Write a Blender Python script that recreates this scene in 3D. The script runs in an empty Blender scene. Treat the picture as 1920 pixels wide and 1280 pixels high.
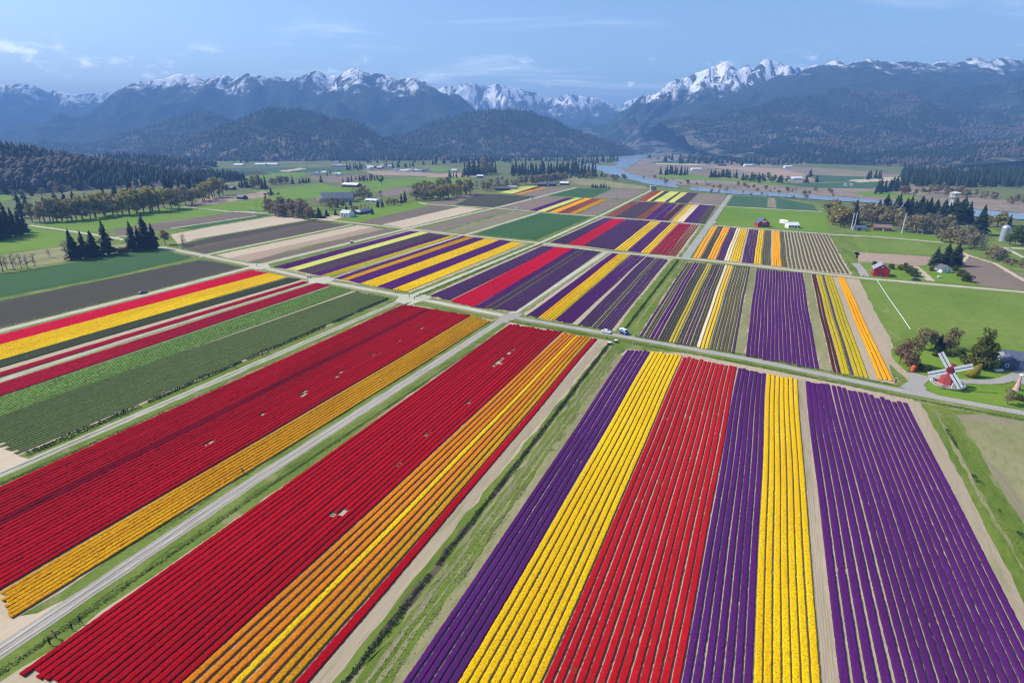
import bpy, bmesh, math, random
import numpy as np
from mathutils import Vector, Matrix

# ------------------------------------------------------------------ camera, sky, sun, exposure
S = bpy.context.scene
F = 1050.0                      # focal length in photo pixels (1920 wide)
CAMH = 80.0
HORIZON = 262.0
PITCH = math.atan((640 - HORIZON) / F)
SP, CP = math.sin(PITCH), math.cos(PITCH)
cam = bpy.data.cameras.new('camera')
cam.sensor_width = 36.0
cam.lens = F / 1920 * 36.0
cam.clip_start = 0.5
cam.clip_end = 60000
cam_o = bpy.data.objects.new('camera', cam)
S.collection.objects.link(cam_o)
cam_o.location = (0, 0, CAMH)
cam_o.rotation_euler = (math.pi / 2 - PITCH, 0, 0)
S.camera = cam_o

SUN_EL = math.radians(44)
SUN_DIR = Vector((-1.0, 0.27, 0)).normalized()          # horizontal direction towards the sun
SUN_VEC = Vector((SUN_DIR.x * math.cos(SUN_EL), SUN_DIR.y * math.cos(SUN_EL), math.sin(SUN_EL)))

W = bpy.data.worlds.new('World')
S.world = W
W.use_nodes = True
wn, wl = W.node_tree.nodes, W.node_tree.links
wn.clear()
w_out = wn.new('ShaderNodeOutputWorld')
w_bg = wn.new('ShaderNodeBackground')
w_bg.inputs['Strength'].default_value = 0.15
sky = wn.new('ShaderNodeTexSky')
sky.sky_type = 'NISHITA'
sky.sun_disc = False
sky.sun_elevation = SUN_EL
sky.sun_rotation = math.atan2(SUN_VEC.x, SUN_VEC.y)
sky.altitude = 50
sky.air_density = 1.0
sky.dust_density = 1.3
sky.ozone_density = 5.0
# thin high cloud: noise on a flat cloud deck (direction / height), everywhere alike
tc = wn.new('ShaderNodeTexCoord')
sep = wn.new('ShaderNodeSeparateXYZ')
wl.new(tc.outputs['Generated'], sep.inputs[0])
def wmath(op, a, b=None, clamp=False):
    n = wn.new('ShaderNodeMath'); n.operation = op; n.use_clamp = clamp
    for i, v in enumerate((a, b)):
        if v is None: continue
        if isinstance(v, (int, float)): n.inputs[i].default_value = v
        else: wl.new(v, n.inputs[i])
    return n.outputs[0]
def wmap(v, a, b, c, d):
    n = wn.new('ShaderNodeMapRange'); n.interpolation_type = 'SMOOTHSTEP'
    wl.new(v, n.inputs[0])
    for i, q in enumerate((a, b, c, d)): n.inputs[i + 1].default_value = q
    return n.outputs[0]
zc = wmath('MAXIMUM', sep.outputs[2], 0.0)
zd = wmath('ADD', zc, 0.05)
u = wmath('DIVIDE', sep.outputs[0], zd)
v = wmath('DIVIDE', sep.outputs[1], zd)
comb = wn.new('ShaderNodeCombineXYZ')
wl.new(wmath('MULTIPLY', u, 0.42), comb.inputs[0]); wl.new(wmath('MULTIPLY', v, 0.8), comb.inputs[1]); comb.inputs[2].default_value = 3.7
cn = wn.new('ShaderNodeTexNoise')
cn.inputs['Scale'].default_value = 0.85; cn.inputs['Detail'].default_value = 7; cn.inputs['Roughness'].default_value = 0.6; cn.inputs['Distortion'].default_value = 0.6
wl.new(comb.outputs[0], cn.inputs['Vector'])
cirrus = wmath('MULTIPLY', wmap(cn.outputs[0], 0.52, 0.86, 0.0, 0.4), wmap(sep.outputs[2], 0.12, 0.22, 1.3, 0.3))
# small heaped clouds low over the mountains
cv = wn.new('ShaderNodeCombineXYZ')
az = wmath('ARCTAN2', sep.outputs[0], sep.outputs[1])
wl.new(wmath('MULTIPLY', az, 11.0), cv.inputs[0]); wl.new(wmath('MULTIPLY', sep.outputs[2], 26.0), cv.inputs[1]); cv.inputs[2].default_value = 1.3
cn2 = wn.new('ShaderNodeTexNoise')
cn2.inputs['Scale'].default_value = 1.0; cn2.inputs['Detail'].default_value = 6; cn2.inputs['Roughness'].default_value = 0.62
wl.new(cv.outputs[0], cn2.inputs['Vector'])
band = wmap(sep.outputs[2], 0.095, 0.135, 1.0, 0.0)
puff = wmath('MULTIPLY', wmap(cn2.outputs[0], 0.57, 0.70, 0.0, 0.6), band)
cover = wmath('MAXIMUM', cirrus, puff)
hz = wmath('MULTIPLY', cover, wmap(sep.outputs[2], -0.02, 0.02, 0.0, 1.0))
wm = wn.new('ShaderNodeMix'); wm.data_type = 'RGBA'
wl.new(hz, wm.inputs[0]); wl.new(sky.outputs[0], wm.inputs[6]); wm.inputs[7].default_value = (13.0, 13.2, 13.6, 1)
wl.new(wm.outputs[2], w_bg.inputs['Color'])
wl.new(w_bg.outputs[0], w_out.inputs['Surface'])

sun = bpy.data.lights.new('sun', 'SUN')
sun.energy = 4.4
sun.angle = math.radians(0.53)
sun.color = (1.0, 0.95, 0.86)
sun_o = bpy.data.objects.new('sun', sun)
S.collection.objects.link(sun_o)
sun_o.location = (-400, 100, 500)
sun_o.rotation_euler = SUN_VEC.to_track_quat('Z', 'Y').to_euler()

vs = S.view_settings
vs.view_transform = 'Standard'; vs.look = 'None'; vs.exposure = 0.40; vs.gamma = 1.0; vs.use_curve_mapping = False
S.cycles.max_bounces = 5
S.cycles.diffuse_bounces = 2
S.cycles.glossy_bounces = 2
S.cycles.transmission_bounces = 2
S.cycles.volume_bounces = 0
S.cycles.transparent_max_bounces = 6
S.cycles.caustics_reflective = False
S.cycles.caustics_refractive = False
S.cycles.use_denoising = True
S.cycles.filter_width = 1.2

HAZE_DENSITY = 1.7e-4
HAZE_COLOR = (0.25, 0.50, 1.0)

# ------------------------------------------------------------------ helpers
rnd = random.Random(7)
nrs = np.random.RandomState(11)
COL = S.collection

def ray(px, py):
    dx, dy = (px - 960) / F, (640 - py) / F
    return np.array([dx, CP + dy * SP, -SP + dy * CP])
def G(px, py):
    """point of the flat valley floor under a picture position"""
    d = ray(px, py); t = CAMH / -d[2]
    return np.array([d[0] * t, d[1] * t])
def P(px, py, Y):
    """point on the line of sight at Y metres ahead"""
    d = ray(px, py); t = Y / d[1]
    return np.array([d[0] * t, Y, CAMH + d[2] * t])
def top_h(px, base, top):
    g = G(px, base); d = ray(px, top); t = math.hypot(*g) / math.hypot(d[0], d[1])
    return CAMH + d[2] * t
def scale_at(px, py):
    d = ray(px, py); return CAMH / -d[2] / F     # metres per photo pixel

def za(x, y): return (400 + x / 4, 270 + y / 4)
def zb(x, y): return (800 + x / 4, 270 + y / 4)
def zc_(x, y): return (1200 + x / 5.333, 270 + y / 5.333)
def zd_(x, y): return (1180 + x / 3.692, 480 + y / 3.692)
def ze(x, y): return (860 + x / 4.571, 480 + y / 4.571)
def zg(x, y): return (1280 + x / 2.206, 700 + y / 2.206)
def zh(x, y): return (560 + x / 3, 860 + y / 3)
def zr(x, y): return (1520 + x / 4.8, 300 + y / 4.8)
def zw(x, y): return (1600 + x / 3.766, 460 + y / 3.766)
def zl(x, y): return (x / 4, 240 + y / 4)
def z4(x, y): return (400 + x / 3.84, 480 + y / 3.84)
def z3(x, y): return (x / 3.048, 480 + y / 3.048)

ROW_ANG = math.radians(24.0)       # rows run this much to the right of straight ahead
ROW = np.array([math.sin(ROW_ANG), math.cos(ROW_ANG)])

def tag(o, label=None, cat=None, group=None, kind=None):
    if label: o['label'] = label
    if cat: o['category'] = cat
    if group: o['group'] = group
    if kind: o['kind'] = kind
    return o
def link(o, parent=None):
    COL.objects.link(o)
    if parent is not None: o.parent = parent
    return o
def empty(name, loc=(0, 0, 0), rz=0.0):
    o = bpy.data.objects.new(name, None)
    o.empty_display_size = 0.5
    o.location = loc; o.rotation_euler = (0, 0, rz)
    return link(o)

def mesh_np(name, verts, quads=None, tris=None, mats=(), midx=None, smooth=False):
    """fast mesh from arrays"""
    me = bpy.data.meshes.new(name)
    verts = np.asarray(verts, np.float32).reshape(-1, 3)
    loops = []; starts = []; n = 0
    if quads is not None and len(quads):
        q = np.asarray(quads, np.int32).reshape(-1, 4)
        loops.append(q.ravel()); starts.append(n + np.arange(len(q)) * 4); n += q.size
    if tris is not None and len(tris):
        t = np.asarray(tris, np.int32).reshape(-1, 3)
        loops.append(t.ravel()); starts.append(n + np.arange(len(t)) * 3); n += t.size
    loops = np.concatenate(loops); starts = np.concatenate(starts)
    me.vertices.add(len(verts)); me.vertices.foreach_set('co', verts.ravel())
    me.loops.add(len(loops)); me.loops.foreach_set('vertex_index', loops.astype(np.int32))
    me.polygons.add(len(starts)); me.polygons.foreach_set('loop_start', starts.astype(np.int32))
    for m in mats: me.materials.append(m)
    if midx is not None: me.polygons.foreach_set('material_index', np.asarray(midx, np.int32))
    if smooth: me.polygons.foreach_set('use_smooth', np.ones(len(starts), bool))
    me.update(calc_edges=True); me.validate()
    return me
def obj(name, me, parent=None):
    return link(bpy.data.objects.new(name, me), parent)

class MB:
    def __init__(self): self.v = []; self.f = []; self.m = []
    def add(self, vs, fs, m=0):
        o = len(self.v); self.v += [tuple(map(float, p)) for p in vs]
        for f in fs: self.f.append([i + o for i in f]); self.m.append(m)
        return self
    def box(self, c, s, rz=0.0, m=0):
        hx, hy, hz_ = s[0] / 2, s[1] / 2, s[2] / 2; ca, sa = math.cos(rz), math.sin(rz)
        vs = []
        for z in (-hz_, hz_):
            for x, y in ((-hx, -hy), (hx, -hy), (hx, hy), (-hx, hy)):
                vs.append((c[0] + x * ca - y * sa, c[1] + x * sa + y * ca, c[2] + z))
        return self.add(vs, [(3, 2, 1, 0), (4, 5, 6, 7), (0, 1, 5, 4), (1, 2, 6, 5), (2, 3, 7, 6), (3, 0, 4, 7)], m)
    def tube(self, p0, p1, r0, r1=None, n=8, m=0, caps=True):
        r1 = r0 if r1 is None else r1
        p0, p1 = Vector(p0), Vector(p1); d = (p1 - p0).normalized()
        a = d.orthogonal().normalized(); b = d.cross(a)
        vs = []
        for p, r in ((p0, r0), (p1, r1)):
            for i in range(n):
                t = 2 * math.pi * i / n; vs.append(p + a * (r * math.cos(t)) + b * (r * math.sin(t)))
        fs = [(i, (i + 1) % n, n + (i + 1) % n, n + i) for i in range(n)]
        if caps: fs += [tuple(range(n - 1, -1, -1)), tuple(range(n, 2 * n))]
        return self.add(vs, fs, m)
    def lathe(self, prof, n=16, c=(0, 0, 0), m=0, rot=0.0):
        vs = []
        for r, z in prof:
            for i in range(n):
                t = 2 * math.pi * i / n + rot; vs.append((c[0] + r * math.cos(t), c[1] + r * math.sin(t), c[2] + z))
        fs = []
        for k in range(len(prof) - 1):
            for i in range(n): fs.append((k * n + i, k * n + (i + 1) % n, (k + 1) * n + (i + 1) % n, (k + 1) * n + i))
        fs += [tuple(range(n - 1, -1, -1)), tuple(range((len(prof) - 1) * n, len(prof) * n))]
        return self.add(vs, fs, m)
    def extrude_xz(self, poly, y0, y1, m=0):
        n = len(poly)
        vs = [(x, y0, z) for x, z in poly] + [(x, y1, z) for x, z in poly]
        fs = [tuple(range(n)), tuple(range(2 * n - 1, n - 1, -1))] + [(i, n + i, n + (i + 1) % n, (i + 1) % n) for i in range(n)]
        return self.add(vs, fs, m)
    def mesh(self, name, mats):
        me = bpy.data.meshes.new(name); me.from_pydata(self.v, [], self.f)
        for q in (mats if isinstance(mats, (list, tuple)) else [mats]): me.materials.append(q)
        if any(self.m): me.polygons.foreach_set('material_index', self.m)
        me.update(); return me
    def build(self, name, mats, parent=None, bevel=0.0):
        o = obj(name, self.mesh(name, mats), parent)
        if bevel:
            b = o.modifiers.new('bevel', 'BEVEL'); b.width = bevel; b.segments = 1; b.limit_method = 'ANGLE'
        return o

# gradient noise on arrays
_perm = np.random.RandomState(5).permutation(512)
_perm = np.concatenate([_perm, _perm])
_gr = np.random.RandomState(6).uniform(0, 2 * np.pi, 512)
_gx, _gy = np.cos(_gr), np.sin(_gr)
def noise2(x, y):
    x = np.asarray(x, float); y = np.asarray(y, float)
    xi = np.floor(x).astype(int); yi = np.floor(y).astype(int)
    xf = x - xi; yf = y - yi
    def g(a, b, fx, fy):
        h = _perm[(_perm[(xi + a) & 511] + yi + b) & 511]
        return _gx[h] * fx + _gy[h] * fy
    u_ = xf * xf * xf * (xf * (xf * 6 - 15) + 10); v_ = yf * yf * yf * (yf * (yf * 6 - 15) + 10)
    a = g(0, 0, xf, yf); b = g(1, 0, xf - 1, yf); c = g(0, 1, xf, yf - 1); d = g(1, 1, xf - 1, yf - 1)
    return ((a * (1 - u_) + b * u_) * (1 - v_) + (c * (1 - u_) + d * u_) * v_) * 1.5
def fbm(x, y, octv=5, gain=0.5):
    s = 0; a = 1; t = 0
    for i in range(octv):
        s = s + a * noise2(x * 2 ** i + 17.3 * i, y * 2 ** i - 9.1 * i); t += a; a *= gain
    return s / t
def ridged(x, y, octv=5, gain=0.55):
    s = 0; a = 1; t = 0
    for i in range(octv):
        s = s + a * (1 - np.abs(noise2(x * 2 ** i + 31.7 * i, y * 2 ** i + 4.4 * i)) * 1.6); t += a; a *= gain
    return s / t

# ------------------------------------------------------------------ materials
def newmat(name, rough=0.95, spec=0.1):
    m = bpy.data.materials.new(name); m.use_nodes = True
    nt = m.node_tree; b = nt.nodes['Principled BSDF']
    b.inputs['Roughness'].default_value = rough
    b.inputs['Specular IOR Level'].default_value = spec
    return m, nt, b
def c4(c): return (c[0], c[1], c[2], 1.0)
def coords(nt, rot=True, stretch=(1, 1, 1), src='Position'):
    g = nt.nodes.new('ShaderNodeNewGeometry')
    mp = nt.nodes.new('ShaderNodeMapping')
    nt.links.new(g.outputs['Position'], mp.inputs['Vector'])
    if rot:
        r = nt.nodes.new('ShaderNodeVectorRotate'); r.rotation_type = 'Z_AXIS'; r.inputs['Angle'].default_value = ROW_ANG
        nt.links.new(g.outputs['Position'], r.inputs['Vector']); nt.links.new(r.outputs[0], mp.inputs['Vector'])
    mp.inputs['Scale'].default_value = stretch
    return mp.outputs[0]
def noise_n(nt, vec, scale, detail=4, rough=0.6, dist=0.0):
    n = nt.nodes.new('ShaderNodeTexNoise'); n.inputs['Scale'].default_value = scale
    n.inputs['Detail'].default_value = detail; n.inputs['Roughness'].default_value = rough; n.inputs['Distortion'].default_value = dist
    nt.links.new(vec, n.inputs['Vector']); return n.outputs[0]
def ramp(nt, fac, stops):
    r = nt.nodes.new('ShaderNodeValToRGB'); nt.links.new(fac, r.inputs[0])
    el = r.color_ramp.elements
    while len(el) < len(stops): el.new(0.5)
    for e, (p, c) in zip(el, stops): e.position = p; e.color = c4(c)
    return r.outputs[0]
def mixc(nt, fac, a, b, mode='MIX'):
    n = nt.nodes.new('ShaderNodeMix'); n.data_type = 'RGBA'; n.blend_type = mode
    for i, q in ((0, fac), (6, a), (7, b)):
        if isinstance(q, (int, float)): n.inputs[i].default_value = q
        elif isinstance(q, tuple): n.inputs[i].default_value = c4(q)
        else: nt.links.new(q, n.inputs[i])
    return n.outputs[2]
def maprange(nt, v, a, b, c=0.0, d=1.0, smooth=True):
    n = nt.nodes.new('ShaderNodeMapRange'); n.interpolation_type = 'SMOOTHSTEP' if smooth else 'LINEAR'
    nt.links.new(v, n.inputs[0])
    for i, q in enumerate((a, b, c, d)): n.inputs[i + 1].default_value = q
    return n.outputs[0]
def nmath(nt, op, a, b=None):
    n = nt.nodes.new('ShaderNodeMath'); n.operation = op
    for i, q in enumerate((a, b)):
        if q is None: continue
        if isinstance(q, (int, float)): n.inputs[i].default_value = q
        else: nt.links.new(q, n.inputs[i])
    return n.outputs[0]
def bump(nt, b, h, dist, strength=0.6):
    n = nt.nodes.new('ShaderNodeBump'); n.inputs['Distance'].default_value = dist; n.inputs['Strength'].default_value = strength
    nt.links.new(h, n.inputs['Height']); nt.links.new(n.outputs[0], b.inputs['Normal'])
def sc(c, k): return (c[0] * k, c[1] * k, c[2] * k)
def lerp3(a, b, t): return tuple(a[i] * (1 - t) + b[i] * t for i in range(3))

def m_ground(name, base, dark, light, big=0.012, fine=0.35, stretch=(1, 1, 1), lines=0.0, line_col=None, line_w=1.6, fleck=None):
    """soil or grass: broad blotches, fine grain, optional drill lines along the rows"""
    m, nt, b = newmat(name)
    v_ = coords(nt, True, stretch)
    n1 = noise_n(nt, v_, big, 5, 0.6, 0.4); n2 = noise_n(nt, v_, fine, 5, 0.7)
    s = nmath(nt, 'ADD', nmath(nt, 'MULTIPLY', n1, 0.55), nmath(nt, 'MULTIPLY', n2, 0.45))
    c = ramp(nt, s, [(0.34, dark), (0.5, base), (0.66, light)])
    if lines:
        w = coords(nt, True)
        wv = nt.nodes.new('ShaderNodeTexWave'); wv.bands_direction = 'X'; wv.inputs['Scale'].default_value = math.pi / 10 / line_w * 2
        wv.inputs['Distortion'].default_value = 0.5; wv.inputs['Detail'].default_value = 1; wv.inputs['Detail Scale'].default_value = 0.1
        nt.links.new(w, wv.inputs['Vector'])
        c = mixc(nt, nmath(nt, 'MULTIPLY', maprange(nt, wv.outputs['Fac'], 0.45, 0.8), lines), c, line_col)
    if fleck:
        col, sca, lo, amt = fleck
        n3 = noise_n(nt, v_, sca, 4, 0.65)
        c = mixc(nt, nmath(nt, 'MULTIPLY', maprange(nt, n3, lo, lo + 0.12), amt), c, col)
    nt.links.new(c, b.inputs['Base Color'])
    bump(nt, b, n2, 0.25, 0.5)
    return m

def m_flower(name, col, alt=None, leaf=(0.045, 0.075, 0.022), alt_amt=0.5, leaf_amt=0.25, zl=0.22, spread=0.25):
    """a bed of flowers: leaf green low down, blooms above, blooms of uneven tone with leaves showing between them"""
    m, nt, b = newmat(name, 0.95, 0.02)
    v_ = coords(nt, True, (1, 1, 1))
    vs_ = coords(nt, True, (1, 0.12, 1))
    fine = noise_n(nt, v_, 2.1, 3, 0.8)
    mid = noise_n(nt, vs_, 0.55, 3, 0.6)
    big = noise_n(nt, coords(nt, True, (1, 0.25, 1)), 0.03, 3, 0.6)
    alt = alt or sc(col, 0.75)
    c = mixc(nt, maprange(nt, fine, 0.5 - spread / 2, 0.5 + spread / 2), sc(col, 0.82), tuple(min(1, q * 1.12) for q in col))
    c = mixc(nt, nmath(nt, 'MULTIPLY', maprange(nt, mid, 0.42, 0.62), alt_amt), c, alt)
    c = mixc(nt, nmath(nt, 'MULTIPLY', maprange(nt, big, 0.44, 0.62), 0.5), c, sc(alt, 0.85))
    f2 = noise_n(nt, v_, 2.9, 2, 0.85)
    c = mixc(nt, nmath(nt, 'MULTIPLY', maprange(nt, f2, 0.50, 0.62), leaf_amt), c, leaf)
    g = nt.nodes.new('ShaderNodeNewGeometry'); sp_ = nt.nodes.new('ShaderNodeSeparateXYZ'); nt.links.new(g.outputs['Position'], sp_.inputs[0])
    z = nmath(nt, 'ADD', sp_.outputs[2], nmath(nt, 'MULTIPLY', nmath(nt, 'SUBTRACT', fine, 0.5), 0.3))
    c = mixc(nt, maprange(nt, z, zl - 0.05, zl + 0.07), leaf, c)
    nt.links.new(c, b.inputs['Base Color'])
    bump(nt, b, fine, 0.25, 0.7)
    return m

def m_plain(name, col, rough=0.7, spec=0.3, var=0.12, scale=1.2, metallic=0.0):
    m, nt, b = newmat(name, rough, spec)
    n = noise_n(nt, coords(nt, False), scale, 4, 0.65)
    c = ramp(nt, n, [(0.3, sc(col, 1 - var)), (0.7, tuple(min(1, q * (1 + var)) for q in col))])
    nt.links.new(c, b.inputs['Base Color']); b.inputs['Metallic'].default_value = metallic
    return m

def m_leaf(name, cols, island=True, scale=0.35, rough=0.75):
    """foliage: each clump takes its own tone"""
    m, nt, b = newmat(name, rough, 0.2)
    g = nt.nodes.new('ShaderNodeNewGeometry')
    n = noise_n(nt, coords(nt, False), scale, 3, 0.6)
    f = nmath(nt, 'ADD', nmath(nt, 'MULTIPLY', g.outputs['Random Per Island'], 0.7), nmath(nt, 'MULTIPLY', n, 0.3))
    k = len(cols)
    c = ramp(nt, f, [((i + 0.5) / k, q) for i, q in enumerate(cols)])
    nt.links.new(c, b.inputs['Base Color'])
    tr = nt.nodes.new('ShaderNodeBsdfTranslucent'); nt.links.new(c, tr.inputs['Color'])
    mx = nt.nodes.new('ShaderNodeMixShader'); mx.inputs[0].default_value = 0.35
    nt.links.new(b.outputs[0], mx.inputs[1]); nt.links.new(tr.outputs[0], mx.inputs[2])
    nt.links.new(mx.outputs[0], nt.nodes['Material Output'].inputs['Surface'])
    return m

def m_roof(name, col, rough=0.55):
    m, nt, b = newmat(name, rough, 0.4)
    v_ = coords(nt, True, (1, 1, 1))
    wv = nt.nodes.new('ShaderNodeTexWave'); wv.bands_direction = 'Y'; wv.inputs['Scale'].default_value = 0.7
    nt.links.new(v_, wv.inputs['Vector'])
    n = noise_n(nt, v_, 0.8, 4, 0.6)
    c = ramp(nt, n, [(0.3, sc(col, 0.8)), (0.7, sc(col, 1.15))])
    c = mixc(nt, nmath(nt, 'MULTIPLY', maprange(nt, wv.outputs['Fac'], 0.8, 1.0), 0.25), c, sc(col, 0.6))
    nt.links.new(c, b.inputs['Base Color']); return m

TAN = (0.42, 0.335, 0.225)
MT = {}
MT['ground'] = m_ground('valley_grass', (0.13, 0.15, 0.05), (0.085, 0.115, 0.032), (0.20, 0.19, 0.085), 0.006, 0.15, fleck=((0.26, 0.21, 0.13), 0.004, 0.56, 0.6))
MT['grass'] = m_ground('verge_grass', (0.13, 0.18, 0.028), (0.08, 0.125, 0.018), (0.20, 0.23, 0.06), 0.06, 0.9, fleck=((0.28, 0.25, 0.13), 0.09, 0.54, 0.6))
MT['ditch_grass'] = m_ground('ditch_grass', (0.125, 0.175, 0.024), (0.075, 0.12, 0.016), (0.185, 0.22, 0.05), 0.09, 0.9, (1, 0.3, 1), fleck=((0.26, 0.235, 0.11), 0.14, 0.55, 0.45))
MT['dry_grass'] = m_ground('dry_grass', (0.235, 0.225, 0.10), (0.16, 0.175, 0.06), (0.33, 0.285, 0.16), 0.05, 0.8, (1, 0.3, 1))
MT['meadow'] = m_ground('meadow_grass', (0.135, 0.225, 0.018), (0.105, 0.185, 0.013), (0.17, 0.25, 0.032), 0.012, 0.4)
MT['pasture'] = m_ground('pasture_grass', (0.14, 0.205, 0.028), (0.095, 0.16, 0.02), (0.195, 0.235, 0.055), 0.03, 0.5, (1, 0.5, 1), fleck=((0.30, 0.27, 0.16), 0.045, 0.60, 0.55))
MT['lawn'] = m_ground('lawn_grass', (0.135, 0.225, 0.018), (0.09, 0.17, 0.012), (0.185, 0.25, 0.035), 0.05, 0.6)
MT['tan'] = m_ground('tan_soil', TAN, sc(TAN, 0.82), sc(TAN, 1.15), 0.02, 0.8, (1, 0.25, 1), 0.18, sc(TAN, 0.72), 1.7)
MT['rutted'] = m_ground('rutted_soil', sc(TAN, 0.92), sc(TAN, 0.75), sc(TAN, 1.1), 0.05, 0.9, (1, 0.12, 1), 0.55, sc(TAN, 0.6), 0.9, fleck=((0.20, 0.21, 0.09), 0.3, 0.56, 0.6))
MT['light_tan'] = m_ground('pale_dry_soil', (0.50, 0.40, 0.275), (0.43, 0.34, 0.235), (0.56, 0.45, 0.32), 0.015, 0.5, (1, 0.2, 1), 0.15, (0.38, 0.30, 0.21), 2.2)
MT['pink_tan'] = m_ground('pinkish_soil', (0.36, 0.255, 0.18), (0.30, 0.215, 0.15), (0.41, 0.295, 0.215), 0.02, 0.5, (1, 0.25, 1), 0.15, (0.27, 0.195, 0.14), 2.2)
MT['brown'] = m_ground('brown_soil', (0.165, 0.125, 0.09), (0.13, 0.098, 0.07), (0.21, 0.16, 0.12), 0.02, 0.6, (1, 0.2, 1), 0.25, (0.12, 0.09, 0.068), 1.8)
MT['dark_brown'] = m_ground('dark_plum_soil', (0.105, 0.076, 0.058), (0.08, 0.058, 0.045), (0.135, 0.10, 0.076), 0.02, 0.6, (1, 0.2, 1), 0.25, (0.07, 0.055, 0.05), 1.8)
MT['dark_grey'] = m_ground('dark_grey_soil', (0.064, 0.057, 0.036), (0.049, 0.045, 0.029), (0.084, 0.075, 0.048), 0.02, 0.6, (1, 0.2, 1), 0.3, (0.04, 0.042, 0.032), 1.8)
MT['mauve'] = m_ground('mauve_soil', (0.215, 0.16, 0.118), (0.175, 0.132, 0.095), (0.255, 0.195, 0.145), 0.02, 0.6, (1, 0.2, 1), 0.2, (0.15, 0.115, 0.10), 1.8)
MT['olive_soil'] = m_ground('olive_stubble', (0.235, 0.205, 0.12), (0.18, 0.165, 0.085), (0.29, 0.245, 0.16), 0.03, 0.6, (1, 0.3, 1), 0.3, (0.17, 0.16, 0.075), 2.0)
MT['crop_green'] = m_ground('deep_green_crop', (0.042, 0.105, 0.028), (0.032, 0.085, 0.022), (0.055, 0.125, 0.034), 0.02, 0.5, (1, 0.2, 1), 0.3, (0.028, 0.075, 0.02), 1.8)
MT['crop_blue'] = m_ground('blue_green_crop', (0.055, 0.115, 0.052), (0.042, 0.095, 0.042), (0.07, 0.13, 0.06), 0.02, 0.5, (1, 0.2, 1), 0.2, (0.04, 0.09, 0.04), 1.8)
MT['gravel'] = m_ground('gravel_lane', (0.335, 0.295, 0.24), (0.27, 0.235, 0.19), (0.39, 0.35, 0.29), 0.05, 1.5)
MT['pale_lane'] = m_ground('pale_grassy_lane', (0.46, 0.44, 0.32), (0.37, 0.37, 0.25), (0.53, 0.50, 0.39), 0.06, 1.2)
MT['track'] = m_ground('worn_wheel_track', (0.43, 0.395, 0.335), (0.35, 0.32, 0.27), (0.48, 0.445, 0.385), 0.2, 1.5, (1, 0.3, 1))
MT['asphalt'] = m_ground('grey_asphalt', (0.33, 0.31, 0.275), (0.285, 0.27, 0.24), (0.38, 0.355, 0.315), 0.05, 1.5)
MT['mudflat'] = m_ground('river_bank_soil', (0.25, 0.195, 0.145), (0.17, 0.14, 0.10), (0.33, 0.265, 0.20), 0.01, 0.1, (1, 1, 1), fleck=((0.12, 0.13, 0.06), 0.012, 0.52, 0.7))

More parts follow.
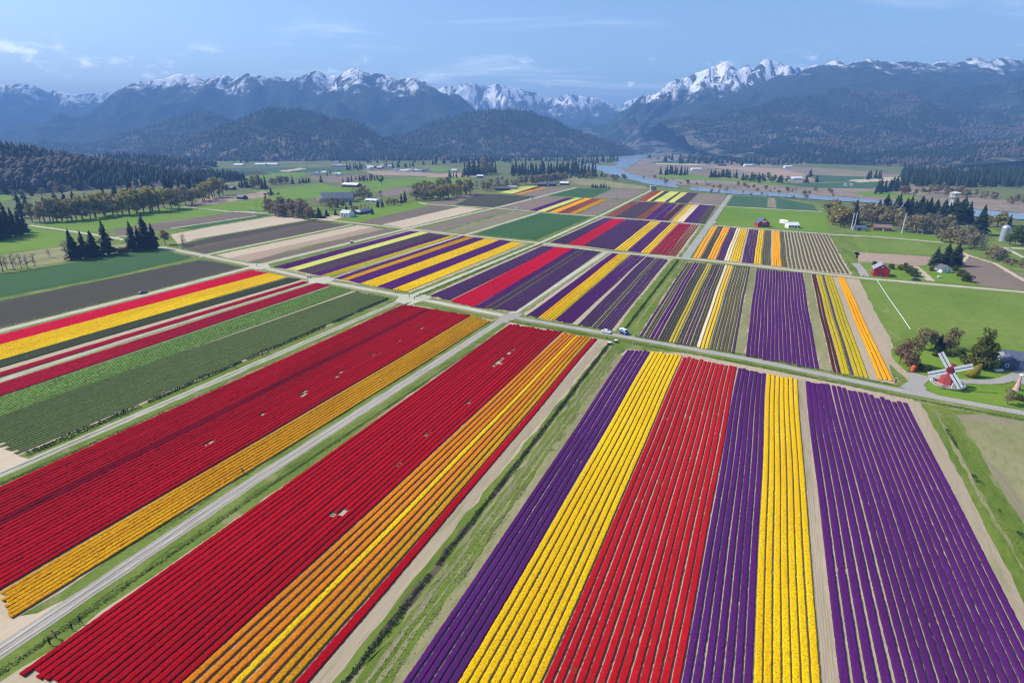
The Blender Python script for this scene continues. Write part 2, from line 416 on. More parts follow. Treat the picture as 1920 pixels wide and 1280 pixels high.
FL = {
 'red': m_flower('red_tulips', (0.39, 0.002, 0.011), (0.30, 0.002, 0.008), leaf_amt=0.12),
 'deep_red': m_flower('deep_red_tulips', (0.33, 0.002, 0.010), (0.25, 0.002, 0.008), leaf_amt=0.12),
 'dark_red': m_flower('dark_red_tulips', (0.17, 0.0018, 0.010), (0.12, 0.0018, 0.010), leaf_amt=0.12),
 'scarlet': m_flower('scarlet_tulips', (0.46, 0.008, 0.014), (0.36, 0.006, 0.010), leaf_amt=0.15),
 'pink_red': m_flower('pink_red_tulips', (0.60, 0.003, 0.030), (0.53, 0.003, 0.026), leaf_amt=0.05),
 'crimson': m_flower('crimson_tulips', (0.34, 0.004, 0.022), (0.27, 0.004, 0.02), leaf_amt=0.12),
 'yellow': m_flower('yellow_tulips', (0.86, 0.54, 0.002), (0.74, 0.40, 0.002), leaf=(0.20, 0.15, 0.015), leaf_amt=0.6),
 'olive_yellow': m_flower('olive_yellow_tulips', (0.55, 0.40, 0.008), (0.42, 0.33, 0.01), leaf=(0.13, 0.13, 0.02), leaf_amt=0.4),
 'gold': m_flower('golden_tulips', (0.62, 0.30, 0.004), (0.50, 0.19, 0.004), leaf=(0.13, 0.075, 0.012), leaf_amt=0.65),
 'orange': m_flower('orange_tulips', (0.68, 0.22, 0.008), (0.58, 0.16, 0.006), leaf=(0.15, 0.085, 0.012), leaf_amt=0.6),
 'amber': m_flower('amber_tulips', (0.95, 0.38, 0.002), (0.86, 0.31, 0.002), leaf_amt=0.05),
 'purple': m_flower('purple_tulips', (0.094, 0.015, 0.128), (0.074, 0.014, 0.096), leaf=(0.03, 0.03, 0.03), leaf_amt=0.2),
 'dull_purple': m_flower('dull_purple_tulips', (0.092, 0.030, 0.112), (0.074, 0.032, 0.072), leaf=(0.04, 0.045, 0.03), leaf_amt=0.3),
 'plum': m_flower('plum_tulips', (0.095, 0.05, 0.074), (0.078, 0.047, 0.056), leaf=(0.045, 0.045, 0.03), leaf_amt=0.3),
 'pale_yellow': m_flower('pale_yellow_tulips', (0.72, 0.68, 0.16), (0.62, 0.62, 0.13), leaf_amt=0.1),
 'cream': m_flower('cream_tulips', (0.80, 0.66, 0.38), (0.72, 0.55, 0.28), leaf_amt=0.1),
 'rust': m_flower('rust_tulips', (0.26, 0.075, 0.035), (0.20, 0.055, 0.03), leaf_amt=0.15),
 'brick_red': m_flower('brick_red_tulips', (0.38, 0.065, 0.025), (0.32, 0.05, 0.02), leaf_amt=0.1),
 'maroon': m_flower('maroon_tulips', (0.09, 0.02, 0.022), (0.07, 0.018, 0.02), leaf_amt=0.15),
 'olive': m_flower('unopened_tulip_leaves', (0.125, 0.115, 0.05), (0.105, 0.085, 0.05), leaf=(0.08, 0.08, 0.03), leaf_amt=0.3),
 'brown_green': m_flower('cut_tulip_stems', (0.085, 0.07, 0.045), (0.07, 0.055, 0.04), leaf=(0.05, 0.06, 0.025), leaf_amt=0.3),
 'leaf_green': m_flower('green_tulip_leaves', (0.105, 0.145, 0.045), (0.09, 0.122, 0.04), leaf=(0.075, 0.09, 0.03), leaf_amt=0.3),
 'light_leaf': m_flower('light_green_leaves', (0.21, 0.36, 0.075), (0.17, 0.30, 0.06), leaf=(0.08, 0.11, 0.03), leaf_amt=0.3, zl=0.26),
 'dark_leaf': m_flower('dark_green_leaves', (0.055, 0.066, 0.03), (0.045, 0.055, 0.026), leaf=(0.035, 0.045, 0.018), leaf_amt=0.3),
}
# ------------------------------------------------------------------ ground, lanes, fields without flowers
def edge_pts(pts, step, jit, closed=True, seed=1):
    """walk a ground polygon in short uneven steps"""
    rs = np.random.RandomState(seed); out = []
    n = len(pts)
    for i in range(n if closed else n - 1):
        a, b = np.array(pts[i]), np.array(pts[(i + 1) % n]); L = np.linalg.norm(b - a)
        k = int(max(1, min(160, L / step))); d = (b - a) / max(L, 1e-6); nrm = np.array([-d[1], d[0]])
        for j in range(k):
            q = a + (b - a) * j / k
            if j: q = q + nrm * rs.normal(0, jit)
            out.append(q)
    if not closed: out.append(np.array(pts[-1]))
    return out
_seed = [100]
def patch(name, px, mat, z, jit=0.35, step=4.0, kind='structure', world=False):
    _seed[0] += 1
    pts = [np.array(p) for p in px] if world else [G(*p) for p in px]
    far = max(np.linalg.norm(p) for p in pts)
    q = edge_pts(pts, max(step, far / 150), jit * max(1, far / 500), True, _seed[0])
    me = bpy.data.meshes.new(name)
    me.from_pydata([(p[0], p[1], z) for p in q], [], [list(range(len(q)))])
    me.materials.append(MT[mat] if isinstance(mat, str) else mat)
    me.update()
    if me.polygons[0].normal.z < 0: me.flip_normals()
    return tag(obj(name, me), kind=kind)
def smooth_line(pts, rounds=2):
    for _ in range(rounds):
        q = [pts[0]]
        for a, b in zip(pts[:-1], pts[1:]): q += [a * 0.75 + b * 0.25, a * 0.25 + b * 0.75]
        pts = q + [pts[-1]]
    return pts
def lane(name, px, width, mat, z, jit=0.12, curve=False, kind='structure', w_end=None, ext=0.0, offs=0.0):
    """a strip of even width along a line on the ground"""
    _seed[0] += 1; rs = np.random.RandomState(_seed[0])
    pts = [G(*p) for p in px]
    if curve: pts = smooth_line(pts, 3)
    if ext:
        d = pts[0] - pts[1]; pts[0] = pts[0] + d / np.linalg.norm(d) * ext
    out = []
    for a, b in zip(pts[:-1], pts[1:]):
        L = np.linalg.norm(b - a); k = int(max(1, min(120, L / 3.5)))
        out += [a + (b - a) * j / k for j in range(k)]
    out.append(pts[-1]); out = np.array(out)
    d = np.gradient(out, axis=0); d /= np.linalg.norm(d, axis=1)[:, None]; nr = np.stack([-d[:, 1], d[:, 0]], 1)
    n = len(out); t = np.linspace(0, 1, n)
    if offs: out = out + nr * (offs + 0.06 * np.sin(np.arange(n) * 0.37))[:, None]
    w = (width + ((w_end or width) - width) * t) / 2
    l = out + nr * (w + rs.normal(0, jit, n))[:, None]; r = out - nr * (w + rs.normal(0, jit, n))[:, None]
    v = np.concatenate([np.c_[l, np.full(n, z)], np.c_[r, np.full(n, z)]])
    i = np.arange(n - 1)
    q = np.stack([n + i, n + i + 1, i + 1, i], 1)
    return tag(obj(name, mesh_np(name, v, q, mats=[MT[mat] if isinstance(mat, str) else mat])), kind=kind)

# valley floor: finer near the camera, out to behind the mountains
xs = np.array([-12000, -8000, -5000, -3000, -1800, -1000, -600, -300, 0, 300, 600, 1000, 1800, 3000, 5000, 8000, 12000], float)
ys = np.array([-1500, -600, -200, 0, 100, 200, 350, 500, 700, 1000, 1400, 2000, 2800, 4000, 6000, 9000, 11800], float)
gx, gy = np.meshgrid(xs, ys); nx, ny = len(xs), len(ys)
idx = np.arange(nx * ny).reshape(ny, nx)
gq = np.stack([idx[:-1, :-1], idx[:-1, 1:], idx[1:, 1:], idx[1:, :-1]], -1).reshape(-1, 4)
tag(obj('ground', mesh_np('ground', np.stack([gx.ravel(), gy.ravel(), np.zeros(nx * ny)], 1), gq, mats=[MT['ground']])), kind='structure')

# --- broad grass under the farmland
patch('grassland', [(-700, 1700), (-1500, 900), (-900, 560), (-200, 470), (300, 420), (620, 385), (900, 360), (1230, 352), (1400, 362), (1560, 385), (1620, 430), (2300, 470), (2700, 900), (2600, 1700)], 'grass', 0.03)

Z1, Z2, Z3, Z4 = 0.06, 0.09, 0.12, 0.15
# left meadows and fields
patch('meadow', [zl(230, 720), zl(850, 640), zl(1350, 590), zl(1760, 632), zl(1200, 700), zl(1180, 715), zl(800, 760), zl(620, 790)], 'meadow', Z1)
patch('meadow', [zl(-300, 880), zl(0, 850), zl(220, 735), zl(500, 785), zl(480, 880), zl(0, 940), zl(-300, 960)], 'meadow', Z1)
patch('rough_field', [zl(860, 760), zl(1180, 720), zl(1760, 632), zl(1920, 640), zl(1920, 655), zl(1290, 750), zl(1180, 770), zl(870, 810)], 'brown', Z1 + .02)
patch('rough_field', [zl(-300, 1000), zl(250, 920), zl(500, 890), zl(990, 870), zl(1000, 930), zl(560, 995), zl(200, 1040), zl(-300, 1100)], 'dry_grass', Z1)
patch('crop_field', [zl(-400, 1330), zl(0, 1100), zl(560, 1005), zl(1040, 925), zl(1240, 918), zl(1450, 975), zl(800, 1120), z3(0, 238), z3(-400, 320)], 'crop_green', Z1 + .02)
patch('bare_field', [z3(-500, 370), z3(0, 258), zl(1500, 990), zl(1700, 1020), zl(1830, 1050), z3(0, 412), z3(-500, 560)], 'dark_grey', Z1 + .02)
# fields in the block between the two left cross lanes
patch('crop_field', [za(-160, 640), za(0, 612), za(440, 535), za(380, 527), za(0, 582), za(-300, 632)], 'crop_green', Z1 + .02)
patch('bare_field', [za(-270, 750), za(0, 690), za(690, 572), za(680, 560), za(470, 540), za(0, 618), za(-320, 680)], 'light_tan', Z1 + .02)
patch('bare_field', [za(-230, 790), za(0, 742), za(730, 590), za(940, 585), za(720, 575), za(0, 698), za(-250, 755)], 'dark_grey', Z1 + .04)
patch('bare_field', [za(-200, 850), za(0, 805), za(1000, 608), za(750, 580), za(0, 745), za(-230, 795)], 'dark_brown', Z1 + .03)
patch('bare_field', [za(20, 835), za(250, 890), za(600, 790), za(1290, 640), za(1080, 612)], 'pink_tan', Z1 + .02)
patch('bare_field', [za(20, 832), za(120, 858), za(1200, 622), za(1080, 610)], 'light_tan', Z1 + .04)
patch('bare_field', [za(245, 888), za(400, 890), za(500, 860), za(1400, 648), za(1295, 636)], 'brown', Z1 + .04)
patch('meadow', [za(940, 575), za(1060, 540), za(1230, 470), za(1560, 440), za(1700, 455), za(1460, 500), za(1160, 565), za(1070, 592)], 'meadow', Z1)
patch('bare_field', [za(1080, 590), za(1260, 605), za(1850, 475), za(1650, 455)], 'brown', Z1 + .02)
patch('bare_field', [za(1265, 605), za(1440, 630), za(1600, 590), zb(430, 487), zb(250, 470)], 'light_tan', Z1 + .03)
patch('bare_field', [za(1530, 645), za(1700, 658), zb(620, 500), zb(550, 492), zb(380, 525)], 'mauve', Z1 + .02)
patch('crop_field', [za(1730, 660), zb(260, 672), zb(340, 665), zb(800, 515), zb(650, 503)], 'olive_soil', Z1 + .02)
patch('crop_field', [zb(360, 678), zb(815, 722), zb(1235, 547), zb(830, 518)], 'crop_green', Z1 + .03)
patch('bare_field', [zb(0, 447), zb(190, 458), zb(370, 378), zb(530, 372), zb(330, 365)], 'mauve', Z1 + .02)
patch('bare_field', [zb(210, 458), zb(500, 476), zb(840, 395), zb(520, 377), zb(380, 379)], 'dark_grey', Z1 + .03)
patch('bare_field', [zb(540, 482), zb(765, 500), zb(1045, 405), zb(880, 393)], 'mauve', Z1 + .02)
patch('bare_field', [zb(1135, 525), zb(1275, 542), zb(1510, 427), zb(1375, 418)], 'mauve', Z1 + .02)
patch('bare_field', [zb(680, 380), zb(860, 392), zb(1110, 332), zb(900, 326)], 'mauve', Z1 + .02)
patch('crop_field', [zb(905, 387), zb(1240, 402), zb(1390, 338), zb(1120, 333)], 'crop_green', Z1 + .02)
patch('bare_field', [zb(1250, 405), zb(1530, 415), zb(1690, 345), zb(1395, 338)], 'mauve', Z1 + .02)
patch('bare_field', [zc_(490, 600), zc_(795, 612), zc_(860, 510), zc_(600, 493)], 'mauve', Z1 + .02)
patch('crop_field', [zc_(850, 618), zc_(1770, 668), zc_(1740, 610), zc_(1360, 540), zc_(905, 514)], 'crop_blue', Z1 + .02)
patch('crop_field', [zc_(1272, 633), zc_(1360, 640), zc_(1355, 542), zc_(1280, 535)], 'olive_soil', Z1 + .04)
patch('meadow', [zc_(720, 805), zc_(1895, 890), zc_(1850, 690), zc_(1820, 685), zc_(840, 630)], 'meadow', Z1 + .02)
# right side
patch('rough_field', [zr(380, 700), zr(1190, 745), zr(1100, 860), zr(430, 810)], 'pasture', Z1 + .02)
patch('bare_field', [zr(395, 830), zr(430, 915), zr(640, 925), zr(930, 960), zr(1060, 940), zr(1080, 870)], 'pink_tan', Z1 + .03)
patch('bare_field', [zr(1330, 820), zr(1430, 865), zr(1930, 1040), zr(2300, 1180), zr(2300, 1230), zr(1920, 1170), zr(1530, 1135), zr(1440, 1080), zr(1350, 960)], 'mauve', Z1 + .03)
patch('lawn', [zr(470, 940), zr(520, 1050), zr(1020, 1085), zr(1500, 1130), zr(1430, 1080), zr(1310, 990), zr(1050, 960), zr(700, 950)], 'lawn', Z1 + .02)
patch('lawn', [zr(380, 640), zr(420, 672), zr(1180, 735), zr(1120, 690), zr(720, 640)], 'meadow', Z1 + .02)
patch('pasture', [zw(45, 245), zw(165, 250), zw(1205, 340), zw(1900, 400), zw(1900, 800), zw(1030, 775), zw(700, 690), zw(420, 640), zw(290, 690), zw(180, 520)], 'pasture', Z1 + .02)
patch('lawn', [zw(300, 870), zw(250, 760), zw(420, 650), zw(760, 720), zw(1030, 860), zw(1150, 910), zw(1000, 955), zw(760, 945), zw(540, 930), zw(400, 880)], 'lawn', Z1 + .04)
patch('lawn', [zw(490, 985), zw(560, 950), zw(800, 960), zw(1205, 1000), zw(1500, 1000), zw(1500, 1180), zw(1205, 1155), zw(700, 1085), zw(560, 1045)], 'lawn', Z1 + .04)
patch('rough_field', [(1791, 777), (1840, 777), (1920, 790), (2200, 820), (2200, 1300), (2000, 1110), (1920, 985), (1850, 870)], 'olive_soil', Z1 + .03)
patch('rough_field', [(1797, 790), (1920, 797), (2150, 830), (2150, 1150), (1920, 945), (1870, 880)], 'dry_grass', Z1 + .05)

# --- ground under the flower beds (tan soil shows between the rows)
patch('field_soil', [(-500, 1152), (0, 913), (755, 568), (925, 600), (890, 622), (20, 1165), (-120, 1250), (-500, 1480)], 'tan', Z1 + .01)
patch('field_soil', [(-160, 1400), (43, 1250), (610, 855), (956, 604), (1145, 640), (965, 860), (610, 1277), (400, 1510)], 'tan', Z1 + .01)
patch('field_soil', [(560, 1560), (737, 1277), (1027, 860), (1150, 672), (1175, 655), (1300, 664), (1500, 705), (1640, 732), (1712, 748), (1735, 790), (1920, 1150), (2080, 1500)], 'tan', Z1 + .01)
patch('field_soil', [(798, 556), (1015, 458), (1132, 471), (985, 580), (968, 588)], 'tan', Z1 + .01)
patch('field_soil', [(980, 590), (1143, 473), (1262, 485), (1150, 628)], 'tan', Z1 + .01)
patch('field_soil', [(1192, 632), (1284, 490), (1612, 524), (1640, 583), (1674, 645), (1668, 690), (1682, 722), (1650, 722), (1400, 676)], 'tan', Z1 + .01)
patch('bare_strip', [zd_(722, 690), zd_(838, 78), zd_(885, 82), zd_(800, 705)], 'dry_grass', Z1 + .03)
patch('bare_strip', [zd_(1312, 790), zd_(1203, 118), zd_(1255, 125), zd_(1405, 805)], 'dry_grass', Z1 + .03)
patch('field_soil', [(1020, 456), (1130, 408), (1315, 421), (1275, 482)], 'tan', Z1 + .01)
patch('field_soil', [(1296, 485), (1332, 424), (1553, 439), (1598, 516)], 'tan', Z1 + .01)
patch('field_soil', [(1128, 408), (1180, 377), (1345, 386), (1325, 420)], 'mauve', Z1 + .01)
patch('field_soil', [(1194, 377), (1223, 357), (1318, 362), (1290, 381)], 'mauve', Z1 + .01)
patch('field_soil', [(510, 504), (768, 431), (860, 442), (625, 522)], 'tan', Z1 + .01)
patch('field_soil', [(625, 525), (868, 444), (990, 457), (775, 550), (760, 547)], 'tan', Z1 + .01)
patch('field_soil', [(-200, 702), (0, 640), (480, 506), (545, 520), (735, 561), (33, 855), (0, 845), (-200, 905)], 'tan', Z1 + .005)
patch('field_soil', [(985, 396), (1062, 371), (1148, 374), (1070, 402)], 'mauve', Z1 + .01)
patch('sand_patch', [(-60, 1145), (20, 1158), (70, 1150), (120, 1125), (80, 1160), (30, 1200), (-60, 1260)], 'light_tan', Z2 + .022)
patch('sand_patch', [(-40, 835), (10, 838), (36, 856), (60, 862), (20, 880), (-40, 905)], 'light_tan', Z2 + .022)
# tan headland strips with wheel marks
lane('headland', [(585, 1300), (942, 860), (1130, 640)], 3.4, 'rutted', Z2 + .01, 0.2, ext=30)
lane('headland', [(746, 1290), (1035, 860), (1163, 665)], 3.0, 'dry_grass', Z2 + .01, 0.25, ext=30)
lane('headland', [zg(600, 1290), zg(520, 560), zg(490, 25)], 2.6, 'rutted', Z2 + .01, 0.15, ext=30)
lane('headland', [zg(1500, 1220), zg(1412, 1045), zg(1180, 560), zg(1060, 320), zg(955, 115)], 3.6, 'rutted', Z2 + .01, 0.2, ext=20)

# ditch band between the two big foreground fields and its continuation beyond the lane
patch('ditch_bank', [(400, 1560), (610, 1277), (962, 860), (1135, 648), (1172, 655), (1025, 860), (735, 1277), (540, 1560)], 'ditch_grass', Z2)
patch('ditch_bank', [(1150, 628), (1185, 577), (1258, 488), (1290, 491), (1240, 560), (1196, 634)], 'ditch_grass', Z2)
patch('ditch_bank', [zg(985, 120), zg(1128, 165), zg(1230, 370), zg(1412, 640), zg(1600, 900), zg(1600, 1400), zg(1412, 990), zg(1130, 420)], 'ditch_grass', Z2 - .01)
patch('ditch_bank', [zr(205, 670), zr(375, 690), zr(440, 830), zr(400, 925), zr(450, 1040), zr(380, 1035)], 'ditch_grass', Z2)

lane('ditch_bed', [(590, 1357), (650, 1277), (977, 860), (1144, 643)], 1.3, 'dark_brown', Z3 - .005, 0.3)
lane('ditch_bed', [(668, 1277), (988, 860), (1149, 645)], 0.8, 'dry_grass', Z3 - .001, 0.35, ext=20)
lane('grass_track', [(688, 1277), (1000, 860), (1155, 652)], 0.7, 'olive_soil', Z3 + .001, 0.16, ext=20)
lane('grass_track', [(712, 1277), (1013, 860), (1161, 654)], 0.6, 'dry_grass', Z3 + .004, 0.2, ext=20)
lane('grass_track', [(1190, 612), (1280, 490)], 0.7, 'dry_grass', Z3 + .001, 0.16)
lane('grass_track', [zg(1440, 860), zg(1210, 470), zg(1050, 160)], 0.8, 'dry_grass', Z3 + .001, 0.25, ext=25)
# --- grass verges beside the lanes, then the lanes
C1 = [(300, 463), (480, 499), (597, 526), (768, 557), (954, 594), (1140, 626), (1400, 673), (1700, 735), (1920, 775), (2200, 822)]
C2 = [(380, 389), (495, 400), (762, 429), (868, 441), (1012, 456), (1135, 472), (1310, 487), (1610, 521), (1920, 548), (2200, 573)]
C3 = [(800, 383), (932, 391), (1007, 397), (1120, 406), (1200, 411), (1329, 422), (1560, 440), (1640, 444), (1770, 455)]
R1 = [(-60, 1262), (0, 1222), (470, 905), (935, 605), (985, 572), (1135, 474)]
R3 = [(-80, 925), (0, 890), (480, 682), (768, 557), (1012, 456), (1125, 405), (1225, 355)]
R4 = [(-60, 733), (0, 714), (300, 617), (597, 526), (612, 520), (872, 441), (1012, 398)]
R5 = [(-60, 637), (0, 621), (300, 546), (480, 499), (768, 428), (930, 390), (1080, 352)]
R6 = [(1284, 485), (1329, 422), (1369, 366)]
lane('verge', R1[:4], 8.0, 'grass', Z2 + .018, 0.5, ext=40)
lane('verge', R1[3:], 8.5, 'dry_grass', Z2 + .003, 0.3)
lane('verge', R3[:4], 9.0, 'grass', Z2 + .013, 0.5, ext=40)
lane('verge', R3[3:], 10.5, 'ditch_grass', Z2 + .001, 0.4)
lane('verge', C1[:5], 9.5, 'dry_grass', Z2 + .005, 0.3)
lane('verge', C1[4:], 9.0, 'grass', Z2 + .005, 0.4)
lane('verge', C2, 8.5, 'dry_grass', Z2 + .01, 0.4)
lane('verge', C3, 8.5, 'dry_grass', Z2 + .0075, 0.4)
lane('verge', R4, 7.5, 'dry_grass', Z2 + .015, 0.3)
lane('verge', R5, 9.0, 'dry_grass', Z2 + .0185, 0.4)
lane('verge', R6, 10.5, 'grass', Z2 + .021, 0.4)
lane('verge', [za(-100, 850), za(0, 825), za(1050, 605)], 9.0, 'ditch_grass', Z2 + .0245, 0.4)
lane('gravel_lane', R1[:4], 3.9, 'gravel', Z3, 0.1, ext=40)
lane('gravel_lane', R1[3:], 3.8, 'pale_lane', Z3 + .004, 0.1)
lane('gravel_lane', R3[:4], 3.4, 'pale_lane', Z3 + .008, 0.12, ext=40)
lane('gravel_lane', R3[3:], 3.8, 'pale_lane', Z3 + .012, 0.15)
lane('gravel_lane', C1[:5], 4.0, 'pale_lane', Z3 + .016, 0.12)
lane('gravel_lane', C1[4:], 4.0, 'asphalt', Z3 + .02, 0.08)
lane('gravel_lane', C2[:6], 3.8, 'pale_lane', Z3 + .024, 0.2)
lane('gravel_lane', C2[5:], 3.9, 'pale_lane', Z3 + .028, 0.2)
lane('gravel_lane', C3, 3.8, 'pale_lane', Z3 + .032, 0.2)
lane('gravel_lane', R4, 3.2, 'pale_lane', Z3 + .036, 0.15)
lane('gravel_lane', R5, 4.2, 'pale_lane', Z3 + .04, 0.2)
lane('gravel_lane', R6, 6.0, 'asphalt', Z3 + .044, 0.15)
lane('gravel_lane', [zc_(490, 590), zc_(840, 625), zc_(1830, 680)], 5.0, 'pale_lane', Z3 + .052, 0.3)
lane('gravel_lane', [za(-100, 848), za(0, 822), za(1040, 606)], 4.0, 'pale_lane', Z3 + .056, 0.2)
lane('gravel_lane', [za(-160, 720), za(0, 693), za(710, 572)], 3.0, 'dry_grass', Z3 + .048, 0.2)
lane('gravel_lane', [zl(1280, 755), zl(1920, 660)], 4.0, 'pale_lane', Z3 + .048, 0.2)
lane('gravel_lane', [zl(220, 730), zl(500, 770), zl(860, 825), zl(1250, 912), zl(1330, 915)], 4.5, 'pale_lane', Z3 + .03, 0.2)
lane('gravel_lane', [zl(860, 822), zl(1000, 800)], 3.0, 'pale_lane', Z3 + .034, 0.2)
lane('gravel_lane', [zl(1360, 588), zl(1700, 625), zl(1920, 638)], 5.0, 'pale_lane', Z3 + .03, 0.3)
lane('gravel_lane', [za(1540, 438), zb(0, 454)], 5, 'pale_lane', Z3 + .03, 0.3)
patch('crossing', [(940, 592), (958, 587), (984, 588), (968, 598), (950, 606), (928, 604)], 'gravel', Z4 + .055, 0.05)
patch('crossing', [(752, 553), (790, 551), (812, 558), (788, 566), (768, 573), (740, 566)], 'pale_lane', Z4 + .055, 0.05)
patch('crossing', [(582, 522), (612, 519), (630, 524), (604, 535), (578, 530)], 'pale_lane', Z4 + .055, 0.05)
patch('crossing', [(470, 495), (500, 494), (508, 502), (488, 506), (466, 504)], 'pale_lane', Z4 + .055, 0.05)
for of_ in (-0.85, 0.85):
    lane('wheel_track', R1[:4], 0.62, 'track', Z4 + .03, 0.09, ext=40, offs=of_)
    lane('wheel_track', R3[:4], 0.6, 'track', Z4 + .034, 0.10, ext=40, offs=of_)
    lane('wheel_track', C1[4:], 0.65, 'track', Z4 + .038, 0.08, offs=of_)
lane('grass_median', R3[:4], 0.35, 'dry_grass', Z4 + .042, 0.14, ext=40)
lane('grass_median', R4[:4], 0.4, 'dry_grass', Z4 + .046, 0.14)
# windmill lane and drives
lane('drive', [zw(240, 700), zw(236, 780), zw(300, 860), zw(420, 950), zw(470, 1010)], 1.6, 'tan', Z3 + .054, 0.15, True, w_end=4.5)
patch('forecourt', [zw(320, 1000), zw(390, 960), zw(380, 900), zw(440, 905), zw(560, 935), zw(495, 985), zw(520, 1030), zw(600, 1060), zw(430, 1040)], 'asphalt', Z3 + .058, 0.1)
lane('drive', [zw(520, 945), zw(760, 960), zw(980, 970), zw(1110, 940), zw(1205, 890), zw(1400, 860)], 4.0, 'asphalt', Z3 + .062, 0.1, True)
patch('forecourt', [zw(1060, 830), zw(1205, 860), zw(1500, 880), zw(1500, 980), zw(1205, 985), zw(1130, 960), zw(1160, 900)], 'asphalt', Z3 + .066, 0.1)
lane('drive', [zr(400, 930), zr(450, 980), zr(490, 1050)], 5.0, 'asphalt', Z3 + .05, 0.15)
lane('drive', [zr(930, 960), zr(1000, 1010), zr(1080, 1090)], 4.5, 'light_tan', Z3 + .05, 0.15)
lane('drive', [zr(1340, 820), zr(1420, 860), zr(1650, 930), zr(1930, 1090), zr(2200, 1250)], 3.0, 'light_tan', Z3 + .05, 0.3)
lane('drive', [zr(1420, 860), zr(1360, 920), zr(1350, 960)], 2.5, 'light_tan', Z3 + .054, 0.3)
lane('drive', [zr(1700, 790), zr(1930, 800), zr(2200, 830)], 6, 'pale_lane', Z3 + .05, 0.3)
lane('drive', [zr(1760, 800), zr(1920, 880)], 3, 'pale_lane', Z3 + .054, 0.3)
lane('drive', [zl(-100, 500), zl(150, 490), zl(330, 490)], 7, 'pale_lane', Z3 + .05, 0.5)
patch('forecourt', [za(700, 560), za(930, 535), za(960, 555), za(900, 572)], 'light_tan', Z3 + .06, 0.3)

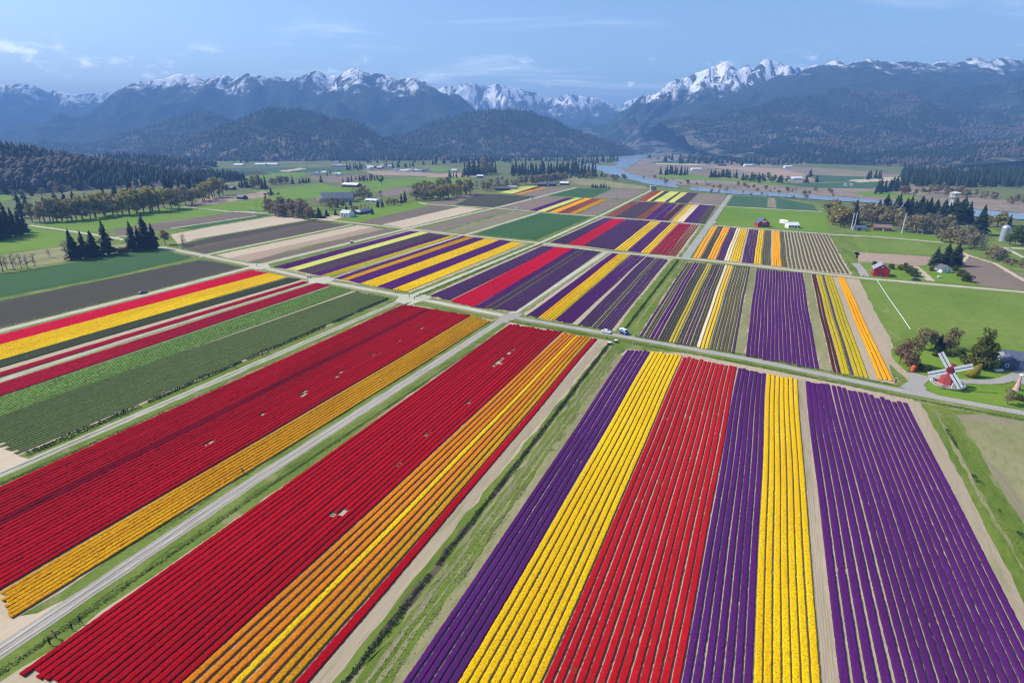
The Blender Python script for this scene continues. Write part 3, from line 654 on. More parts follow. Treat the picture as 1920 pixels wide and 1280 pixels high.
# --- pastures and fields towards the foot of the hills
far = [
 ('meadow', [za(-130, 480), za(0, 470), za(380, 400), za(760, 320), za(1080, 330), za(1380, 330), za(1200, 360), za(1050, 380), za(700, 410), za(430, 425), za(390, 500), za(0, 500)], 'meadow'),
 ('meadow', [za(240, 350), za(500, 340), za(800, 295), za(960, 330), za(700, 360), za(430, 380)], 'meadow'),
 ('bare_field', [za(-140, 440), za(-60, 395), za(180, 400), za(380, 375), za(420, 395), za(220, 420), za(0, 455)], 'pink_tan'),
 ('bare_field', [za(260, 395), za(360, 350), za(430, 370), za(400, 395)], 'pink_tan'),
 ('bare_field', [za(720, 260), za(960, 240), za(1180, 240), za(1240, 270), za(980, 300), za(830, 285)], 'mauve'),
 ('meadow', [za(1000, 290), za(1280, 260), za(1920, 240), zb(330, 270), zb(380, 300), za(1500, 310), za(1380, 330), za(1100, 320)], 'meadow'),
 ('bare_field', [za(1230, 360), za(1400, 325), za(1530, 330), za(1380, 385), za(1280, 400)], 'mauve'),
 ('bare_field', [za(1130, 205), za(1400, 200), za(1700, 225), za(1690, 245), za(1200, 232)], 'pink_tan'),
 ('meadow', [za(1400, 190), za(1690, 175), za(1900, 190), za(1700, 205)], 'meadow'),
 ('bare_field', [za(-400, 230), za(0, 210), za(350, 205), za(420, 225), za(150, 245), za(-300, 262)], 'dark_grey'),
 ('meadow', [za(100, 265), za(420, 228), za(680, 215), za(700, 240), za(300, 275)], 'meadow'),
 ('crop_field', [za(-280, 205), za(-60, 185), za(480, 175), za(900, 180), za(1120, 200), za(700, 215), za(300, 205), za(-200, 225)], 'crop_blue'),
 ('bare_field', [za(480, 205), za(660, 180), za(700, 185), za(560, 210)], 'light_tan'),
 ('rough_field', [za(0, 305), za(210, 265), za(220, 290), za(0, 320)], 'olive_soil'),
 ('meadow', [zl(0, 470), zl(100, 460), zl(150, 490), zl(0, 510), zl(-200, 510)], 'meadow'),
 ('meadow', [zl(-200, 520), zl(0, 510), zl(150, 495), zl(160, 530), zl(40, 550), zl(-200, 560)], 'meadow'),
 ('meadow', [zl(470, 450), zl(760, 425), zl(770, 450), zl(500, 475)], 'meadow'),
 ('bare_field', [zl(1440, 590), zl(1560, 520), zl(1770, 510), zl(1920, 490), zl(1920, 530), zl(1780, 545)], 'pink_tan'),
 ('meadow', [zl(1470, 600), zl(1800, 545), zl(1920, 535), zl(1920, 625), zl(1700, 620)], 'meadow'),
 ('bare_field', [zb(0, 230), zb(300, 215), zb(420, 250), zb(0, 252)], 'pink_tan'),
 ('rough_field', [zb(1050, 250), zb(1300, 270), zb(1640, 320), zb(1680, 345), zb(1380, 330), zb(1070, 300)], 'dry_grass'),
 # across the river
 ('river_flat', [zb(1440, 175), zb(1560, 110), zb(1920, 95), zc_(560, 150), zc_(1400, 220), zc_(2600, 300), (1920, 385), (2300, 410), (2300, 425), (1920, 402), zr(1560, 450), zr(600, 370), zr(300, 330), zc_(1900, 530), zc_(1200, 490), zc_(560, 440), zc_(360, 400), zc_(0, 330), zb(1460, 210)], 'mudflat'),
 ('meadow', [zc_(140, 320), zc_(400, 290), zc_(720, 340), zc_(1000, 350), zc_(1500, 390), zc_(1900, 420), zc_(1900, 450), zc_(1300, 410), zc_(980, 380), zc_(600, 355), zc_(200, 345)], 'meadow'),
 ('crop_field', [zc_(100, 185), zc_(400, 165), zc_(800, 200), zc_(560, 210), zc_(150, 200)], 'crop_blue'),
 ('bare_field', [zc_(150, 192), zc_(520, 198), zc_(760, 203), zc_(500, 212), zc_(160, 203)], 'light_tan'),
 ('bare_field', [zc_(520, 215), zc_(900, 225), zc_(1400, 250), zc_(1650, 290), zc_(1620, 350), zc_(1480, 350), zc_(1200, 290), zc_(760, 240)], 'pink_tan'),
 ('bare_field', [zc_(480, 280), zc_(720, 250), zc_(720, 300), zc_(500, 300)], 'mauve'),
 ('crop_field', [zr(60, 200), zr(0, 130), zr(500, 155), zr(700, 190), zr(560, 230), zr(350, 200)], 'crop_blue'),
 ('rough_field', [zr(-200, 105), zr(200, 105), zr(520, 130), zr(520, 155), zr(100, 140)], 'olive_soil'),
 ('rough_field', [zr(-300, 215), zr(350, 205), zr(700, 195), zr(560, 260), zr(0, 250)], 'crop_blue'),
 ('meadow', [zr(400, 285), zr(640, 290), zr(1000, 330), zr(900, 360), zr(460, 320)], 'meadow'),
 ('bare_field', [zr(330, 185), zr(740, 155), zr(1050, 185), zr(700, 190), zr(420, 205)], 'light_tan'),
 ('meadow', [zr(1560, 640), zr(1700, 620), zr(1700, 680), zr(1560, 690)], 'meadow'),
]
for k, (nm, pg, mt) in enumerate(far): patch(nm, pg, mt, 0.07 + 0.012 * k, 1.0)

# --- river
mw, nt, b = newmat('river_water', 0.16, 0.5)
b.inputs['Base Color'].default_value = (0.30, 0.39, 0.46, 1)
bump(nt, b, noise_n(nt, coords(nt, False, (1, 0.4, 1)), 0.25, 3, 0.6), 0.05, 0.2)
def river(px, z=0.7): return patch('river', px, mw, z, 0.7, 30)
river([zb(1110, 140), zb(1240, 160), zb(1420, 170), zb(1470, 200), zb(1620, 250), zb(1880, 300), zc_(360, 415), zc_(400, 440), zc_(300, 445), zb(1860, 330), zb(1640, 300), zb(1400, 240), zb(1300, 205), zb(1180, 165)])
river([(1153, 314), (1155, 305), (1160, 294), (1183, 289.5), (1210, 287), (1240, 285.3), (1275, 284), (1310, 283.5), (1310, 286.5), (1275, 288.3), (1240, 290), (1216, 293), (1203, 299), (1192, 305), (1178, 316)], 0.73)
river([zc_(480, 440), zc_(600, 445), zc_(860, 465), zc_(1200, 485), zc_(1500, 500), zc_(1900, 535), zr(200, 330), zr(590, 365), zr(1100, 440), zr(1560, 455), zr(1920, 490), zr(2300, 520), zr(2300, 590), zr(1920, 542), zr(1560, 518), zr(1000, 480), zr(580, 392), zr(200, 372), zc_(1920, 572), zc_(1500, 540), zc_(900, 502), zc_(520, 470)], 0.76)
patch('sandbar', [(1222, 296), (1250, 292), (1290, 290), (1300, 293), (1270, 296), (1235, 300)], 'mudflat', 0.8, 1.0, 30)
# ------------------------------------------------------------------ hills and mountains
class Ridge:
    """a crest line (picture positions at a distance) with slopes falling away from it"""
    def __init__(self, px, Y, width, power=1.15, drop=0.0, Yend=None):
        pts = []
        for i, (x, y) in enumerate(px):
            yy = Y if Yend is None else Y + (Yend - Y) * i / (len(px) - 1)
            p = P(x, y + drop, yy); p[1] += 60 * noise2(x / 90.0, 3.3)
            pts.append(p)
        self.p = np.array(pts); self.w = width; self.pow = power
    def height(self, x, y):
        best = np.full(x.shape, -1e9); crest = np.zeros(x.shape)
        for a, b in zip(self.p[:-1], self.p[1:]):
            d = b - a; L2 = d[0] ** 2 + d[1] ** 2
            t = np.clip(((x - a[0]) * d[0] + (y - a[1]) * d[1]) / L2, 0, 1)
            qx, qy = a[0] + t * d[0], a[1] + t * d[1]
            dist = np.hypot(x - qx, y - qy); h = a[2] + t * d[2]
            w = self.w * (0.35 + 0.65 * h / self.p[:, 2].max())
            f = np.clip(1 - dist / w, 0, 1) ** self.pow
            hh = h * f
            upd = hh > best
            best = np.where(upd, hh, best); crest = np.where(upd, f, crest)
        return best, crest
ZTOP = 100.0
def terrain(name, ridges, xr, yr, step, mat, warp=160, gully=0.35, gscale=900.0, rough=18.0, rscale=160.0, low=-6.0, keep=0.42, crag=0.0, hc=600.0):
    xs = np.arange(xr[0], xr[1] + step, step); ys = np.arange(yr[0], yr[1] + step, step)
    X, Y = np.meshgrid(xs, ys)
    def hf(X, Y):
        nwx = warp * fbm(X / 900, Y / 900 + 5, 3); nwy = warp * fbm(X / 900 + 50, Y / 900, 3)
        H = np.full(X.shape, 0.0); C = np.zeros(X.shape)
        for r in ridges:
            _, c0 = r.height(X, Y)
            k = np.clip((1 - c0) * 1.6, 0, 1)                 # the crest line itself stays where it was measured
            h, c = r.height(X + nwx * k, Y + nwy * k)
            C = np.where(h > H, c, C); H = np.maximum(H, h)
        g = ridged(X / gscale, Y / gscale, 3, 0.45)
        away = np.clip((1 - C) / keep, 0, 1)
        H = H * (1 - gully * away * np.clip(1.05 - g, 0, 1) * 1.6)
        H = H + (rough * fbm(X / rscale, Y / rscale, 4) + crag * (ridged(X / 210, Y / 210, 4, 0.6) - 0.62) * np.clip(H / hc - 0.2, 0, 1)) * np.clip(H / 60, 0, 1)
        return np.where(H < 1.0, low, H)
    H = hf(X, Y)
    ny, nx = X.shape; idx = np.arange(nx * ny).reshape(ny, nx)
    q = np.stack([idx[:-1, :-1], idx[:-1, 1:], idx[1:, 1:], idx[1:, :-1]], -1).reshape(-1, 4)
    keepq = (H.ravel()[q] > 0).any(1)
    q = q[keepq]
    used = np.unique(q); remap = np.zeros(nx * ny, np.int64); remap[used] = np.arange(len(used))
    v = np.stack([X.ravel(), Y.ravel(), H.ravel()], 1)[used]
    o = obj(name, mesh_np(name, v, remap[q], mats=[mat], smooth=True)); tag(o, kind='structure')
    global ZTOP; ZTOP = max(ZTOP, float(v[:, 2].max()))
    return hf

def m_mountain(name, snow_lo, snow_hi, forest=(0.022, 0.040, 0.028), brown_h=None, rock=(0.06, 0.062, 0.066), brown=(0.13, 0.108, 0.085), snow=0.92, steep=(0.25, 0.5)):
    m, nt, b = newmat(name, 0.95, 0.05)
    g = nt.nodes.new('ShaderNodeNewGeometry'); sp_ = nt.nodes.new('ShaderNodeSeparateXYZ'); nt.links.new(g.outputs['Position'], sp_.inputs[0])
    z = sp_.outputs[2]
    sn = nt.nodes.new('ShaderNodeSeparateXYZ'); nt.links.new(g.outputs['Normal'], sn.inputs[0])
    v_ = coords(nt, False)
    n1 = noise_n(nt, v_, 0.0035, 7, 0.65, 0.3); n2 = noise_n(nt, v_, 0.03, 4, 0.7); n3 = noise_n(nt, v_, 0.009, 6, 0.7, 0.5)
    c = ramp(nt, n2, [(0.3, sc(forest, 0.55)), (0.5, forest), (0.72, sc(forest, 1.7))])
    if brown_h:
        f = nmath(nt, 'MULTIPLY', maprange(nt, n3, 0.50, 0.60), maprange(nt, z, brown_h[0], brown_h[1], 1.0, 0.0))
        c = mixc(nt, f, c, mixc(nt, n2, brown, sc(brown, 1.7)))
    zz = nmath(nt, 'ADD', z, nmath(nt, 'MULTIPLY', nmath(nt, 'SUBTRACT', n1, 0.5), 620.0))
    c = mixc(nt, nmath(nt, 'MULTIPLY', maprange(nt, zz, snow_lo - 140, snow_hi), 0.6), c, rock)
    zs = nmath(nt, 'ADD', zz, nmath(nt, 'MULTIPLY', nmath(nt, 'SUBTRACT', n3, 0.5), 420.0))
    pt = noise_n(nt, coords(nt, False, (1, 0.45, 0.35)), 0.011, 6, 0.72, 0.8)
    s = nmath(nt, 'MULTIPLY', maprange(nt, zs, snow_lo, snow_hi), maprange(nt, sn.outputs[2], steep[0], steep[1]))
    s = nmath(nt, 'MULTIPLY', s, maprange(nt, pt, 0.44, 0.53))
    c = mixc(nt, s, c, (snow, snow, snow * 1.02))
    nt.links.new(c, b.inputs['Base Color'])
    bump(nt, b, n2, 14.0, 0.9)
    return m

MM_left = m_mountain('left_range', 460, 570)
MM_far = m_mountain('far_range', 370, 500, rock=(0.08, 0.08, 0.085), steep=(0.3, 0.5))
MM_right = m_mountain('right_range', 360, 500, brown_h=(60, 420))
MM_front = m_mountain('right_slope', 530, 640, brown_h=(60, 330), snow=0.8)
MM_hill = m_mountain('wooded_hills', 3000, 4000, forest=(0.026, 0.042, 0.022), brown_h=(10, 190))

terrain('mountain_range', [
    Ridge([(-700, 150), (-400, 165), (-200, 150), (-60, 170), (0, 161), (20, 158), (50, 158), (63, 157), (90, 168), (133, 177), (180, 192), (230, 215)], 6300, 1900),
    Ridge([(120, 245), (160, 213), (187, 187), (217, 170), (267, 152), (317, 142), (337, 137), (350, 143), (362, 138), (387, 150), (417, 143), (443, 145), (467, 135), (483, 137), (500, 142), (520, 143), (547, 145), (567, 148), (583, 137), (600, 132), (617, 140), (633, 138), (647, 130), (667, 127), (683, 138), (707, 137), (740, 147), (757, 147), (773, 143), (790, 150), (807, 160), (830, 168), (857, 177), (887, 197), (930, 222), (975, 252)], 5200, 1750),
    Ridge([(470, 140), (455, 180), (470, 205), (440, 225)], 5150, 850, Yend=4150),
    Ridge([(667, 130), (650, 170), (610, 195), (560, 230)], 5150, 950, Yend=4050),
    Ridge([(773, 145), (800, 185), (850, 225)], 5150, 850, Yend=4200),
    Ridge([(270, 155), (240, 190), (190, 230)], 5150, 850, Yend=4300),
], (-7600, 400), (3500, 7700), 26, MM_left, gully=0.5, gscale=620, rough=24, rscale=260, crag=24, hc=560)
terrain('far_mountains', [
    Ridge([(770, 190), (810, 170), (833, 162), (860, 158), (883, 151), (905, 162), (927, 157), (945, 160), (985, 168), (1020, 178), (1040, 183), (1065, 178), (1090, 180), (1120, 184), (1150, 193), (1165, 198), (1177, 188), (1190, 185), (1215, 178), (1260, 165), (1320, 165)], 7300, 1700),
    Ridge([(110, 185), (140, 175), (170, 172), (190, 174), (230, 175), (280, 170)], 7700, 1400),
    Ridge([(927, 160), (960, 190), (1010, 225)], 7250, 750, Yend=5800),
    Ridge([(1065, 180), (1095, 215), (1110, 245)], 7250, 750, Yend=5600),
], (-6200, 2900), (5300, 9100), 32, MM_far, gully=0.5, gscale=600, rough=26, rscale=260, crag=32, hc=560)
terrain('mountain_range', [
    Ridge([(1070, 262), (1110, 240), (1150, 208), (1180, 190), (1207, 177), (1220, 172), (1240, 170), (1257, 155), (1280, 146), (1300, 138), (1330, 125), (1347, 123), (1365, 115), (1377, 123), (1387, 127), (1400, 120), (1413, 122), (1430, 112), (1447, 115), (1465, 113), (1480, 125), (1513, 130), (1560, 135)], 5000, 1600),
    Ridge([(1365, 118), (1355, 160), (1330, 200), (1300, 240)], 4950, 750, Yend=3900),
    Ridge([(1280, 147), (1240, 190), (1200, 235)], 4950, 700, Yend=4100),
], (350, 3700), (3300, 6500), 22, MM_right, gully=0.55, gscale=560, rough=24, rscale=240, crag=32, hc=520)
hf_front = terrain('wooded_mountain', [
    Ridge([(1340, 245), (1380, 205), (1420, 170), (1447, 150), (1493, 133), (1527, 129), (1547, 123), (1567, 110), (1580, 120), (1603, 120), (1633, 107), (1647, 110), (1677, 123), (1687, 118), (1713, 113), (1743, 123), (1773, 112), (1797, 118), (1813, 112), (1830, 110), (1857, 115), (1880, 110), (1907, 113), (1930, 110), (2050, 120), (2250, 105), (2500, 130)], 4400, 2300, 1.0),
    Ridge([(1640, 125), (1560, 170), (1450, 225), (1390, 262)], 4050, 1100, 1.05, Yend=3000),
    Ridge([(1780, 140), (1720, 185), (1600, 245), (1540, 270)], 3800, 1200, 1.05, Yend=2500),
    Ridge([(1930, 133), (1900, 190), (1820, 250), (1760, 278)], 3600, 1300, 1.05, Yend=2200),
    Ridge([(2150, 130), (2080, 200), (2000, 260)], 3600, 1400, 1.05, Yend=2000),
], (900, 6600), (1750, 6300), 26, MM_front, gully=0.3, rough=30, rscale=200, crag=40, hc=520)
hf_hills = terrain('hills', [
    Ridge([(150, 275), (205, 266), (250, 243), (300, 227), (350, 208), (385, 203), (410, 211), (430, 228), (452, 246), (480, 275)], 3700, 620, 0.9, drop=4),
    Ridge([(-60, 276), (55, 266), (80, 262), (130, 268), (200, 266), (260, 272)], 3500, 420, 0.9, drop=4),
    Ridge([(435, 285), (455, 246), (480, 216), (510, 200), (560, 199), (590, 206), (620, 216), (650, 219), (670, 229), (690, 244), (740, 255), (790, 267), (830, 280)], 3000, 560, 0.8, drop=4),
    Ridge([(740, 262), (780, 240), (830, 220), (870, 207), (900, 203), (940, 202), (990, 203), (1010, 210), (1030, 230), (1055, 250), (1075, 267), (1100, 276), (1170, 284)], 3400, 600, 0.8, drop=4),
    Ridge([(560, 240), (600, 262), (680, 278), (800, 280)], 2700, 420, 0.9),
], (-4200, 1100), (2050, 4700), 22, MM_hill, gully=0.3, gscale=420, rough=14, rscale=130, keep=0.4)
hf_left = terrain('wooded_hill', [
    Ridge([(-500, 245), (-250, 255), (-80, 268), (0, 273), (35, 278), (60, 287), (90, 297), (130, 303), (180, 309), (230, 317), (280, 325), (330, 331)], 1100, 330, 0.8, Yend=1180),
    Ridge([(170, 300), (200, 296), (240, 294), (280, 297), (325, 306)], 1750, 170, 0.9),
], (-2100, -350), (700, 2000), 14, MM_hill, warp=40, gully=0.2, gscale=200, rough=5, rscale=60, low=-3, keep=0.5)

# ------------------------------------------------------------------ haze over the whole valley
def haze_box(x0, x1, y0, y1, z0, z1):
    mb = MB(); mb.box(((x0 + x1) / 2, (y0 + y1) / 2, (z0 + z1) / 2), (x1 - x0, y1 - y0, z1 - z0))
    m = bpy.data.materials.new('haze_air'); m.use_nodes = True; nt = m.node_tree; nt.nodes.clear()
    o = nt.nodes.new('ShaderNodeOutputMaterial'); v = nt.nodes.new('ShaderNodeVolumePrincipled')
    v.inputs['Color'].default_value = (*HAZE_COLOR, 1)
    v.inputs['Density'].default_value = HAZE_DENSITY
    v.inputs['Absorption Color'].default_value = (0.0, 0.0, 0.0, 1)
    v.inputs['Anisotropy'].default_value = 0.0
    nt.links.new(v.outputs[0], o.inputs['Volume'])
    ob = mb.build('haze', m); tag(ob, kind='stuff', label='blue valley haze lying over the fields and mountains', cat='haze')
    return ob
haze_box(-12100, 12100, -1600, 11900, -8.0, ZTOP + 15.0)
# ------------------------------------------------------------------ flower strips: a strip is a thing, its rows are parts
def row_geo(p0, p1, width, height, seg, rs, z0=0.055, holes=(), drift=0.0, gaps=True):
    """one raised bed of plants, uneven along its length"""
    L = np.linalg.norm(p1 - p0); n = int(max(2, min(900, L / seg)) + 1)
    t = np.linspace(0, 1, n)
    t[1:-1] += rs.uniform(-0.3, 0.3, n - 2) / n
    d = (p1 - p0) / L; nr = np.array([d[1], -d[0]])
    c = p0 + (p1 - p0) * t[:, None] + nr * (0.05 * np.sin(t * L / 17 + rs.uniform(0, 6)) + 0.16 * np.sin(t * L / 31 + drift) + 0.09 * np.sin(t * L / 12.3 + 2 * drift))[:, None]
    prof_u = np.array([-0.5, -0.47, -0.30, 0.0, 0.30, 0.47, 0.5]); prof_h = np.array([0.0, 0.94, 1.0, 1.0, 1.0, 0.94, 0.0])
    k = len(prof_u)
    hs = height * (1 + rs.normal(0, 0.05, n)); ws = width * (1 + rs.normal(0, 0.025, n))
    if gaps:
        for _ in range(rs.poisson(L / 90)):                     # thin spots where plants failed
            q0 = rs.uniform(0, 1); m = np.abs(t - q0) * L < rs.uniform(0.3, 1.1); hs[m] *= rs.uniform(0.72, 0.95); ws[m] *= rs.uniform(0.8, 0.95)
    for a, b in holes:
        m = (t > a) & (t < b) & (rs.rand(n) < 0.85); hs[m] = np.where(rs.rand(m.sum()) < 0.7, -0.1, height * rs.uniform(0.2, 0.7, m.sum()))
    U = prof_u[None, :] * ws[:, None] + rs.normal(0, 0.022 * width, (n, k)) * np.array([.5, 1, 1, 1, 1, 1, .5])
    Hh = prof_h[None, :] * (hs[:, None]) * (1 + rs.normal(0, 0.075, (n, k)))
    X = c[:, None, 0] + nr[0] * U; Y = c[:, None, 1] + nr[1] * U; Z = z0 + Hh
    v = np.stack([X, Y, Z], -1).reshape(-1, 3)
    i = np.arange(n - 1)[:, None] * k + np.arange(k - 1)[None, :]
    q = np.stack([i, i + 1, i + k + 1, i + k], -1).reshape(-1, 4)
    caps = np.array([[0, 3, 2, 1], [0, 5, 4, 3], [0, 6, 5, 5][:4]])[:2]
    e = (n - 1) * k
    caps2 = np.array([[e, e + 1, e + 2, e + 3], [e, e + 3, e + 4, e + 5]])
    return v, np.concatenate([q, caps, caps2])
ROWLOG = []
def strip(nl, nr_, fl, fr, n, flower, label, joined=False, fill=0.84, height=0.30, ext=0.0, mixrows=None, holes=None, group='flower strips', name='tulip_strip'):
    """rows from the near edge (nl..nr_) to the far edge (fl..fr); picture positions on the ground"""
    _seed[0] += 1; rs = np.random.RandomState(_seed[0])
    a, b, c, d = (G(*q) for q in (nl, nr_, fl, fr))
    if ext:
        a = a + (a - c) / np.linalg.norm(a - c) * ext; b = b + (b - d) / np.linalg.norm(b - d) * ext
    acr = np.array([math.cos(ROW_ANG), -math.sin(ROW_ANG)])
    width = 0.5 * (abs((b - a) @ acr) + abs((d - c) @ acr))
    if n is None: n = max(1, int(round(width / 1.46)))
    ROWLOG.append((label, round(width, 1), n, round(width / n, 2), round(np.linalg.norm((c + d - a - b) / 2))))
    sp_ = width / n
    mid = np.linalg.norm((a + b + c + d) / 4); drift = a[0] * 0.02
    w = sp_ * fill
    seg = min(6.0, max(0.36, mid * 0.003))
    if joined:
        V, Q = [], []; o = 0
        for i in range(n):
            t = (i + 0.5) / n
            v, q = row_geo(a + (b - a) * t, c + (d - c) * t, w, height, seg * 1.3, rs, drift=drift, gaps=False)
            V.append(v); Q.append(q + o); o += len(v)
        ob = obj(name, mesh_np(name, np.concatenate(V), np.concatenate(Q), mats=[FL[flower]]))
        tag(ob, label, 'flower strip', group); return ob
    root = empty(name, (*((a + b + c + d) / 4), 0))
    inv = -np.array([*((a + b + c + d) / 4), 0])
    tag(root, label, 'flower strip', group)
    for i in range(n):
        t = (i + 0.5) / n
        hl = (holes or {}).get(i, ())
        v, q = row_geo(a + (b - a) * t + ROW * rs.normal(0, 0.5), c + (d - c) * t + ROW * rs.normal(0, 0.5), w, height, seg, rs, holes=hl, drift=drift)
        f = mixrows(i, n) if mixrows else flower
        obj('flower_row', mesh_np('flower_row', v + inv, q, mats=[FL[f]]), root)
    return root

# foreground left: red field and golden strip beside the gravel lane
def red_mix(i, n):
    u = i / n
    return 'dark_red' if (0.34 < u < 0.44) else ('deep_red' if i % 4 or 0.28 < u < 0.5 else 'red')
hl = {}
for k in range(7): hl[19] = hl.get(19, ()) + ((0.36 + 0.085 * k, 0.372 + 0.085 * k),)
hl[20] = ((0.52, 0.535), (0.60, 0.607), (0.71, 0.72))
A_l0, A_l1 = (-420, 1105.8), (755, 572)
A_m0, A_m1 = (-420, 1353.5), (884, 592)
strip(A_l0, A_m0, A_l1, A_m1, None, 'deep_red', 'wide deep red tulip field with a dark band, left of the golden strip', mixrows=red_mix, holes=hl, height=0.4)
strip((0, 1113), (22, 1162), (886, 592), (921, 603), 8, 'gold', 'golden tulip strip along the left edge of the gravel lane, ending at a sand patch', fill=0.77, height=0.4)
# second red field with the orange strip
strip((40, 1263), (275, 1345), (956, 609), (1055, 623), None, 'red', 'red tulip field with a bare sandy scar, right of the gravel lane', mixrows=lambda i, n: 'red' if i % 3 else 'deep_red',
      holes={9: ((0.74, 0.80), (0.82, 0.86)), 10: ((0.765, 0.775),), 12: ((0.255, 0.262), (0.46, 0.475)), 13: ((0.26, 0.28), (0.37, 0.385), (0.58, 0.59))}, height=0.4)
strip((320, 1303), (535, 1302), (1057, 624), (1111, 635), 9, 'orange', 'orange and golden tulip strip with one bright yellow row, beside the ditch field', mixrows=lambda i, n: 'yellow' if i == 4 else ('gold' if i > 6 else 'orange'), ext=10, fill=0.74, height=0.4)
strip((535, 1302), (562, 1302), (1111, 635), (1120, 638), 1, 'red', 'single red tulip row on the edge of the orange strip by the ditch', ext=10)
# foreground right
strip((757, 1277), (860, 1277), (1176, 657), (1221, 659), 6, 'purple', 'purple tulip strip between the grassy ditch and the tall yellow strip', fill=0.79, height=0.28, ext=14)
strip((860, 1277), (1017, 1277), (1222, 660), (1280, 668), 8, 'yellow', 'long bright yellow tulip strip of eight rows between purple and red', fill=0.83, height=0.34, ext=14)
strip((1017, 1277), (1275, 1277), (1281, 669), (1383, 690), 13, 'scarlet', 'scarlet tulip strip between two yellow strips in the near field', fill=0.79, height=0.28, ext=14)
strip((1275, 1277), (1409, 1279), (1384, 690), (1437, 702), 7, 'purple', 'narrow purple tulip strip between the scarlet and the second yellow strip', fill=0.79, height=0.28, ext=14)
strip((1409, 1279), (1536, 1279), (1438, 702), (1496, 712), 7, 'yellow', 'yellow tulip strip of seven rows beside a bare olive gap', fill=0.83, height=0.34, ext=14)
strip((1568, 1280), (1700, 1280), (1510, 715), (1556, 722), 5, 'purple', 'purple tulip rows just right of the bare olive gap in the near field', fill=0.79, height=0.28, ext=14)
strip((1700, 1280), (1967, 1280), (1558, 723), (1704, 760), 14, 'purple', 'broad purple tulip block at the right edge of the near field', fill=0.79, height=0.28, ext=14)
# left block beyond the hedge lane
strip((0, 629), (0, 647), (470, 507), (504, 512), None, 'pink_red', 'pinkish red tulip strip beside the dark ploughed field', True, 0.95, ext=60)
strip((0, 647), (0, 676), (504, 512), (538, 520), None, 'yellow', 'broad yellow tulip strip just below the pinkish red strip', True, 0.95, ext=60)
strip((0, 676), (0, 690), (540, 521), (566, 524), None, 'dark_leaf', 'dark green strip of unopened tulips under the left yellow strip', True, 0.95, ext=60)
strip((0, 699), (0, 708), (568, 528), (580, 530), 3, 'crimson', 'thin crimson tulip strip above the pale cart track', True, 0.9, ext=60)
strip((0, 720), (0, 744), (593, 531), (620, 535), None, 'crimson', 'crimson tulip strip between the pale cart track and light green rows', True, 0.9, ext=60)
strip((0, 745), (0, 782), (622, 536), (663, 545), 13, 'light_leaf', 'light green leafy rows between crimson tulips and dark green rows', False, 0.76, 0.22, ext=60, name='leafy_strip')
strip((-40, 795), (33, 852), (666, 547), (733, 560), 19, 'leaf_green', 'dark green leafy rows above the hedge lane', False, 0.86, 0.20, name='leafy_strip')
# block K and L: long strips beyond the first cross lane
J = True
def A_(x, y): return za(x, y)
strip(A_(450, 925), A_(545, 938), A_(1470, 655), A_(1540, 660), None, 'purple', 'purple tulip strip beside the pale far strip, nearest the tractor lane', J, 0.93)
strip(A_(550, 940), A_(628, 951), A_(1548, 661), A_(1615, 668), None, 'pale_yellow', 'pale lemon tulip strip between purple and dull plum strips', J, 0.93)
strip(A_(630, 952), A_(745, 978), A_(1618, 669), A_(1735, 684), None, 'plum', 'dull plum strip right of the pale lemon strip', J, 0.93)
strip(A_(748, 979), A_(803, 988), A_(1738, 684), A_(1780, 688), None, 'purple', 'thin purple strip beside an olive yellow strip', J, 0.93)
strip(A_(806, 989), A_(885, 996), A_(1782, 688), A_(1826, 691), None, 'olive_yellow', 'olive yellow tulip strip along a pale cart track', J, 0.93)
strip(A_(915, 1010), A_(958, 1016), zb(270, 690), zb(300, 695), None, 'purple', 'thin purple strip at the left of the gold and purple striped field', J, 0.93)
strip(A_(962, 1017), A_(1012, 1024), zb(302, 695), zb(360, 702), None, 'gold', 'thin golden strip in the gold and purple striped field', J, 0.93)
strip(A_(1015, 1025), A_(1102, 1048), zb(362, 703), zb(438, 711), None, 'purple', 'purple strip between thin gold and broad yellow in the striped field', J, 0.93)
strip(A_(1105, 1049), A_(1232, 1071), zb(440, 712), zb(552, 721), None, 'yellow', 'broad yellow strip in the middle of the striped field', J, 0.93)
strip(A_(1235, 1072), A_(1340, 1091), zb(555, 722), zb(637, 735), None, 'purple', 'purple strip between the two broad yellow strips of the striped field', J, 0.93)
strip(A_(1345, 1093), A_(1448, 1110), zb(640, 736), zb(735, 745), None, 'yellow', 'broad yellow strip at the right edge of the striped field', J, 0.93)
# block E1, E2
strip((806, 555), (843, 564), zb(872, 765), zb(968, 775), None, 'dull_purple', 'dull purple tulip block left of the crimson ribbon', False, 0.78)
strip((844, 565), (889, 576), zb(970, 775), zb(1100, 786), None, 'pink_red', 'crimson ribbon of tulips between two dull purple blocks', False, 0.82)
strip((890, 576), (968, 584), zb(1102, 786), zb(1308, 810), None, 'dull_purple', 'dull purple tulip block right of the crimson ribbon', False, 0.75, mixrows=lambda i, n: 'purple' if i < 3 else ('olive' if i in (4, 7) else 'dull_purple'))
strip(ze(582, 510), ze(678, 529), zb(1390, 822), zb(1438, 826), 5, 'purple', 'purple rows left of the yellow rows above the main crossing', False, 0.75)
strip(ze(680, 530), ze(820, 555), zb(1440, 826), zb(1530, 832), 6, 'yellow', 'yellow tulip rows among purple above the main crossing', False, 0.8, mixrows=lambda i, n: 'amber' if i == 0 else ('olive_yellow' if i == 5 else 'yellow'))
strip(ze(822, 556), ze(965, 582), zb(1532, 833), zb(1640, 846), 6, 'purple', 'purple rows right of the yellow rows above the main crossing', False, 0.76)
strip(ze(1015, 592), ze(1130, 612), zb(1645, 848), zb(1715, 855), 5, 'dull_purple', 'dull purple rows between two green gaps near the parked cars', False, 0.74)
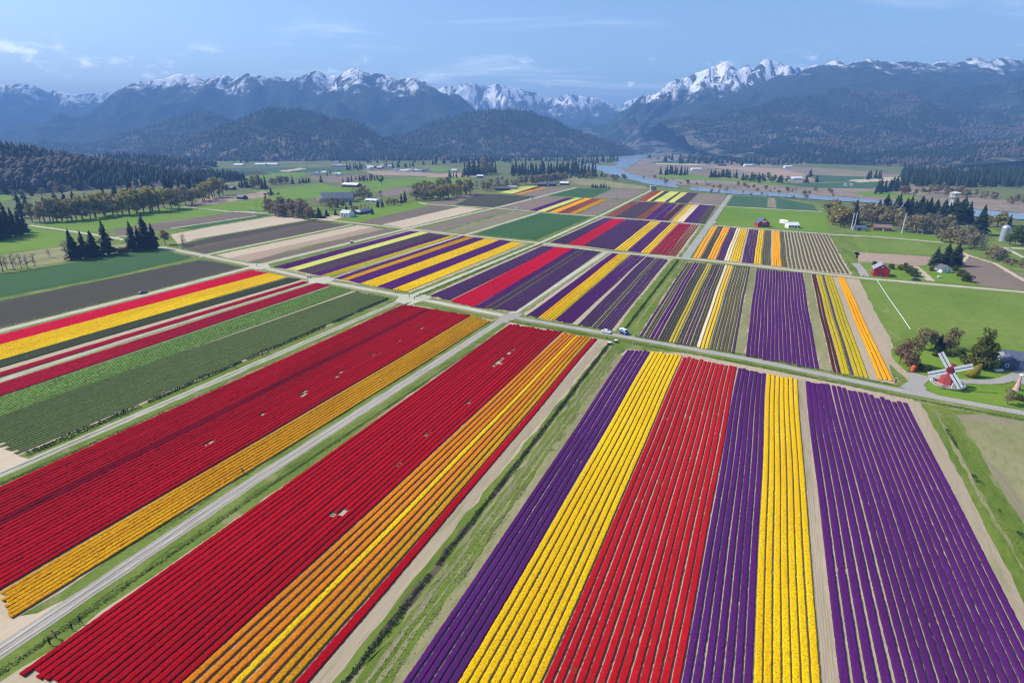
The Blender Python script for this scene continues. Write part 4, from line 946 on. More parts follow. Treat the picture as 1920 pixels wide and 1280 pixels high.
strip(ze(1135, 613), ze(1170, 620), zb(1718, 856), zb(1738, 860), 2, 'olive', 'two olive green rows between purple rows near the parked cars', False, 0.6)
strip(ze(1175, 621), ze(1300, 640), zb(1740, 860), zb(1812, 871), 5, 'dull_purple', 'purple rows beside the grass strip near the parked cars', False, 0.72)
# block E3: thin mixed strips
D = zd_
for n_, f_, x0, y0, x1, y1, X0, Y0, X1, Y1, lab in (
    (1, 'dull_purple', 60, 557, 84, 562, 400, 45, 414, 46, 'single thin purple row at the grass strip'),
    (2, 'olive', 88, 563, 128, 573, 416, 46, 443, 48, 'two olive rows beside the thin purple row'),
    (2, 'purple', 130, 574, 186, 585, 445, 48, 482, 51, 'two purple rows in the mixed field'),
    (4, 'brown_green', 190, 586, 263, 600, 484, 51, 538, 55, 'brownish rows left of the two golden rows'),
    (2, 'olive_yellow', 265, 600, 312, 606, 540, 55, 572, 57, 'two golden rows in the mixed field'),
    (2, 'brown_green', 316, 607, 356, 614, 574, 57, 600, 59, 'brownish rows right of the golden rows'),
    (2, 'plum', 358, 615, 412, 623, 602, 59, 628, 61, 'two plum rows in the mixed field'),
    (2, 'brown_green', 415, 624, 458, 632, 630, 61, 660, 64, 'brownish rows left of the pale row'),
    (1, 'cream', 460, 633, 487, 637, 662, 64, 683, 66, 'single pale cream row in the mixed field'),
    (2, 'yellow', 489, 638, 541, 646, 685, 66, 717, 68, 'two bright yellow rows beside the pale row'),
    (6, 'olive', 545, 647, 698, 674, 720, 68, 818, 78, 'olive green rows right of the bright yellow rows'),
    (1, 'plum', 700, 675, 724, 681, 820, 78, 835, 80, 'single plum row at the right end of the mixed field')):
    strip(D(x0, y0), D(x1, y1), D(X0, Y0), D(X1, Y1), n_, f_, lab, False, 0.7)
strip(D(800, 690), D(1312, 787), D(880, 90), D(1200, 121), 17, 'purple', 'square purple tulip block with pale soil between its rows', False, 0.78, 0.28)
strip(D(1405, 805), D(1466, 813), D(1258, 128), D(1290, 132), 2, 'maroon', 'two dark maroon rows beside the slanting yellow rows', False, 0.72)
strip(D(1470, 815), D(1527, 823), D(1292, 132), D(1328, 134), 2, 'olive_yellow', 'two slanting yellow rows nearer the purple block', False, 0.85)
strip(D(1530, 824), D(1556, 828), D(1330, 134), D(1345, 137), 1, 'brown_green', 'single brown row between the slanting yellow strips', False, 0.7)
strip(D(1560, 829), D(1656, 844), D(1348, 138), D(1402, 141), 3, 'olive_yellow', 'three slanting yellow rows nearer the amber strip', False, 0.85)
strip(D(1722, 855), D(1827, 868), D(1440, 148), D(1487, 152), 3, 'amber', 'glowing amber tulip strip nearest the windmill', False, 0.9)
# block F2
for n_, f_, q, lab in (
    (None, 'dull_purple', (zb(920, 740), zb(1048, 755), zb(1332, 557), zb(1398, 562)), 'dull purple block left of the upper red ribbon'),
    (None, 'pink_red', (zb(1050, 755), zb(1172, 766), zb(1400, 562), zb(1492, 568)), 'upper red ribbon of tulips beyond the second cross lane'),
    (None, 'dull_purple', (zb(1174, 766), zb(1403, 795), zb(1494, 568), zb(1680, 580)), 'dull purple block between the upper red ribbon and yellow'),
    (4, 'yellow', (zb(1408, 797), zb(1502, 803), zb(1682, 581), zb(1756, 586)), 'four yellow rows beyond the second cross lane'),
    (5, 'purple', (zb(1504, 804), zb(1603, 815), zb(1758, 586), zb(1836, 592)), 'purple rows between two yellow strips beyond the second cross lane'),
    (3, 'yellow', (zb(1605, 815), zb(1666, 822), zb(1838, 592), zb(1886, 596)), 'three yellow rows left of the crimson block'),
    (7, 'crimson', (zb(1670, 823), zb(1805, 836), zc_(387, 796), zc_(512, 805)), 'crimson block at the wide farm road'),
    (3, 'rust', (zb(1807, 836), zb(1868, 842), zc_(514, 806), zc_(592, 812)), 'rusty red rows at the wide farm road')):
    strip(*q, n_, f_, lab, J, 0.8)
c_ = zc_
for n_, f_, q, lab in (
    (2, 'amber', (525, 1138, 602, 1144, 720, 825, 772, 828), 'amber strip right beside the wide farm road'),
    (2, 'brown_green', (605, 1144, 670, 1150, 775, 828, 832, 831), 'brown strip between two amber strips'),
    (3, 'amber', (672, 1150, 757, 1158, 835, 831, 896, 838), 'second amber strip from the wide farm road'),
    (3, 'dull_purple', (760, 1158, 836, 1168, 898, 838, 964, 843), 'purple strip left of the cream strip'),
    (2, 'cream', (838, 1168, 892, 1174, 966, 843, 1009, 847), 'cream strip beside yellow rows'),
    (4, 'yellow', (898, 1174, 992, 1184, 1011, 847, 1074, 853), 'yellow strip right of the cream strip'),
    (4, 'dull_purple', (1014, 1187, 1136, 1198, 1088, 856, 1182, 862), 'purple strip between two yellow strips right of the cream strip'),
    (3, 'yellow', (1138, 1199, 1208, 1206, 1185, 862, 1238, 864), 'bright yellow strip left of an olive gap'),
    (4, 'olive', (1212, 1207, 1305, 1216, 1241, 865, 1308, 868), 'olive strip between bright yellow and amber'),
    (4, 'amber', (1322, 1220, 1413, 1228, 1322, 870, 1393, 876), 'amber strip next to the large olive field'),
    (3, 'olive', (1416, 1228, 1476, 1235, 1396, 876, 1432, 880), 'olive rows right of the last amber strip')):
    strip(c_(*q[0:2]), c_(*q[2:4]), c_(*q[4:6]), c_(*q[6:8]), n_, f_, lab, J, 0.85)
strip(c_(1480, 1236), (1594, 514), c_(1435, 880), (1552, 440), 14, 'olive', 'large olive field of sparse rows beyond the red barn lane', False, 0.5, 0.35, name='leafy_strip')
for n_, f_, q, lab in (
    (None, 'rust', (zb(1342, 545), zb(1412, 549), zb(1532, 433), zb(1602, 437)), 'rust coloured strip beside the far pale lane'),
    (None, 'plum', (zb(1414, 549), zb(1562, 561), zb(1604, 437), zb(1738, 441)), 'plum block between two rust strips'),
    (None, 'rust', (zb(1565, 562), zb(1637, 566), zb(1740, 441), zb(1787, 444)), 'second rust strip beside purple'),
    (None, 'purple', (zb(1639, 566), zb(1690, 570), zb(1789, 444), zb(1838, 447)), 'far purple strip left of a white line'),
    (None, 'purple', (zb(1696, 570), zb(1756, 574), zb(1845, 447), zb(1877, 449)), 'far purple strip right of a white line'),
    (None, 'maroon', (zc_(208, 765), zc_(282, 769), zc_(394, 602), zc_(452, 606)), 'dark maroon strip in the far field'),
    (None, 'yellow', (zc_(314, 774), zc_(360, 778), zc_(488, 605), zc_(526, 608)), 'far yellow strip beside cream'),
    (None, 'cream', (zc_(362, 778), zc_(435, 783), zc_(528, 608), zc_(592, 612)), 'cream strip between yellow and purple in the far field'),
    (None, 'purple', (zc_(437, 783), zc_(500, 788), zc_(594, 612), zc_(642, 615)), 'far purple strip right of cream'),
    (None, 'dull_purple', (zc_(502, 788), zc_(572, 795), zc_(644, 615), zc_(702, 617)), 'far dull purple strip near the wide farm road'),
    (None, 'brown_green', (zc_(576, 795), zc_(645, 801), zc_(706, 617), zc_(756, 619)), 'far brownish strip at the wide farm road'),
    (None, 'brick_red', (zb(1588, 424), zb(1650, 428), zb(1698, 352), zb(1763, 355)), 'brick red strip near the grey tower'),
    (None, 'pale_yellow', (zc_(65, 571), zc_(97, 573), zc_(218, 472), zc_(246, 474)), 'thin lemon strip beside brick red'),
    (None, 'brown_green', (zc_(98, 573), zc_(134, 576), zc_(248, 474), zc_(296, 477)), 'brown strip between lemon strips'),
    (None, 'pale_yellow', (zc_(136, 577), zc_(247, 581), zc_(298, 477), zc_(392, 481)), 'broad lemon strip near the river'),
    (None, 'brown_green', (zc_(248, 581), zc_(282, 583), zc_(394, 481), zc_(413, 482)), 'thin brown strip right of the broad lemon strip'),
    (None, 'pale_yellow', (zc_(284, 583), zc_(342, 585), zc_(415, 482), zc_(478, 487)), 'lemon strip next to a plum block near the river'),
    (None, 'plum', (zc_(346, 585), zc_(472, 593), zc_(482, 488), zc_(583, 492)), 'plum block near the river'),
    (None, 'purple', (zb(765, 500), zb(826, 505), zb(1050, 405), zb(1112, 408)), 'small purple strip left of lemon in the middle distance'),
    (None, 'pale_yellow', (zb(828, 505), zb(882, 509), zb(1114, 405), zb(1166, 408)), 'small lemon strip in the middle distance'),
    (None, 'olive', (zb(884, 509), zb(918, 512), zb(1168, 407), zb(1190, 408)), 'small olive strip in the middle distance'),
    (None, 'amber', (zb(920, 512), zb(975, 517), zb(1192, 407), zb(1242, 410)), 'small amber strip in the middle distance'),
    (None, 'rust', (zb(978, 517), zb(1066, 523), zb(1244, 410), zb(1306, 414)), 'small rust strip in the middle distance'),
    (None, 'gold', (zb(1068, 523), zb(1118, 526), zb(1308, 414), zb(1364, 418)), 'small golden strip beside bare soil in the middle distance'),
    (None, 'pale_yellow', (zb(545, 366), zb(650, 374), zb(720, 318), zb(840, 315)), 'lemon strip by the farm sheds'),
    (None, 'rust', (zb(640, 374), zb(668, 377), zb(790, 330), zb(880, 325)), 'rusty strip by the farm sheds'),
    (None, 'amber', (zb(670, 377), zb(690, 379), zb(880, 325), zb(912, 326)), 'thin amber strip by the farm sheds'),
    (None, 'crimson', (zr(360, 190), zr(480, 198), zr(560, 170), zr(740, 168)), 'distant crimson strip across the river')):
    strip(*q, n_, f_, lab, J, 0.93)
# ------------------------------------------------------------------ trees
ML = {
 'conifer': m_leaf('dark_conifer_needles', [(0.011, 0.025, 0.013), (0.021, 0.041, 0.018), (0.032, 0.060, 0.025)]),
 'conifer_b': m_leaf('mid_conifer_needles', [(0.019, 0.038, 0.017), (0.036, 0.066, 0.024), (0.058, 0.090, 0.031)]),
 'cedar': m_leaf('olive_cedar_leaves', [(0.06, 0.075, 0.014), (0.12, 0.13, 0.022), (0.21, 0.195, 0.03)]),
 'budding': m_leaf('budding_twigs', [(0.189, 0.158, 0.084), (0.294, 0.242, 0.116), (0.420, 0.347, 0.147)]),
 'yellowish': m_leaf('yellow_green_buds', [(0.234, 0.216, 0.045), (0.342, 0.297, 0.063), (0.450, 0.378, 0.090)]),
 'bare': m_leaf('bare_grey_twigs', [(0.180, 0.144, 0.117), (0.252, 0.207, 0.171), (0.342, 0.279, 0.225)]),
 'rusty': m_leaf('rusty_spring_leaves', [(0.16, 0.11, 0.065), (0.23, 0.15, 0.085), (0.31, 0.21, 0.11)]),
 'green': m_leaf('fresh_green_leaves', [(0.068, 0.112, 0.022), (0.112, 0.165, 0.030), (0.165, 0.217, 0.045)]),
 'blossom': m_leaf('pale_pink_blossom', [(0.50, 0.38, 0.34), (0.62, 0.50, 0.45), (0.75, 0.64, 0.60)]),
 'gold_bush': m_leaf('golden_bush_leaves', [(0.16, 0.14, 0.012), (0.24, 0.20, 0.015), (0.32, 0.26, 0.025)]),
 'shrub': m_leaf('olive_shrub_leaves', [(0.046, 0.065, 0.013), (0.085, 0.104, 0.018), (0.130, 0.137, 0.026)]),
 'hedge': m_leaf('bramble_leaves', [(0.020, 0.048, 0.014), (0.036, 0.077, 0.020), (0.063, 0.119, 0.028)]),
}
MBARK = m_plain('grey_brown_bark', (0.11, 0.085, 0.065), 0.95, 0.05, 0.3)
MBARK_P = m_plain('pale_bark', (0.24, 0.21, 0.18), 0.95, 0.05, 0.3)

def conifer_geo(h, r, rs, levels=16, per=7, start=0.10, slim=0.9, lop=0.12):
    """whorls of drooping sprays, each spray a bent leaf of four triangles"""
    V, T = [], []
    n = 0
    for l in range(levels):
        u = (l + rs.uniform(-.3, .3)) / levels; u = min(max(u, 0), 0.985)
        z = h * (start + (1 - start) * u); rr = r * (1 - u) ** slim * rs.uniform(0.72, 1.18) + 0.02 * h * (1 - u)
        a0 = rs.uniform(0, 6.28)
        for k in range(per):
            if rs.rand() < 0.12: continue
            a = a0 + 6.283 * k / per + rs.normal(0, 0.2); R = rr * rs.uniform(0.5, 1.28) * (1 + lop * math.cos(a - 1.0))
            ca, sa = math.cos(a), math.sin(a); wd = R * rs.uniform(0.30, 0.5) + 0.012 * h
            dz = h / levels
            base = (0.05 * R * ca, 0.05 * R * sa, z + dz * 0.55)
            tip = (R * ca, R * sa, z - 0.30 * R * rs.uniform(0.4, 1.2))
            mx, my, mz = 0.6 * R * ca, 0.6 * R * sa, z + dz * 0.30
            lft = (mx - wd * sa, my + wd * ca, mz - dz * 0.75); rgt = (mx + wd * sa, my - wd * ca, mz - dz * 0.75)
            V += [base, (mx, my, mz + dz * 0.25), tip, lft, rgt]
            T += [(n, n + 1, n + 3), (n, n + 4, n + 1), (n + 1, n + 2, n + 3), (n + 1, n + 4, n + 2)]; n += 5
    V += [(0.02 * r, 0, h * 0.93), (-0.03 * r, 0.03 * r, h * 0.93), (0, -0.04 * r, h * 0.93), (0, 0, h)]
    T += [(n, n + 1, n + 3), (n + 1, n + 2, n + 3), (n + 2, n, n + 3)]
    return np.array(V), np.array(T)
def leaf_geo(lobes, count, size, rs, up=0.3):
    """small leaf clumps spread through the volume of several lobes, thinner towards the middle"""
    L = np.array(lobes); w = L[:, 3] * L[:, 4] * L[:, 5]; pick = rs.choice(len(L), count, p=w / w.sum())
    d = rs.normal(0, 1, (count, 3)); d /= np.linalg.norm(d, axis=1)[:, None]
    rad = rs.uniform(0.35, 1.08, count) ** 0.6
    c = L[pick, :3] + d * L[pick, 3:6] * rad[:, None]
    n = d + rs.normal(0, 0.6, (count, 3)); n[:, 2] += up; n /= np.linalg.norm(n, axis=1)[:, None]
    a = np.cross(n, rs.normal(0, 1, (count, 3))); a /= np.linalg.norm(a, axis=1)[:, None]; b = np.cross(n, a)
    s = size * rs.uniform(0.5, 1.4, (count, 1))
    k = rs.uniform(0.5, 1.0, (count, 1))
    V = np.stack([c - a * s, c - b * s * k, c + a * s * 0.9, c + b * s * k + n * s * 0.25], 1).reshape(-1, 3)
    i = np.arange(count)[:, None] * 4
    T = np.concatenate([i + np.array([[0, 1, 2]]), i + np.array([[0, 2, 3]])])
    return V, T
def limb_mb(h, r, lobes, trunk_r, rs, fork=0.3, twigs=0):
    mb = MB()
    p = Vector((0, 0, -0.1)); f = Vector((rs.normal(0, .02) * h, rs.normal(0, .02) * h, h * fork))
    mb.tube(p, f, trunk_r, trunk_r * 0.75, 7)
    top = Vector((f.x * 1.5, f.y * 1.5, h * 0.8)); mb.tube(f, top, trunk_r * 0.75, trunk_r * 0.2, 6)
    for l in lobes:
        s = f.lerp(top, rs.uniform(0, 0.55)); e = Vector(l[:3])
        m = s.lerp(e, 0.5) + Vector((rs.normal(0, .03) * h, rs.normal(0, .03) * h, 0.03 * h))
        mb.tube(s, m, trunk_r * 0.38, trunk_r * 0.24, 5, caps=False); mb.tube(m, e, trunk_r * 0.24, trunk_r * 0.08, 5, caps=False)
        for _ in range(twigs):
            q = m.lerp(e, rs.uniform(0.2, 1.0)); t = q + Vector((rs.normal(0, 1) * l[3], rs.normal(0, 1) * l[4], abs(rs.normal(0.4, 0.6)) * l[5]))
            mb.tube(q, t, trunk_r * 0.08, trunk_r * 0.03, 3, caps=False)
    return mb
def lobes_for(h, r, rs, k=8, base=0.35):
    out = []
    for i in range(k):
        a = 6.283 * i / k + rs.normal(0, .3); u = rs.uniform(base, 0.86); rr = r * rs.uniform(0.25, 0.62)
        s = r * rs.uniform(0.32, 0.52)
        out.append((rr * math.cos(a), rr * math.sin(a), h * u, s, s, s * 0.85))
    out.append((0, 0, h * 0.85, r * 0.42, r * 0.42, h * 0.14))
    return out

PROTO = {}
FAR_TODO = []
def proto(kind, var, near):
    key = (kind, var, near)
    if key in PROTO: return PROTO[key]
    rs = np.random.RandomState(sum(map(ord, kind)) * 31 + var * 7 + (5 if near else 0))
    h = 1.0                                  # unit height; the copies are scaled
    mb = None
    if kind in ('conifer', 'conifer_b', 'cedar', 'cypress'):
        r = {'conifer': 0.215, 'conifer_b': 0.24, 'cedar': 0.36, 'cypress': 0.17}[kind] * rs.uniform(0.85, 1.15)
        V, T = conifer_geo(1.0, r, rs, 26 if near else 12, 10 if near else 7, {'cedar': 0.03, 'cypress': 0.0}.get(kind, 0.08 if near else 0.05), 0.55 if kind == 'cedar' else 0.85)
        mb = MB(); mb.tube((0, 0, -0.02), (0, 0, 0.5), 0.022, 0.012, 6, caps=False); mb.tube((0, 0, 0.5), (0, 0, 0.94), 0.012, 0.003, 5, caps=False)
        lm = ML['conifer_b' if kind == 'cypress' else kind]
    else:
        r = {'bare': 0.30, 'blossom': 0.55, 'gold_bush': 0.55, 'shrub': 0.62, 'rusty': 0.46, 'poplar': 0.16}.get(kind, 0.36) * rs.uniform(0.88, 1.12)
        bush = kind in ('gold_bush', 'shrub')
        lb = lobes_for(1.0, r, rs, 9 if near else 8, 0.22 if bush else 0.24)
        if kind == 'poplar': lb = [(rs.normal(0, .05), rs.normal(0, .05), z, 0.12, 0.12, 0.13) for z in (0.2, .35, .5, .65, .8, .9)]
        if bush: lb += [(r * .35 * math.cos(a), r * .35 * math.sin(a), 0.22, r * .5, r * .5, .2) for a in (0, 2, 4)]
        cnt, size = (1500, 0.035) if near else (260, 0.062)
        if kind == 'bare': cnt, size = (420, 0.018) if near else (150, 0.04)
        if kind in ('budding', 'rusty') and near: cnt = 1100
        if bush and near: cnt, size = 1300, 0.05
        if bush and not near: cnt, size = 240, 0.09
        V, T = leaf_geo(lb, cnt, size, rs)
        V[:, 2] = np.maximum(V[:, 2], 0.02)
        mb = limb_mb(1.0, r, lb, 0.028 if not bush else 0.02, rs, 0.12 if bush else 0.28, 5 if (near and kind == 'bare') else (2 if near else 1))
        lm = ML['yellowish' if kind == 'poplar' else kind]
    if kind == 'cedar':
        cl = [(r * 0.25 * math.cos(q * 2.4), r * 0.25 * math.sin(q * 2.4), z, r * (1.02 - z) * 1.05 + 0.02, r * (1.02 - z) * 1.05 + 0.02, 0.11) for q, z in enumerate((0.12, 0.22, 0.32, 0.42, 0.52, 0.62, 0.72, 0.82, 0.9))]
        V, T = leaf_geo(cl, 4200, 0.028, rs); V[:, 2] = np.maximum(V[:, 2], 0.02)
    crown = mesh_np('crown', V, tris=T, mats=[lm])
    bark = MBARK_P if kind in ('bare', 'budding') else MBARK
    trunk = mb.mesh('trunk', bark)
    # joined version for trees too small to show trunk and crown apart
    tv = np.array([v.co for v in trunk.vertices]); nt_ = len(V)
    bm = bmesh.new(); bm.from_mesh(crown); 
    me = bpy.data.meshes.new('tree')
    fv = [list(t) for t in T] + [[i + nt_ for i in p.vertices] for p in trunk.polygons]
    me.from_pydata([tuple(q) for q in V] + [tuple(q) for q in tv], [], fv)
    me.materials.append(lm); me.materials.append(bark)
    me.polygons.foreach_set('material_index', [0] * len(T) + [1] * len(trunk.polygons)); me.update(); bm.free()
    PROTO[key] = (crown, trunk, me)
    return PROTO[key]
NAMES = {'conifer': 'conifer_tree', 'conifer_b': 'conifer_tree', 'cedar': 'cedar_tree', 'cypress': 'cypress_tree', 'budding': 'budding_tree', 'yellowish': 'willow_tree', 'bare': 'bare_tree', 'rusty': 'rusty_tree', 'green': 'leafy_tree', 'blossom': 'blossom_tree', 'gold_bush': 'golden_bush', 'shrub': 'shrub', 'poplar': 'poplar_tree'}
def tree(kind, px, base, top, label, group=None, near=False, wide=1.0, cat='tree'):
    g = G(px, base); h = max(1.0, top_h(px, base, top))
    crown, trunk, both = proto(kind, rnd.randrange(3), near)
    rz = rnd.uniform(0, 6.28)
    w = h * wide * (rnd.uniform(0.72, 1.3) if kind.startswith('conifer') else rnd.uniform(0.85, 1.15))
    if near:
        o = empty(NAMES[kind], (g[0], g[1], 0.0), rz); o.scale = (w, w, h)
        obj('trunk', trunk, o); obj('crown', crown, o)
    else:
        o = obj(NAMES[kind], both); o.location = (g[0], g[1], 0.0); o.rotation_euler = (0, 0, rz); o.scale = (w, w, h)
    return tag(o, label, cat, group)
def trees_along(kinds, pts, n, hpx, label, group, jx=3, jy=2.0, hv=0.2, wide=1.0, cat='tree'):
    """n trees scattered along a line of picture positions on the ground; hpx = height in photo pixels"""
    if group.startswith('distant'):
        FAR_TODO.append((pts, n, hpx, label, jx, jy, hv)); return
    P_ = np.array(pts, float); seg = np.r_[0, np.cumsum(np.hypot(*np.diff(P_, axis=0).T))]
    for i in range(n):
        s = (i + rnd.uniform(0.1, 0.9)) / n * seg[-1]
        x = np.interp(s, seg, P_[:, 0]) + rnd.gauss(0, jx); y = np.interp(s, seg, P_[:, 1]) + rnd.gauss(0, jy)
        k = rnd.choice(kinds); hh = hpx * rnd.uniform(1 - hv, 1 + hv)
        tree(k, x, y, y - hh, label, group, False, wide, cat)

# left foreground clump
for x, b, t, lab in ((140, 487, 427, 'leftmost dark fir of the clump at the green crop field'), (161, 485, 430, 'thin dark fir second from left in the clump'), (178, 481, 430, 'ragged dark fir third from left in the clump'),
                     (203, 478, 410, 'tall ragged fir standing apart at the middle of the clump'), (252, 471, 412, 'slim dark fir left in the dense group of four'), (264, 470, 421, 'shortest dark fir inside the dense group of four'),
                     (276, 467, 398, 'tallest dark fir of the dense group of four'), (291, 467, 416, 'rightmost dark fir of the dense group of four')):
    tree('conifer', x, b, t, lab, 'firs beside the green crop field', True, 1.2)
tree('budding', 311, 459, 430, 'bare brown tree just right of the dense fir group', None, True)
tree('bare', 345, 460, 437, 'lone bare tree casting a shadow on the ploughed corner', None, True, 1.2)
tree('bare', 127, 485, 447, 'bare brown tree left of the fir clump', None, True, 0.9)
tree('shrub', 228, 474, 463, 'low dark shrubs between the firs', None, True, 1.6, 'shrub')
tree('shrub', 238, 472, 462, 'low bush at the foot of the dense fir group', None, True, 1.4, 'shrub')
for i, (x, b, t) in enumerate(((-12, 512, 474), (5, 510, 470), (14, 505, 476), (29, 507, 471), (41, 504, 473), (53, 504, 475), (66, 501, 472), (93, 483, 464))):
    tree('bare', x, b, t, 'leafless grey tree at the left edge of the crop field' if i < 7 else 'small leafless tree in the rough grass', 'leafless trees by the crop field' if i < 7 else None, True, 0.9)
for x, b, t in ((-14, 452, 380), (-2, 449, 374), (9, 447, 379), (20, 444, 377), (31, 442, 386), (41, 440, 391), (48, 436, 398)):
    tree('conifer', x, b, t, 'dark fir in the shadowy grove at the left edge', 'firs at the left edge', True)
# tree line behind the left meadow
trees_along(['yellowish', 'budding', 'yellowish'], [(62, 418), (150, 412), (250, 401), (330, 391)], 30, 42, 'yellow brown budding tree along the left meadow edge', 'budding trees along the left meadow', 3, 1.5, 0.18, 1.1)
trees_along(['budding', 'yellowish'], [(330, 391), (345, 386), (385, 376), (425, 364)], 13, 34, 'budding tree at the right end of the left tree line', 'budding trees at the end of the tree line', 3, 1.5, 0.18, 1.1)
trees_along(['conifer'], [(40, 408), (120, 402), (200, 392), (300, 378), (385, 365)], 42, 40, 'dark fir behind the budding trees of the left tree line', 'firs behind the left tree line', 4, 3, 0.28)
trees_along(['budding', 'bare'], [(25, 376), (110, 360), (180, 350), (240, 342), (330, 332)], 22, 17, 'small bare tree along the foot of the left wooded hill', 'bare trees at the foot of the left hill', 6, 2, 0.3, 1.2)
trees_along(['conifer'], [(45, 370), (80, 362), (90, 360)], 5, 22, 'dark fir standing before the left wooded hill', 'firs before the left hill', 3, 2, 0.3)
# middle distance, left
trees_along(['conifer'], [(452, 352), (472, 351)], 7, 16, 'dark fir of the clump by the bare field', 'firs by the bare field', 2, 1)
trees_along(['budding'], [(472, 354), (490, 353)], 6, 22, 'tall budding tree beside the dark fir clump', 'budding trees by the fir clump', 2, 1)
tree('conifer_b', 498, 355, 328, 'tall fir in the middle of the farm tree row')
tree('conifer_b', 493, 354, 333, 'shorter fir just left of the tall farm row fir')
trees_along(['budding', 'rusty'], [(506, 346), (542, 344)], 11, 15, 'brownish budding tree in the farm tree row', 'brownish trees in the farm row', 2, 1)
tree('conifer_b', 549, 345, 327, 'pointed fir right of the brownish farm row')
trees_along(['conifer'], [(558, 344), (582, 342)], 7, 12, 'small dark fir at the end of the farm row', 'small firs at the end of the farm row', 1.5, 1)
tree('conifer', 602, 342, 327, 'lone round fir on the green pasture')
trees_along(['conifer'], [(642, 343), (662, 341)], 4, 11, 'small fir left of the far hedge', 'firs left of the far hedge', 1, .6)
trees_along(['conifer', 'budding'], [(668, 341), (708, 337)], 16, 11, 'tree of the dark far hedge on the pasture', 'trees of the far hedge', 1.5, .6)
tree('green', 716, 346, 329, 'lone dark leafy tree on the bright pasture', None, False, 1.1)
tree('conifer', 418, 336, 317, 'lone fir in the pale far fields on the left')
tree('conifer', 410, 339, 331, 'small fir beside the lone far fir')
tree('conifer', 509, 366, 350, 'fir beside a dark hedge on the left green field')
tree('conifer', 499, 381, 364, 'left one of two firs at the budding grove', None)
tree('conifer', 506, 380, 366, 'right one of two firs at the budding grove', None)
trees_along(['shrub'], [(496, 366), (524, 365)], 4, 4, 'low dark hedge bush on the left green field', 'hedge bushes on the left field', 2, .5, .2, 1.5, 'shrub')
trees_along(['budding', 'rusty', 'bare'], [(503, 402), (530, 405), (585, 409)], 24, 25, 'brown budding tree of the grove by the farmhouse', 'budding grove by the farmhouse', 2.5, 2, 0.2, 1.1)
trees_along(['budding', 'bare'], [(520, 394), (580, 398)], 14, 22, 'budding tree in the back of the farmhouse grove', 'back of the farmhouse grove', 3, 2, 0.2, 1.1)
tree('gold_bush', 588, 408, 393, 'bright yellow tree at the corner of the farmhouse grove', None, False, 0.8)
tree('conifer_b', 598, 409, 387, 'fat cone shaped fir by the farmyard', None, False, 1.7)
tree('conifer', 613, 406, 391, 'dark cone tree left of the farmhouse', None, False, 1.6)
tree('conifer', 629, 404, 391, 'second dark cone tree left of the farmhouse', None, False, 1.5)
tree('conifer', 650, 397, 381, 'slim fir behind the farmhouse')
tree('conifer', 658, 386, 374, 'round dark fir behind the farmhouse', None, False, 1.6)
tree('blossom', 601, 386, 369, 'pale pink blossoming tree beside the large slate roofed barn', None, True, 1.15)
trees_along(['budding', 'bare'], [(612, 392), (645, 391)], 9, 18, 'bare tree in the yard before the slate roofed barn', 'bare trees in the farmyard', 2.5, 2)
trees_along(['bare', 'budding'], [(655, 398), (690, 392)], 9, 10, 'low bare tree behind the blue sheds', 'bare trees behind the blue sheds', 2, 1.5)
tree('conifer', 698, 402, 386, 'lone conical fir at the end of the blue sheds', None, False, 1.2)
tree('conifer', 708, 389, 372, 'left of two conical firs right of the white greenhouse', None, False, 1.5)
tree('conifer', 717, 388, 370, 'right of two conical firs right of the white greenhouse', None, False, 1.3)
tree('conifer', 753, 381, 362, 'shorter of two slim firs by the road bend', None, False, 1.1)
tree('conifer', 760, 379, 356, 'taller of two slim firs by the road bend', None, False, 1.0)
trees_along(['budding', 'bare'], [(667, 374), (692, 374)], 7, 21, 'tall bare tree behind the white greenhouse', 'bare trees behind the greenhouse', 2, 1)
tree('bare', 715, 371, 356, 'small bare tree at the edge of the mauve field')
trees_along(['yellowish', 'budding'], [(724, 384), (745, 383)], 6, 12, 'rounded budding shrub by the road bend', 'budding shrubs by the road bend', 2, 1, .2, 1.3)
trees_along(['budding', 'yellowish', 'bare'], [(775, 374), (830, 374), (882, 362)], 30, 25, 'budding tree of the long grove before the dark field', 'grove before the dark field', 3, 2.5, 0.22, 1.15)
trees_along(['budding', 'rusty', 'yellowish'], [(780, 362), (830, 360), (880, 352)], 18, 22, 'budding tree in the back of the long grove', 'back of the long grove', 4, 2, 0.25, 1.15)
trees_along(['budding', 'bare'], [(893, 356), (945, 352), (995, 346)], 24, 17, 'budding tree between the long grove and the sheds', 'budding trees near the sheds', 3, 2, 0.25, 1.2)
trees_along(['budding'], [(995, 347), (1062, 341)], 26, 18, 'evenly planted bare tree of the row above the sheds', 'planted tree row above the sheds', 1.0, .7, 0.1, 0.9)
trees_along(['conifer'], [(833, 334), (888, 330)], 9, 13, 'small fir along the far road', 'firs along the far road', 3, 1, 0.3)
trees_along(['conifer', 'conifer_b', 'budding'], [(872, 331), (925, 326)], 20, 24, 'fir of the loose wood beyond the far road', 'loose wood beyond the far road', 3, 2, 0.3)
trees_along(['conifer'], [(955, 328), (1010, 327), (1060, 327), (1116, 331)], 56, 23, 'dark fir of the dense wall of firs by the river bend', 'wall of firs by the river', 2.0, 2.2, 0.22)
trees_along(['budding', 'rusty'], [(1040, 334), (1100, 334), (1180, 338)], 20, 10, 'low riverside brush tree below the wall of firs', 'riverside brush', 4, 1.5, 0.3, 1.4)
tree('conifer', 1128, 331, 318, 'lone fir on the river bank right of the fir wall')
trees_along(['conifer'], [(1108, 352), (1142, 353)], 16, 8, 'small dark fir in the clipped row by the green field', 'clipped row of small firs', 1, .4, 0.15, 0.9)
trees_along(['conifer', 'budding'], [(800, 310), (870, 306), (960, 304)], 34, 13, 'distant fir at the foot of the central hills', 'distant firs at the central hills', 4, 2, 0.3)
